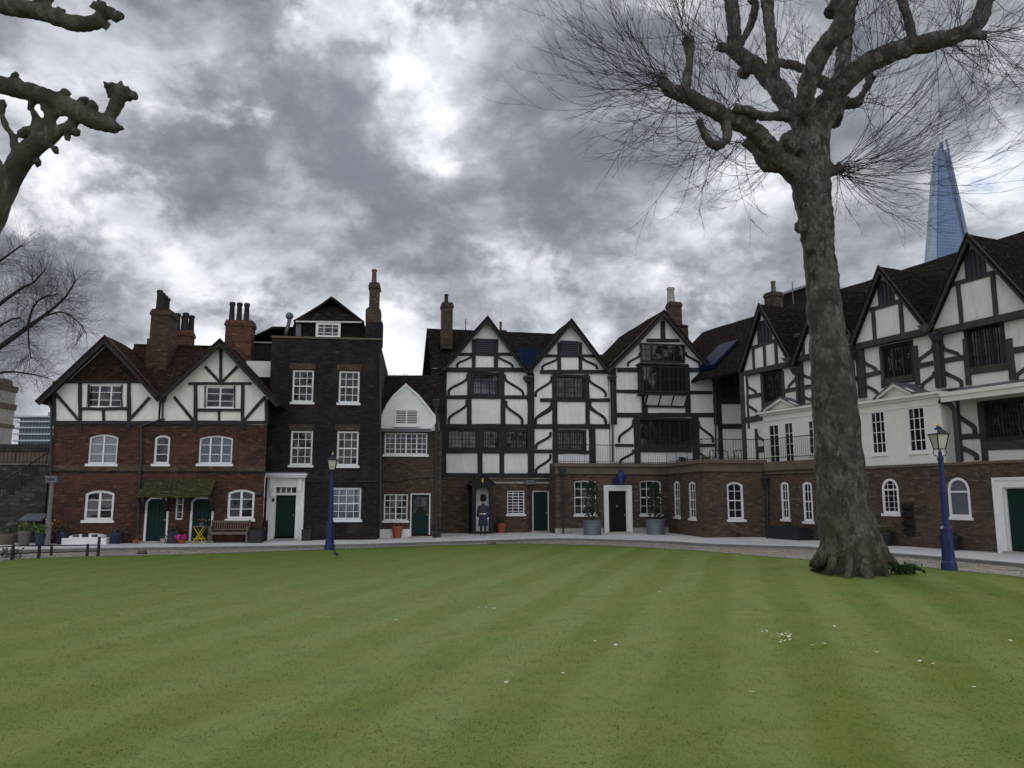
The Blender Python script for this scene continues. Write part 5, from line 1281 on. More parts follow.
mains = [[LP(-60, 400, 5), LP(-25, 366, 3.4), LP(0, 347, 2.6), LP(28, 327, 2.2), LP(50, 311, 1.5), LP(66, 296, 1.0), LP(76, 280, .7)],
         [LP(-58, 390, 4.5), LP(-30, 330, 3.2), LP(0, 304, 2.0), LP(12, 295, 1.6), LP(24, 287, 1.2), LP(34, 282, .9), LP(45, 270, .6)],
         [LP(-55, 385, 4), LP(-35, 300, 2.6), LP(-12, 270, 1.8), LP(4, 258, 1.2), LP(22, 245, .7)], [LP(-50, 390, 4), LP(-20, 380, 2), LP(5, 372, 1.2), LP(30, 374, .7), LP(48, 378, .5)],
         [LP(-40, 350, 2.5), LP(-10, 332, 1.5), LP(10, 320, 1.0), LP(20, 318, .7)], [LP(28, 327, 1.5), LP(32, 310, 1.0), LP(42, 298, .8), LP(58, 294, .5)], [LP(40, 318, 1.2), LP(62, 312, .8), LP(78, 322, .6), LP(86, 332, .4)], [LP(28, 327, 1.0), LP(29, 345, .6), LP(31, 358, .4)]]
for m_ in mains:
    s = limb(m_, 3, .03, 6, tk)
    for i in range(4, len(s), 1):
        for _ in range(4):
            p, r = s[i]; dd = (s[i][0] - s[i-1][0]).normalized(); ax = dd.orthogonal(); ax.rotate(Matrix.Rotation(rnd.uniform(0, 6.28), 3, dd))
            grow(tw, p - rel, dd * .6 + ax * rnd.uniform(.4, 1.0), rnd.uniform(.7, 2.0), .011, 2, rnd, .1)
tk.build('trunk', 'twig', root, smooth=True); t_ = tw.build('twigs', 'twig', root, recalc=False); t_['kind'] = 'stuff'
for k, (px, lab) in enumerate(((397, 'bare tree behind the low roof of the white gabled house, beside the dark townhouse'), (424, 'bare tree rising behind the low roof, nearest to the timber framed house'))):
    Y0 = 58 + 3 * k; LP = limb_fn(Y0); tb = LP(px, 500, 1)[0]; tb.z = 0; ht = LP(px, 392, 1)[0].z
    root = thing('bare_tree', lab, 'tree', tb); rel = tb.copy(); tk = MB(); tw = MB()
    tk.tube([(0, 0, 0), (.1, 0, ht * .5), (0, 0, ht)], [.3, .22, .13], 8, True, .05, k); tk.build('trunk', 'twig', root, smooth=True)
    for i in range(7):
        a = rnd.uniform(0, 6.28); grow(tw, Vector((0, 0, ht * rnd.uniform(.8, 1))), Vector((math.cos(a) * .8, math.sin(a) * .8, 1)), rnd.uniform(1.0, 1.7), .03, 3, rnd, .05)
    t_ = tw.build('twigs', 'twig', root, recalc=False); t_['kind'] = 'stuff'
# ================================================================== things standing about
def mpp(x, y, z=PZ): return (G(x, y, z) - C0).dot(Vector((0, math.cos(TH), math.sin(TH)))) / F     # metres per pixel at a ground point
def rot_of(f): return math.atan2(f.u.y, f.u.x)
def put(name, label, cat, x, y, rz=0, z=PZ, group=None): return thing(name, label, cat, G(x, y, z), rz, group)

# ---- street lamps
def street_lamp(x, y, ytop, label):
    t = put('street_lamp', label, 'street lamp', x, y, .15, 0.0, 'blue street lamps'); H = (y - ytop) * mpp(x, y, 0) * 1.0; k = H / 4.0
    b = MB(); b.frustum(0, 0, -.03, .22, .195, .185, 8); b.frustum(0, 0, .22, .27, .18, .16, 8); b.frustum(0, 0, .27, 1.06, .16, .135, 8); b.frustum(0, 0, 1.06, 1.12, .165, .165, 8); b.frustum(0, 0, 1.12, 1.2, .15, .09, 8)
    b.lathe([(r, z) for r, z in ((.095, 1.18), (.1, 1.22), (.09, 1.3), (.085, 2.0), (.072, 2.95), (.09, 2.97), (.09, 3.02), (.05, 3.08), (.045, 3.2))], n=14)
    if k != 1: b.v = [(p[0], p[1], p[2] * k) for p in b.v]
    b.build('column', 'blue', t)
    d = MB(); d.box(-.06, .06, -.166, -.14, .42 * k, .86 * k); d.build('access_door', 'blue', t)
    b = MB()
    for i in range(4):
        a = math.pi / 4 + i * math.pi / 2; c, s_ = math.cos(a), math.sin(a)
        b.tube([(c*r, s_*r, z * k) for r, z in ((.045, 3.06), (.13, 3.08), (.17, 3.15), (.14, 3.24), (.11, 3.27))], .014, 6)
    b.build('cradle', 'iron', t)
    b = MB(); z0, z1 = 3.27 * k, 3.66 * k
    for i in range(4):
        a = math.pi / 4 + i * math.pi / 2; c, s_ = math.cos(a), math.sin(a); b.tube([(c*.15, s_*.15, z0), (c*.25, s_*.25, z1)], .016, 5)
    b.frustum(0, 0, z0 - .02, z0, .115, .115); b.frustum(0, 0, z1 - .01, z1 + .02, .205, .205); b.frustum(0, 0, z1 + .02, z1 + .13 * k, .19, .09); lf = b.build('lantern_frame', 'iron', t)
    b = MB(); b.frustum(0, 0, z0, z1 - .012, .1, .172); b.build('lantern_glass', 'lantern_glass', t)
    b = MB(); b.frustum(0, 0, z1 + .13 * k, z1 + .17 * k, .09, .1, 8); b.frustum(0, 0, z1 + .17 * k, z1 + .22 * k, .1, .06, 8); b.build('crown', 'blue', t)
    b = MB(); b.lathe([(.03, z1 + .21 * k), (.05, z1 + .245 * k), (.03, z1 + .28 * k), (.012, z1 + .31 * k), (.004, z1 + .36 * k)], n=10); b.build('finial', 'gold', t, smooth=True)
    return t
street_lamp(949.5, 571, 421.5, 'blue street lamp with a gilt finial on the lawn edge beside the big tree')
street_lamp(329.5, 550, 452, 'blue street lamp at the lawn edge in front of the dark brick townhouse')

# ---- wall lantern over the black door
f = HA; u, z = f.p(621.5, 484, .45); z1_ = f.p(621.5, 468.5, .45)[1]; w_ = f.world(u, -.45)
t = thing('wall_lantern', 'blue lantern on an iron bracket above the black door', 'lantern', (w_.x, w_.y, z), rot_of(f)); hh = z1_ - z
b = MB(); b.frustum(0, 0, hh * .45, hh * .52, .26, .26, 6); b.frustum(0, 0, hh * .52, hh * .8, .25, .08, 6); b.lathe([(.05, hh * .8), (.06, hh * .86), (.02, hh)], n=8); b.frustum(0, 0, 0, .03, .12, .12, 6)
for i in range(6):
    a = math.pi / 6 + i * math.pi / 3; b.tube([(.13 * math.cos(a), .13 * math.sin(a), 0), (.25 * math.cos(a), .25 * math.sin(a), hh * .46)], .014, 4)
b.build('lantern_frame', 'blue', t); b = MB(); b.frustum(0, 0, .03, hh * .45, .1, .22, 6); b.build('lantern_glass', plain('blue_lantern_glass', (.03, .06, .25), .15, .2, 3, None, 0), t)
b = MB(); b.tube([(-.3, .42, .1), (-.28, .2, .35), (-.1, .05, .5), (0, 0, hh * .7)], .022, 6); b.tube([(0, .43, hh * .85), (0, 0, hh * .85)], .02, 6); b.box(-.38, -.22, .36, .44, 0, .3); b.build('bracket', 'blue', t)

# ---- clipped trees in zinc tubs
def tub_tree(x0, x1, yt, yb, ytree, label, seed):
    xc = (x0 + x1) / 2; m = mpp(xc, yb); t = put('potted_tree', label, 'potted tree', xc, yb - 1.0, 0, PZ, 'clipped trees beside the black door'); r = (x1 - x0) / 2 * m; h = (yb - yt) * m
    b = MB(); b.lathe([(r * .97, 0), (r * .97, h * .1), (r * .96, h * .12), (r * .98, h * .85), (r * 1.02, h * .88), (r * 1.02, h), (r * .94, h), (r * .94, h * .93)], n=20); b.build('tub', 'zinc', t, smooth=False)
    b = MB(); b.lathe([(r * .94, h * .88), (r * .5, h * .93), (.02, h * .95)], n=16); b.build('soil', 'soil', t)
    H = (yb - ytree) * m; rn = random.Random(seed)
    b = MB(); b.tube([(0, 0, h * .9), (.04, 0, h + (H - h) * .4), (-.02, .02, H * .93)], [.045, .035, .015], 7)
    for k in range(5): a = rn.uniform(0, 6.28); zq = h + (H - h) * rn.uniform(.2, .8); b.tube([(.02, 0, zq), (.25 * math.cos(a), .25 * math.sin(a), zq + .2)], [.02, .008], 5)
    b.build('stem', 'twig', t)
    b = MB()
    for zc, rr in ((.2, .36), (.42, .4), (.62, .36), (.82, .3), (.95, .2)):
        cz = h + (H - h) * zc
        for _ in range(170):
            v = Vector((rn.gauss(0, 1), rn.gauss(0, 1), rn.gauss(0, 1))).normalized() * rr * rn.uniform(.55, 1.05)
            b.leaf(Vector((rn.gauss(0, .03), 0, cz)) + v * Vector((1, 1, .75)).length / 1.6, v + Vector((0, 0, .2)), rn.uniform(.07, .13), rn)
    b.build('foliage', 'leaf', t)
tub_tree(583, 602, 521, 536, 484, 'clipped evergreen in a round zinc tub, between the plain window and the black door', 1)
tub_tree(646, 665.5, 520, 535.5, 486, 'clipped evergreen in a round zinc tub at the corner window past the black door', 2)

# ---- benches, table, pots
f = H1; rz = rot_of(f)
def at(f, x, y, out):                       # a ground point in front of a facade, out metres from the wall
    u = f.p(x, y)[0]; w = f.world(u, -out); return Vector((w.x, w.y, PZ))
t = thing('garden_bench', 'weathered wooden garden bench under the window of the brick cottage', 'bench', at(f, 231, 541, .35), rz)
W = abs(f.p(250, 540)[0] - f.p(211, 540)[0]) / 2
b = MB()
for i in range(4): b.box(-W, W, -.3 + i * .115, -.3 + i * .115 + .095, .43, .455)
b.box(-W, W, -.3, -.27, .36, .43); b.build('seat', 'bench_wood', t)
b = MB(); b.box(-W, W, .2, .235, .84, .92); b.box(-W, W, .2, .235, .52, .58); n = 17
for i in range(n): x = -W + .06 + (2 * W - .12) * i / (n - 1); b.box(x - .022, x + .022, .206, .228, .58, .84)
b.build('backrest', 'bench_wood', t)
for sx in (-1, 1):
    x = sx * (W - .035)
    for y0, zt in ((-.3, .64), (.2, .95)):
        b = MB(); b.box(x - .035, x + .035, y0, y0 + .07, 0, zt); b.build('leg', 'bench_wood', t)
    b = MB(); b.box(x - .045, x + .045, -.33, .22, .64, .68); b.build('armrest', 'bench_wood', t)
t = thing('folding_table', 'yellow folding garden table in front of the green door beside the bench', 'table', at(f, 203, 541, .55), rz); w2 = abs(f.p(209.5, 540)[0] - f.p(196.5, 540)[0]) / 2
b = MB(); b.box(-w2, w2, -.26, .26, .68, .70)
for i in range(5): b.box(-w2, w2, -.26 + i * .108, -.17 + i * .108, .70, .715)
b.build('tabletop', 'bench_wood', t)
for y in (-.22, .22):
    for s_ in (-1, 1):
        b = MB(); b.tube([(s_ * w2 * .85, y + .015 * s_, 0), (-s_ * w2 * .8, y + .015 * s_, .69)], .018, 6); b.build('leg', 'yellow', t)
    b = MB(); b.tube([(-w2 * .85, y, .2), (w2 * .85, y, .2)], .013, 5); b.build('stretcher', 'yellow', t)
base_t = at(f, 204, 541, .55)
def plant_in(t, z, n, spread, hgt, mat, seed, size=.1):
    b = MB(); rn = random.Random(seed)
    for _ in range(n):
        a = rn.uniform(0, 6.28); q = Vector((rn.gauss(0, spread), rn.gauss(0, spread), z + rn.uniform(0, hgt)))
        b.leaf(q, Vector((math.cos(a), math.sin(a), rn.uniform(.2, 1.4))), size * rn.uniform(.6, 1.3), rn)
    return b.build('foliage', mat, t)
def flower_pot(label, loc, r, h, mat, pmat=None, n=60, ph=.3, group=None, square=False, rz=0, seed=1, name='flower_pot', cat='pot', size=.1, w=None):
    t = thing(name, label, cat, loc, rz, group); b = MB()
    if square:
        w = w or r
        b.box(-w, w, -r, r, 0, h * .93); b.box(-w - .02, w + .02, -r - .02, r + .02, h * .9, h); b.box(-w - .015, w + .015, -r - .015, r + .015, 0, .05)
    else: b.lathe([(r * .68, 0), (r * .7, .02), (r * .95, h * .78), (r * 1.05, h * .8), (r * 1.05, h), (r * .93, h), (r * .9, h * .9)], n=18)
    b.build('pot', mat, t)
    b = MB()
    if square: b.box(-w * .93, w * .93, -r * .93, r * .93, h, h + .012)
    else: b.lathe([(r * .9, h * .88), (r * .4, h * .93), (.01, h * .93)], n=14)
    b.build('soil', 'soil', t)
    if pmat: plant_in(t, h, n, r * .6, ph, pmat, seed, size)
    return t
def px_w(f, x0, x1): return abs(f.p(x1, 535)[0] - f.p(x0, 535)[0]) / 2
def px_h(x, y0, y1): return abs(y1 - y0) * mpp(x, y1)
flower_pot('small potted plant standing on the yellow folding table', base_t + Vector((0, 0, .715)), .09, .13, 'zinc', 'leaf_rust', 30, .14, seed=4, size=.08)
M['planter_dark'] = plain('charcoal_planter', (.018, .02, .026), .6, .2, 3, None, .05)
M['planter_blue'] = plain('glazed_blue_pot', (.02, .03, .06), .35, .25, 3, None, .05)
flower_pot('square charcoal planter between the two green cottage doors', at(f, 176.7, 541, .4), px_w(f, 171.5, 182), px_h(176, 530, 541.7), 'planter_dark', 'leaf', 25, .08, square=True, rz=rz, seed=5)
flower_pot('square charcoal planter at the end of the bench, next to the white doorcase', at(f, 258, 541, .4), px_w(f, 252, 264), px_h(258, 529, 541), 'planter_dark', 'leaf', 25, .08, square=True, rz=rz, seed=6)
flower_pot('squat pot of bright pink flowers on the pavement by the yellow table', at(f, 187.6, 541, .8), .16, .16, 'terracotta', 'pink', 70, .16, seed=7, size=.09)
flower_pot('blue glazed pot by the white cellar light, next to the signpost', at(f, 67, 542, .5), px_w(f, 61, 73), px_h(67, 531.5, 543), 'planter_blue', 'leaf', 60, .25, seed=8)
flower_pot('blue glazed pot by the white cellar light, nearest to the drainpipe', at(f, 120.5, 542, .5), px_w(f, 114, 127), px_h(120, 532, 542.5), 'planter_blue', 'leaf', 40, .18, seed=9)
flower_pot('small red pot on the doorstep pavement next to the drainpipe', at(f, 140, 542, .5), .13, .16, 'terracotta', 'leaf_rust', 20, .1, seed=10)
flower_pot('small stone pot on the pavement between green door and charcoal planter', at(f, 167, 542, .5), .12, .2, 'stone', 'leaf', 20, .1, seed=11)
t = thing('shrub', 'rusty leaved shrub with a few yellow flowers against the cottage corner', 'shrub', at(f, 56, 542, .35), 0)
b = MB(); rn = random.Random(3)
for _ in range(9): a = rn.uniform(0, 6.28); b.tube([(0, 0, 0), (.15 * math.cos(a), .1 * math.sin(a), .5), (.3 * math.cos(a), .15 * math.sin(a), rn.uniform(.7, 1.0))], [.015, .01, .005], 4)
b.build('stems', 'twig', t); plant_in(t, .15, 220, .2, .75, 'leaf_rust', 12, .09)
b = MB(); [b.blob((rn.gauss(0, .12), -.1, rn.uniform(.75, 1.05)), .035, 6, 4, .2) for _ in range(9)]; b.build('flowers', 'yellow', t)
f = H2; flower_pot('square charcoal planter against the dark townhouse, beside its white doorcase', at(f, 308, 540, .35), px_w(f, 303, 312.5), px_h(308, 529, 539.5), 'planter_dark', 'leaf', 25, .06, square=True, rz=rot_of(f), seed=13)
f = H3; flower_pot('tall terracotta pot in front of the white plinth by the half glazed door', at(f, 397.3, 537, .3), px_w(f, 392, 403), px_h(397, 525.5, 537), 'terracotta', 'leaf_rust', 30, .12, seed=14)
f = H4; flower_pot('tall terracotta pot planted with greenery right beside the sentry box', at(f, 500, 533, .35), px_w(f, 495.6, 504.6), px_h(500, 524, 533.5), 'terracotta', 'leaf', 60, .25, seed=15)
f = HR
flower_pot('long low black planter under the windows behind the big tree trunk', at(f, 797, 541, .5), .38, px_h(796, 529, 542), 'planter_dark', 'leaf', 60, .08, square=True, rz=rot_of(f), seed=16, w=1.05)
flower_pot('round black pot below the arched leaded window', at(f, 892, 545, .4), .36, px_h(892, 532, 545), 'planter_dark', 'leaf', 40, .08, seed=17)
flower_pot('round black pot below the arched grey blind window, behind the lamp post', at(f, 958, 549, .4), .36, px_h(958, 536, 551), 'planter_dark', 'leaf', 40, .08, seed=18)
u, z = f.p(911.5, 536); z1_ = f.p(911.5, 502)[1]; w_ = f.world(u, -.06)
t = thing('wall_planter', 'tall narrow dark wooden rack with scooped shelves fixed to the brick wall', 'wall rack', (w_.x, w_.y, z), rot_of(f)); hh = z1_ - z; ww = px_w(f, 907.5, 916)
b = MB(); b.box(-ww, ww, -.02, .05, 0, hh); b.build('backboard', plain('dark_brown_wood', (.035, .022, .016), .8, .3, 4, None, .2), t)
for i in range(4):
    z0 = hh * (.03 + .24 * i); b = MB(); b.xprism([(-.02, z0), (-.2, z0 + .1), (-.24, z0 + hh * .13), (-.2, z0 + hh * .13), (-.02, z0 + .06)], -ww * .9, ww * .9)
    for s_ in (-1, 1): b.xprism([(-.02, z0), (-.2, z0 + .1), (-.24, z0 + hh * .13), (-.02, z0 + hh * .2)], s_ * ww * .9 - .02, s_ * ww * .9 + .02)
    b.build('scoop', 'timber', t)

# ---- white cellar light in front of the cottage
f = H1; u0, u1 = f.p(70.5, 543)[0], f.p(114, 543)[0]; w_ = f.world((u0 + u1) / 2, -.75); hw = (u1 - u0) / 2; m = mpp(92, 544)
t = thing('cellar_light', 'low white walled cellar light with an arched three pane window', 'cellar window', (w_.x, w_.y, PZ), rz)
b = MB(); b.box(-hw, hw, -.1, .65, -.02, 6.2 * m); b.build('base_wall', 'white', t)
aw = hw * .72; n = 12; zb_ = 6.2 * m; top = [(aw - 2 * aw * i / n, zb_ + .12 + (6.8 * m - .12) * math.sqrt(max(0, 1 - (1 - 2 * i / n) ** 2 * .8)) - .12) for i in range(n + 1)]
b = MB(); b.prism([(-aw, zb_), (aw, zb_)] + top, .0, .6); b.build('arched_hood', 'white', t)
for i in (-1, 0, 1):
    b = MB(); b.box(i * aw * .58 - aw * .2, i * aw * .58 + aw * .2, -.02, -.003, zb_ + .04, zb_ + (4.4 if i == 0 else 3.4) * m); b.build('pane', 'glass', t)

# ---- left-hand corner: signpost, covered tubs, stone wall, stairs, railings
f = H1
t = put('signpost', 'stone coloured post with a small lettered board at the cottage corner', 'signpost', 46.8, 545.3, 0); m = mpp(46.8, 545.3)
b = MB(); b.frustum(0, 0, 0, 26 * m, .11, .10, 8); b.frustum(0, 0, 26 * m, 62.5 * m, .075, .065, 8); b.build('post', 'kerbstone', t)
b = MB(); b.box(-.22, .22, -.1, .1, 62.5 * m, 68 * m); b.box(-.26, .26, -.13, .13, 68 * m, 69 * m); b.build('sign_board', 'zinc', t)
b = MB(); 
for i in range(5): b.box(-.17 + i * .07, -.13 + i * .07 + .01, -.106, -.1, 64 * m, 66.4 * m)
b.build('lettering', 'iron', t)
t = put('covered_planter', 'little lead roofed stand over dark shelves beside the stone stairs', 'planter stand', 29.5, 544, 0); m = mpp(29.5, 544); w_ = 9 * m
b = MB()
for sx in (-1, 1):
    for y in (-.02, .4): b.box(sx * w_ - .03, sx * w_ + .03, y, y + .05, 0, 24 * m)
b.box(-w_, w_, .4, .44, 8 * m, 24 * m); b.box(-w_, w_, 0, .42, 12 * m, 13 * m); b.build('stand', 'timber', t)
b = MB(); b.xprism([(-.14, 22.5 * m), (.5, 29 * m), (.5, 30 * m), (-.16, 23.6 * m)], -w_ - .12, w_ + .12); b.build('roof', 'lead', t)
flower_pot('wooden tub with bright green foliage under the little lead roof', G(24, 545.5, PZ), 6 * m, 14 * m, 'grey_wood', 'leaf_bright', 90, .3, seed=20)
flower_pot('blue tub with bright green foliage next to the signpost', G(39.5, 545.5, PZ), 5 * m, 11 * m, 'planter_blue', 'leaf_bright', 110, .35, seed=21)
flower_pot('mossy stone tub at the foot of the stairs', G(7, 544.5, PZ), .34, .42, 'stone_dark', 'leaf', 50, .2, seed=22)
t = put('shrub', 'pale leaved little bush on the lawn corner beside the low fence', 'shrub', 11, 559, 0, 0); plant_in(t, 0, 160, .16, .32, plain('grey_leaf', (.11, .13, .085), .8, .3, 6, None, 0), 23, .08)
# low post and rail fence along the lawn corner
def fence_post(x, yt, yb): return G(x, yb, 0), (yb - yt) * mpp(x, yb, 0)
t = put('low_fence', 'low dark timber post and rail fence at the corner of the lawn', 'fence', 38.5, 558, 0, 0); o = Vector(t.location)
P_ = [(-60, 551, 565), (12, 545, 560), (38.5, 545, 558.5), (98, 537, 556)]
heads = []
for x, yt, yb in P_:
    g, hh = fence_post(x, yt, yb); b = MB(); b.frustum((g - o).x, (g - o).y, -.02, hh, .038, .034); b.build('post', 'timber', t); heads.append((g - o, hh))
for k, fr in ((0, .92), (1, .42)):
    b = MB(); pts = [p + Vector((0, 0, h_ * (fr if i < 3 else fr * .62))) for i, (p, h_) in enumerate(heads)]; b.tube(pts, .018, 6); b.build('rail', 'timber', t)
for x, yt, yb, lab in ((51, 545, 555, 'short iron stake at the kerb behind the low fence, near the signpost'), (87, 544, 555.5, 'short iron stake at the kerb next to the end post of the low fence')):
    tt = put('stake', lab, 'stake', x, yb, 0, 0); b = MB(); b.frustum(0, 0, -.02, (yb - yt) * mpp(x, yb, 0), .035, .03); b.build('shaft', 'iron', tt)
# wall and stairs
pw = G(48, 541.5, PZ); YW = pw.y + .4
Wf = Facade(thing('stone_wall', 'dark rubble stone retaining wall beside the cottage with a walkway behind it', 'wall', (pw.x, YW, 0), 0), (pw.x, YW), (1, 0))
zt = Wf.p(30, 465)[1]; ul = Wf.p(-120, 500)[0]
b = MB(); b.box(ul, -.02, 0, 3.5, 0, zt); Wf.bld(b, 'lower_wall', 'stone_wall'); b = MB(); b.box(ul, -.02, -.06, 3.5, zt, zt + .07); Wf.bld(b, 'coping', 'stone_dark')
zt2 = Wf.p(30, 451, -3.4)[1]; zt3 = Wf.p(30, 444, -3.4)[1]
b = MB(); b.box(ul, .8, 3.5, 4.1, 0, zt2); Wf.bld(b, 'upper_wall', 'stone_dark'); b = MB(); b.box(ul, .8, 3.4, 4.2, zt2, zt3); Wf.bld(b, 'parapet', 'stone_wall')
def iron_rail(name, label, p0, p1, hgt, n):
    t = thing(name, label, 'railing', p0); d = p1 - p0; b = MB(); b.tube([Vector((0, 0, hgt)), d + Vector((0, 0, hgt))], .03, 6); b.build('top_rail', 'iron', t)
    b = MB(); b.tube([Vector((0, 0, .08)), d + Vector((0, 0, .08))], .02, 5); b.build('bottom_rail', 'iron', t)
    b = MB()
    for i in range(n + 1): q = d * (i / n); b.tube([q, q + Vector((0, 0, hgt))], .028 if i % 8 == 0 else .013, 4)
    b.build('bar_infill', 'iron', t)
iron_rail('wall_railing', 'black iron railing along the top of the dark stone wall', Wf.world(ul, .25, zt + .07), Wf.world(-.05, .25, zt + .07), (465 - 449) * mpp(20, 541) * 1.02, 44)
sx0 = Wf.p(48, 473, 1.3)[0]; sz0 = Wf.p(48, 473, 1.3)[1]; sx1 = Wf.p(-60, 541, 1.3)[0]
t = thing('stone_stairs', 'dark stone staircase rising beside the wall towards the cottage', 'stairs', Wf.world(0, 0)); b = MB(); n = 16
for i in range(n):
    xa = sx0 + (sx1 - sx0) * i / n; xb = sx0 + (sx1 - sx0) * (i + 1) / n; b.box(xb, xa, -1.3, -.001, 0 if i else 0, sz0 * (1 - i / n) + .02 * (i % 2) * 0)
b.build('steps', 'stone_wall', t)
a = Wf.world(sx0, -1.25, sz0); c = Wf.world(sx1, -1.25, .1)
iron_rail('stair_railing', 'black iron handrail sloping down the stone stairs', a, c, .95, 30)

# ---- stone tower corner and the far office block at the left
d = atY(9, 440, 58); d.x += .4; zt = atY(9, 376, 54).z
t = thing('stone_tower', 'pale stone turret corner with moulded cornices at the edge of the view', 'tower', (d.x, 52, 0)); b = MB(); b.frustum(-5, 4.4, 0, zt - .6, 4.6, 4.6, 8); b.build('wall', 'stone', t)
b = MB(); z2_ = atY(9, 397, 52).z; z3_ = atY(9, 418, 52).z
b.frustum(-5, 4.4, zt - .6, zt - .2, 4.7, 4.75, 8); b.frustum(-5, 4.4, zt - .2, zt + .3, 4.4, 4.3, 8); b.frustum(-5, 4.4, z2_ - .2, z2_ + .2, 4.7, 4.75, 8); b.frustum(-5, 4.4, z3_ - .15, z3_ + .1, 4.7, 4.7, 8); b.build('cornice', 'stone_dark', t)
D_ = 260; x0, x1 = atY(20, 430, D_).x, atY(62, 430, D_).x
t = thing('office_block', 'distant glass office block with white floor slabs seen between the stone tower and the cottage', 'office building', (x0, D_, 0))
b = MB(); zz_ = [atY(30, y, D_).z for y in (447, 440, 433.5, 427, 421, 416)]
for i, z in enumerate(zz_): b.box(-1.6 * (i > 0) - (i == 3) * 2 - (i == 5) * 2, x1 - x0 + 2, -1, 12, z - .5, z)
b.box(-8, -1.7, -.6, 10, zz_[0] - .1, zz_[0] + .8); b.build('floor_slab', plain('pale_concrete', (.5, .52, .55), .7, .15, .2, None, 0), t)
og = plain('office_glass', (.10, .14, .18), .25, .35, .15, None, 0)
b = MB(); b.box(0, x1 - x0, 0, 11, 0, zz_[-1]); b.build('glazing', og, t); b = MB()
for i in range(14): x = (x1 - x0) * i / 13; b.box(x - .08, x + .08, -.25, -.02, zz_[0] - 8, zz_[-1] - .55)
b.build('mullion_grid', 'zinc', t); b = MB(); b.box((x1 - x0) * .55, (x1 - x0) * .95, 2, 8, zz_[-1], zz_[-1] + 1.6); b.build('plant_room', 'felt', t)

# ---- glass skyscraper far behind the right-hand roofs
def sky_glass(name, c, ref, w_, h_):
    m, nt, b = new_mat(name); co = objco(nt); sp = nd(nt, 'ShaderNodeSeparateXYZ'); nt.links.new(co, sp.inputs[0])
    fl = math_n(nt, 'LESS_THAN', math_n(nt, 'FRACT', math_n(nt, 'DIVIDE', sp.outputs[2], h_)), .17)
    vl = math_n(nt, 'LESS_THAN', math_n(nt, 'FRACT', math_n(nt, 'DIVIDE', math_n(nt, 'ADD', sp.outputs[0], sp.outputs[1]), w_)), .12)
    ln = math_n(nt, 'MULTIPLY', math_n(nt, 'MAXIMUM', fl, vl), .24)
    col = mixc(nt, noise_f(nt, co, .02, 3, .5, .3, .7), c, tuple(min(1, x * 1.35) for x in c)); nt.links.new(mixc(nt, ln, col, (.45, .52, .62)), b.inputs['Base Color'])
    b.inputs['Roughness'].default_value = .45; b.inputs['Specular IOR Level'].default_value = .15; b.inputs['Metallic'].default_value = ref; return m
D_ = 800
def V(x, y, Y): return atY(x, y, Y)
gl = V(940, 497, D_); org = Vector((gl.x, gl.y, 0))
t = thing('glass_skyscraper', 'tapering blue glass skyscraper rising behind the roofs of the black and white row', 'skyscraper', org)
def along(xa, ya, xb, yb, y, Y): k = (y - ya) / (yb - ya); return V(xa + (xb - xa) * k, y, Y)
def facet(name, L0, R0, ytop_l, ytop_r, mat, YL, YR, ybot=500, th=1.2):
    p = [along(*L0, ybot, YL), along(*R0, ybot, YR), along(*R0, ytop_r, YR), along(*L0, ytop_l, YL)]; p = [q - org for q in p]
    for q in p[:2]: q.z = -.0
    bk = [q + Vector((0, th + 0.0, 0)) for q in p]; b = MB(); b.add(p + bk, [(0, 1, 2, 3), (7, 6, 5, 4), (0, 4, 5, 1), (1, 5, 6, 2), (2, 6, 7, 3), (3, 7, 4, 0)]); return b.build(name, mat, t)
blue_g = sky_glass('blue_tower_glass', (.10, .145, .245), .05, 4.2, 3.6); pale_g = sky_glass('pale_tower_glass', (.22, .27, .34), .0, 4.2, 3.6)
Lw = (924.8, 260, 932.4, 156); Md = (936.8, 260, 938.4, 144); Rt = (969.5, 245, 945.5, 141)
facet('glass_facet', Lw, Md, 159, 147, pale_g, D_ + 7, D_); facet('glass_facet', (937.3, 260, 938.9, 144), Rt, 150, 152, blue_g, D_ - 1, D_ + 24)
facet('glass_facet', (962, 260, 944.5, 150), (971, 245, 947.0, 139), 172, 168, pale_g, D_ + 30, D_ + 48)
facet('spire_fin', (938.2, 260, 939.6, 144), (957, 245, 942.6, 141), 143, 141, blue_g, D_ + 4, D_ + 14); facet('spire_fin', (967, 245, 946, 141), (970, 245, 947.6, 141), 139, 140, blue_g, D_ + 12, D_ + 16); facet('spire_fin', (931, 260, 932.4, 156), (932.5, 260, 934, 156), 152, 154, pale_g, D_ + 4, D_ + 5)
b = MB()
for i in range(9):
    y = 150 + i * 2.6; a = along(*Md, y, D_ + 6) - org; c = along(*Rt, y, D_ + 26) - org
    b.tube([a, c], .5, 4)
b.build('spire_floors', 'zinc', t)

# ---- sentry box and guardsman
f = H4; rz4 = rot_of(f); uS = f.p(479, 533)[0]; w_ = f.world(uS, -.62); hw = px_w(f, 468.9, 489.2)
t = thing('sentry_box', 'black wooden sentry box with a pitched roof and pale inside', 'sentry box', (w_.x, w_.y, PZ), rz4)
zE_ = f.p(479, 483.5, .9)[1] - PZ; zA_ = f.p(479, 473.5, .9)[1] - PZ; ow = px_w(f, 473.8, 486.2)
b = MB(); b.box(-hw, -hw + .05, -.45, .5, .1, zE_); b.box(hw - .05, hw, -.45, .5, .1, zE_); b.box(-hw, hw, .45, .5, .1, zE_); b.box(-hw - .06, hw + .06, -.5, .55, 0, .1)
n = 12; zs = f.p(479, 492, .9)[1] - PZ; ztp = f.p(479, 487.5, .9)[1] - PZ
arc = [(ow * math.cos(math.pi * i / n), zs + (ztp - zs) * math.sin(math.pi * i / n)) for i in range(n + 1)]
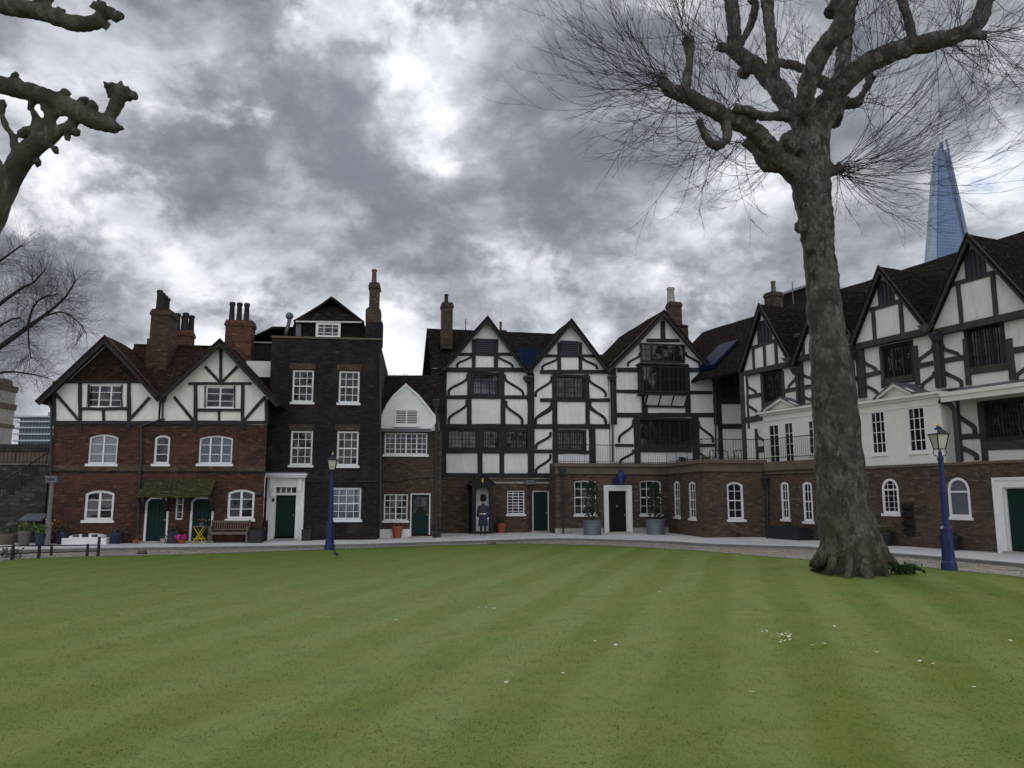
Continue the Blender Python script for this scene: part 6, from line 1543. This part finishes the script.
b.box(-hw, -ow, -.5, -.45, .1, zE_); b.box(ow, hw, -.5, -.45, .1, zE_)
for p, q in zip(arc[:-1], arc[1:]): b.prism([(q[0], q[1]), (p[0], p[1]), (p[0], zE_), (q[0], zE_)], -.5, -.45)
b.build('box_wall', 'black_wood', t)
b = MB(); b.box(-hw + .052, hw - .052, .43, .448, .1, zE_ - .05); b.box(-hw + .052, -hw + .07, -.44, .43, .1, zE_ - .05); b.box(hw - .07, hw - .052, -.44, .43, .1, zE_ - .05); b.build('lining', plain('pale_lining', (.82, .83, .82), .8, .1, 2, None, 0), t)
b = MB(); b.slab([(-hw - .14, zE_ - .02), (0, zA_), (hw + .14, zE_ - .02)], -.62, .55, .07, 'y', 3, 0); b.build('roof', 'black_wood', t)
b = MB(); b.prism([(-hw, zE_ - .02), (hw, zE_ - .02), (0, zA_ - .08)], -.52, .5); b.box(-hw - .06, hw + .06, -.56, -.45, zE_ - .12, zE_ - .02); b.build('pediment', 'black_wood', t)
b = MB(); b.prism([(-.03, zE_ + .06), (.03, zE_ + .06), (.045, zE_ + .22), (0, zE_ + .3), (-.045, zE_ + .22)], -.535, -.52); b.build('badge', 'gold', t)

gp = G(483, 535.4, PZ); m = mpp(483, 535.4); HT = 41 * m
per = thing('person', 'sentry in long blue grey greatcoat, white belt and tall black bearskin, before the box', 'person', gp, rz4 - .25)
k = HT / 2.06
S_ = lambda *p: Vector(p) * k
def skin_body():
    J = [((0,0,.95), .13, .10), ((0,0,1.12), .13, .10), ((0,0,1.34), .16, .11), ((0,.0,1.48), .06, .06), ((0,-.01,1.58), .06, .065), ((0,-.02,1.68), .085, .10), ((0,-.01,1.78), .07, .08)]
    E = [(0,1),(1,2),(2,3),(3,4),(4,5),(5,6)]
    for sx in (-1, 1):
        n = len(J)
        J += [((sx*.19,0,1.42), .065,.065), ((sx*.25,.03,1.16), .05,.05), ((sx*.25,-.05,.93), .038,.038), ((sx*.25,-.07,.87), .04,.025)]
        E += [(2,n),(n,n+1),(n+1,n+2),(n+2,n+3)]
        n = len(J)
        J += [((sx*.09,0,.90), .09,.09), ((sx*.10,-.01,.50), .062,.062), ((sx*.105,.02,.10), .045,.045), ((sx*.12,-.10,.045), .045,.035), ((sx*.125,-.17,.04), .04,.028)]
        E += [(0,n),(n,n+1),(n+1,n+2),(n+2,n+3),(n+3,n+4)]
    me = bpy.data.meshes.new('body'); me.from_pydata([S_(*p) for p, *_ in J], E, []); o = bpy.data.objects.new('body', me); COL.objects.link(o)
    md = o.modifiers.new('s', 'SKIN')
    for i, (_, rx, ry) in enumerate(J): me.skin_vertices[0].data[i].radius = (rx * k, ry * k); 
    me.skin_vertices[0].data[0].use_root = True
    sb_ = o.modifiers.new('d', 'SUBSURF'); sb_.levels = 2
    dg = bpy.context.evaluated_depsgraph_get(); m2 = bpy.data.meshes.new_from_object(o.evaluated_get(dg)); o.modifiers.clear(); o.data = m2; m2.name = 'body'
    sk = plain('skin', (.50, .29, .21), .6, .1, 8, None, 0); tr = plain('navy_trousers', (.012, .013, .02), .8, .2, 6, None, 0); bt = plain('black_boots', (.008, .008, .008), .25, .1, 6, None, 0)
    m2.materials.clear(); [m2.materials.append(x) for x in (sk, tr, bt)]
    for p in m2.polygons:
        z = p.center.z / k; p.use_smooth = True; p.material_index = 2 if z < .16 else (1 if z < 1.0 else 0)
    o.parent = per; return o
skin_body()
coat_m = plain('greatcoat_cloth', (.030, .035, .064), .9, .2, 5, None, .1)
b = MB()
def ring_loft(mb, rings, n=20):
    vs = [(cx + rx * math.cos(2*math.pi*i/n), cy + ry * math.sin(2*math.pi*i/n), z) for (cx, cy, z, rx, ry) in rings for i in range(n)]
    mm = len(rings); fs = [(j*n+i, j*n+(i+1)%n, (j+1)*n+(i+1)%n, (j+1)*n+i) for j in range(mm-1) for i in range(n)] + [tuple(range(n-1,-1,-1)), tuple(range((mm-1)*n, mm*n))]
    mb.add([S_(*v) for v in vs], fs)
ring_loft(b, [(0, .01, .46, .25, .20), (0, .01, .7, .23, .18), (0, 0, .95, .20, .155), (0, 0, 1.08, .175, .135), (0, 0, 1.25, .20, .145), (0, 0, 1.38, .215, .13), (0, 0, 1.46, .16, .11), (0, 0, 1.53, .085, .085), (0, 0, 1.58, .08, .08)])
for sx in (-1, 1): b.tube([S_(sx*.13, 0, 1.42), S_(sx*.20, 0, 1.39), S_(sx*.255, .03, 1.16), S_(sx*.262, -.03, .99), S_(sx*.262, -.06, .92)], [.09*k, .085*k, .07*k, .062*k, .066*k], 12)
o = wood('greatcoat', b, 'white', per, .022 * k, .004, .0); o.data.materials.clear(); o.data.materials.append(coat_m)
b = MB(); ring_loft(b, [(0, 0, 1.05, .188, .148), (0, 0, 1.10, .184, .146)]); b.build('belt', 'white', per); b = MB(); b.box(-.04*k, .04*k, -.165*k, -.14*k, 1.045*k, 1.105*k); b.build('buckle', 'gold', per)
b = MB(); b.tube([S_(0, -.01, z) for z in (1.70, 1.74, 1.80, 1.90, 1.99, 2.04, 2.06)], [r * k for r in (.125, .15, .165, .168, .15, .11, .04)], 16, True, .08, 3); b.build('bearskin', plain('black_fur', (.006, .006, .007), .95, .3, 20, None, .5), per, smooth=True)
for sx in (-1, 1):
    b = MB(); b.blob(S_(sx*.262, -.075, .86), .042 * k, 10, 8, 0, 0, (.6, .9, 1.2))
    for i in range(4): y = -.105 + i * .022; b.tube([S_(sx*.262, y, .83), S_(sx*.26, y - .004, .79), S_(sx*.247, y, .765 + .008 * abs(i - 1.4)), S_(sx*.235, y, .785)], [.0105*k, .010*k, .0095*k, .007*k], 6)
    b.tube([S_(sx*.25, -.105, .865), S_(sx*.235, -.125, .835), S_(sx*.232, -.118, .805)], [.012*k, .011*k, .008*k], 6); b.build('glove', 'white', per, smooth=True)
    b = MB(); b.blob(S_(sx*.034, -.112, 1.685), .010 * k, 8, 6, 0); b.build('eye', 'black_wood', per)
    b = MB(); b.blob(S_(sx*.083, -.015, 1.67), .022 * k, 8, 6, 0, 0, (.4, .8, 1.3)); b.build('ear', plain('ear_skin', (.48, .27, .2), .6, .1, 8, None, 0), per)
    b = MB()
    for i in range(5): b.blob(S_(sx*.055, -.152 + .004 * i * 0, 1.14 + i * .065), .011 * k, 6, 5, 0)
    b.build('buttons', 'gold', per)
b = MB(); b.tube([S_(0, -.105, 1.69), S_(0, -.135, 1.655), S_(0, -.108, 1.645)], [.008*k, .016*k, .012*k], 8); b.build('nose', plain('nose_skin', (.5, .28, .2), .6, .1, 8, None, 0), per, smooth=True)
b = MB(); b.tube([S_(-.025, -.108, 1.615), S_(0, -.114, 1.613), S_(.025, -.108, 1.615)], [.004*k, .007*k, .004*k], 6); b.build('mouth', plain('lips', (.32, .10, .09), .5, .1, 8, None, 0), per)
b = MB(); b.tube([S_(sx * .088, -.03 - .07 * (1 - abs(sx)), 1.60 if abs(sx) == 1 else 1.555) for sx in (-1, -.6, 0, .6, 1)], .006 * k, 5); b.build('chin_strap', 'gold', per)

# ---- bird on the lawn
g = G(335.5, 559.2); t = thing('magpie', 'small black and white bird standing on the lawn in front of the lamp post', 'bird', (g.x, g.y, lawn_z(g.x, g.y)), 2.3); m = mpp(335, 559, 0); q = 7.0 * m / .27
b = MB(); s_ = spline([(Vector((-.30, 0, .10)), .012), (Vector((-.18, 0, .13)), .022), (Vector((-.09, 0, .15)), .05), (Vector((0, 0, .17)), .066), (Vector((.07, 0, .20)), .055), (Vector((.10, 0, .245)), .036), (Vector((.125, 0, .275)), .034), (Vector((.155, 0, .275)), .018), (Vector((.205, 0, .262)), .004)], 4)
b.tube([p * q for p, _ in s_], [r * q for _, r in s_], 10)
bo = b.build('body', plain('black_feathers', (.010, .011, .016), .5, .3, 9, None, .2), t, smooth=True)
bo.data.materials.append(M['white'])
for p in bo.data.polygons:
    if p.center.z < .15 * q and -.05 * q < p.center.x < .09 * q: p.material_index = 1
for sy in (-1, 1):
    b = MB(); b.tube([Vector((.0, sy * .03, .13)) * q, Vector((-.01, sy * .03, .06)) * q, Vector((0, sy * .03, .0)) * q, Vector((.04, sy * .03, .002)) * q], [.012 * q, .007 * q, .006 * q, .005 * q], 5); b.build('leg', 'iron', t)
    b = MB(); b.blob(Vector((-.03, sy * .058, .175)) * q, .07 * q, 8, 6, 0, 0, (1.3, .22, .55)); b.build('wing', 'black_wood', t, smooth=True)

# ---- terrace furniture and plants
zT = zTer + .0
def on_ter(x, y, out, f=None): f = f or H5; u = f.p(x, y, out)[0]; w = f.world(u, -out); return Vector((w.x, w.y, ztA - .18))
def iron_seat(name, label, cat, x, wpx, out, grp=None):
    t = thing(name, label, cat, on_ter(x, 460, out), rot_of(H5)); w = wpx * mpp(x, 531) / 2; b = MB()
    b.box(-w, w, -.22, .22, .42, .45); b.build('seat', 'iron', t)
    b = MB(); b.tube([(-w, .22, .42), (-w, .27, .95), (-w * .5, .28, 1.0), (w * .5, .28, 1.0), (w, .27, .95), (w, .22, .42)], .022, 6); n = max(3, int(w * 8))
    for i in range(1, n): x_ = -w + 2 * w * i / n; b.tube([(x_ - .06, .24, .48), (x_ + .06, .27, .72), (x_ - .06, .28, .98)], .015, 5)
    b.build('backrest', 'iron', t)
    for sx in (-1, 1):
        for y in (-.2, .2): b = MB(); b.tube([(sx * (w - .02), y, 0), (sx * (w - .02), y, .43)], .018, 5); b.build('leg', 'iron', t)
        b = MB(); b.tube([(sx * w, .25, .66), (sx * w, -.2, .66), (sx * w, -.2, .44)], .016, 5); b.build('armrest', 'iron', t)
iron_seat('iron_bench', 'ornate black iron bench on the terrace behind the railing', 'bench', 721, 19, 1.9)
iron_seat('iron_chair', 'ornate black iron chair on the terrace next to the bench', 'chair', 742, 11, 2.2)
iron_seat('iron_chair', 'ornate black iron chair on the terrace against the white bay', 'chair', 758, 9, 1.9)
for x, o_, mt, lab, f_ in ((707, 2.4, 'leaf_bright', 'yellow green plant trough on the terrace by the iron bench', H5), (683, 1.0, 'leaf', 'dark leafy pot on the terrace below the wide leaded window', H5), (770, 2.9, 'leaf', 'bushy dark plant on the terrace in front of the white glazed doors', H5)):
    flower_pot(lab, on_ter(x, 460, o_, f_), .22, .28, 'planter_dark', mt, 130, .28, seed=int(x), size=.13)
f = H4; u, z = f.p(570, 462, .5)

# ---- small stones on the lawn edge, hooped wire edging
for x, y, w_, lab in ((142, 553.5, .16, 'small rough stone at the lawn edge before the two green doors'), (492, 545, .17, 'small dark stone at the lawn edge before the sentry box')):
    t = put('edging_stone', lab, 'stone', x, y, .2, 0); b = MB(); b.blob((0, 0, .05), w_, 10, 7, .35, x, (1.1, .8, .8)); b.build('stone', 'stone_dark', t)
t = put('hoop_edging', 'row of low pale wire hoops along the lawn edge by the lamp post', 'edging', 357, 549, 0, 0); o = Vector(t.location); b = MB()
for i in range(12):
    g = G(338 + i * 3.4, 549.6 - i * .12, 0) - o; b.tube([g + Vector((-.06, 0, 0)), g + Vector((-.06, 0, .12)), g + Vector((0, 0, .17)), g + Vector((.06, 0, .12)), g + Vector((.06, 0, 0))], .008, 4)
b.build('hoops', 'stone', t)
# ================================================================== sky, sun
SUN_PX = (400, 85)
sd = ray(*SUN_PX).normalized(); el = math.asin(sd.z); azm = math.atan2(sd.x, sd.y)
w = bpy.data.worlds.new('World'); SC.world = w; w.use_nodes = True
nt = w.node_tree; nt.nodes.clear()
out = nd(nt, 'ShaderNodeOutputWorld'); bg = nd(nt, 'ShaderNodeBackground', Strength=.1); L(nt, bg, 0, out, 0)
sky = nd(nt, 'ShaderNodeTexSky'); sky.sky_type = 'NISHITA'; sky.sun_disc = False; sky.sun_elevation = el; sky.sun_rotation = azm
sky.air_density = 1.0; sky.dust_density = .6
tc = nd(nt, 'ShaderNodeTexCoord'); nv = nd(nt, 'ShaderNodeVectorMath', operation='NORMALIZE'); nt.links.new(tc.outputs['Generated'], nv.inputs[0])
D = nv.outputs[0]; sp = nd(nt, 'ShaderNodeSeparateXYZ'); nt.links.new(D, sp.inputs[0])
zc = math_n(nt, 'MAXIMUM', sp.outputs[2], 0.0)
mpn = nd(nt, 'ShaderNodeMapping'); mpn.inputs['Scale'].default_value = (1, 1, 1.5); nt.links.new(D, mpn.inputs[0]); P = mpn.outputs[0]
wn = nd(nt, 'ShaderNodeTexNoise', Scale=2.6, Detail=3.0); nt.links.new(P, wn.inputs['Vector'])
wv = nd(nt, 'ShaderNodeVectorMath', operation='SCALE'); wv.inputs['Scale'].default_value = .10; nt.links.new(wn.outputs['Color'], wv.inputs[0])
wa = nd(nt, 'ShaderNodeVectorMath', operation='ADD'); nt.links.new(P, wa.inputs[0]); nt.links.new(wv.outputs[0], wa.inputs[1]); P = wa.outputs[0]
def fb(scale, detail, rough, off, dist=0.0):
    m = nd(nt, 'ShaderNodeVectorMath', operation='ADD'); nt.links.new(P, m.inputs[0]); m.inputs[1].default_value = off
    n = nd(nt, 'ShaderNodeTexNoise', Scale=scale, Detail=detail, Roughness=rough); nt.links.new(m.outputs[0], n.inputs['Vector']); return n.outputs[0]
def lobe(px, py, width):
    """a soft patch of sky round a direction; width in degrees"""
    v = ray(px, py).normalized(); n = nd(nt, 'ShaderNodeVectorMath', operation='DOT_PRODUCT'); nt.links.new(D, n.inputs[0]); n.inputs[1].default_value = v
    k = 1 / (1 - math.cos(R(width)))
    return math_n(nt, 'EXPONENT', math_n(nt, 'MULTIPLY', math_n(nt, 'SUBTRACT', n.outputs['Value'], 1.0), k))
def S(*t):
    r = t[0]
    for q in t[1:]: r = math_n(nt, 'ADD', r, q)
    return r
def K(a, k): return math_n(nt, 'MULTIPLY', a, k)
big = fb(2.6, 3, .5, (3.2, 1.7, 0.0)); mid = fb(5.2, 9, .62, (7.3, 2.2, 4.0)); fine = fb(17.0, 6, .6, (1.3, 9.1, 2.0))
def billow(scale, off):
    n = fb(scale, 5, .55, off); return math_n(nt, 'ABSOLUTE', math_n(nt, 'SUBTRACT', n, .5))
bil = S(K(billow(4.2, (2.0, 5.5, 1.0)), 1.0), K(billow(9.5, (6.0, 1.5, 3.0)), .55), K(billow(21.0, (4.0, 2.5, 7.0)), .3))
dens = S(K(big, .42), K(mid, .6), K(fine, .12), K(bil, -.5), .10)
dens = S(dens, K(lobe(402, 75, 1.8), -.12), K(lobe(440, 165, 2.0), -.11), K(lobe(425, 120, 3.5), -.06), K(lobe(310, 30, 2.2), -.07), K(lobe(345, 20, 1.6), -.08),
         K(lobe(505, 110, 4), .11), K(lobe(600, 60, 9), .08), K(lobe(570, 190, 6), .12), K(lobe(395, 205, 2.8), .15), K(lobe(290, 75, 4), .05), K(lobe(640, 150, 6), .04),
         K(lobe(110, 190, 6), .0), K(lobe(680, 270, 5), -.10), K(lobe(580, 290, 5), -.04), K(lobe(400, 345, 4), -.09), K(lobe(60, 390, 6), .0), K(lobe(40, 270, 5), .07), K(lobe(985, 190, 4.5), -.10), K(lobe(1000, 140, 4), -.04),
         K(lobe(860, 170, 6), .03), K(lobe(900, 40, 8), .03), K(lobe(200, 350, 2.5), -.05))
def vscale(vec, k):
    n = nd(nt, 'ShaderNodeVectorMath', operation='SCALE'); n.inputs['Scale'].default_value = k
    nt.links.new(vec, n.inputs[0]); return n.outputs[0]
def smooth(v, lo, hi, a=0.0, b_=1.0):
    n = nd(nt, 'ShaderNodeMapRange'); n.interpolation_type = 'SMOOTHSTEP'; n.inputs[1].default_value = lo; n.inputs[2].default_value = hi; n.inputs[3].default_value = a; n.inputs[4].default_value = b_; nt.links.new(v, n.inputs[0]); return n.outputs[0]
# bright high layer, then grey banks in front of it with crisp lit rims
hi_ = fb(6.5, 7, .6, (9.0, 3.0, 5.0))
backc = vscale(mixc(nt, smooth(S(hi_, K(dens, .6)), .62, 1.0), (.58, .59, .615), (.32, .335, .37)), 20)
shade = S(K(fb(7.5, 8, .62, (5.0, 8.0, 2.0)), .9), K(dens, .9), K(bil, -.35))
frontc = vscale(mixc(nt, smooth(shade, .62, 1.22), (.37, .38, .41), (.108, .116, .138)), 20)
mask = smooth(S(dens, K(fine, .10)), .545, .70)
core = smooth(S(dens, K(bil, .4)), .40, .27)
cmix = mixc(nt, mask, backc, frontc)
cmix = mixc(nt, core, cmix, (20, 20.3, 20.8))
cl = nd(nt, 'ShaderNodeVectorMath', operation='SCALE'); nt.links.new(cmix, cl.inputs[0]); cl.inputs['Scale'].default_value = .82
# light scattered through the cloud round the sun, and brighter cloud fronts on the side facing it
glow = S(1.0, K(lobe(*SUN_PX, 9), .25))
back = nd(nt, 'ShaderNodeMapRange'); back.interpolation_type = 'SMOOTHSTEP'; back.inputs[1].default_value = .25; back.inputs[2].default_value = -.8; back.inputs[3].default_value = 1; back.inputs[4].default_value = BACK; nt.links.new(sp.outputs[1], back.inputs[0])
cl2 = nd(nt, 'ShaderNodeVectorMath', operation='SCALE'); nt.links.new(cl.outputs[0], cl2.inputs[0]); nt.links.new(math_n(nt, 'MULTIPLY', glow, back.outputs[0]), cl2.inputs['Scale'])
hole = nd(nt, 'ShaderNodeMapRange'); hole.interpolation_type = 'SMOOTHSTEP'; hole.inputs[1].default_value = .52; hole.inputs[2].default_value = .42; nt.links.new(S(dens, K(lobe(*SUN_PX, 14), .25), K(lobe(680, 270, 9), .1)), hole.inputs[0])
skyb = mixc(nt, .35, mixc(nt, 1.0, sky.outputs[0], (1.0, 1.02, 1.1), 'MULTIPLY'), (7.5, 7.8, 8.3))
col = mixc(nt, hole.outputs[0], cl2.outputs[0], skyb)
nt.links.new(col, bg.inputs[0])
sl = bpy.data.lights.new('sun', 'SUN'); sl.energy = SUN; sl.angle = R(30); sl.color = (1, .96, .9)
so = bpy.data.objects.new('sun', sl); COL.objects.link(so); so.rotation_euler = (-sd).to_track_quat('-Z', 'Y').to_euler()
vs = SC.view_settings; vs.view_transform = 'Standard'; vs.look = 'None'; vs.exposure = EXPO; vs.gamma = 1; vs.use_curve_mapping = False
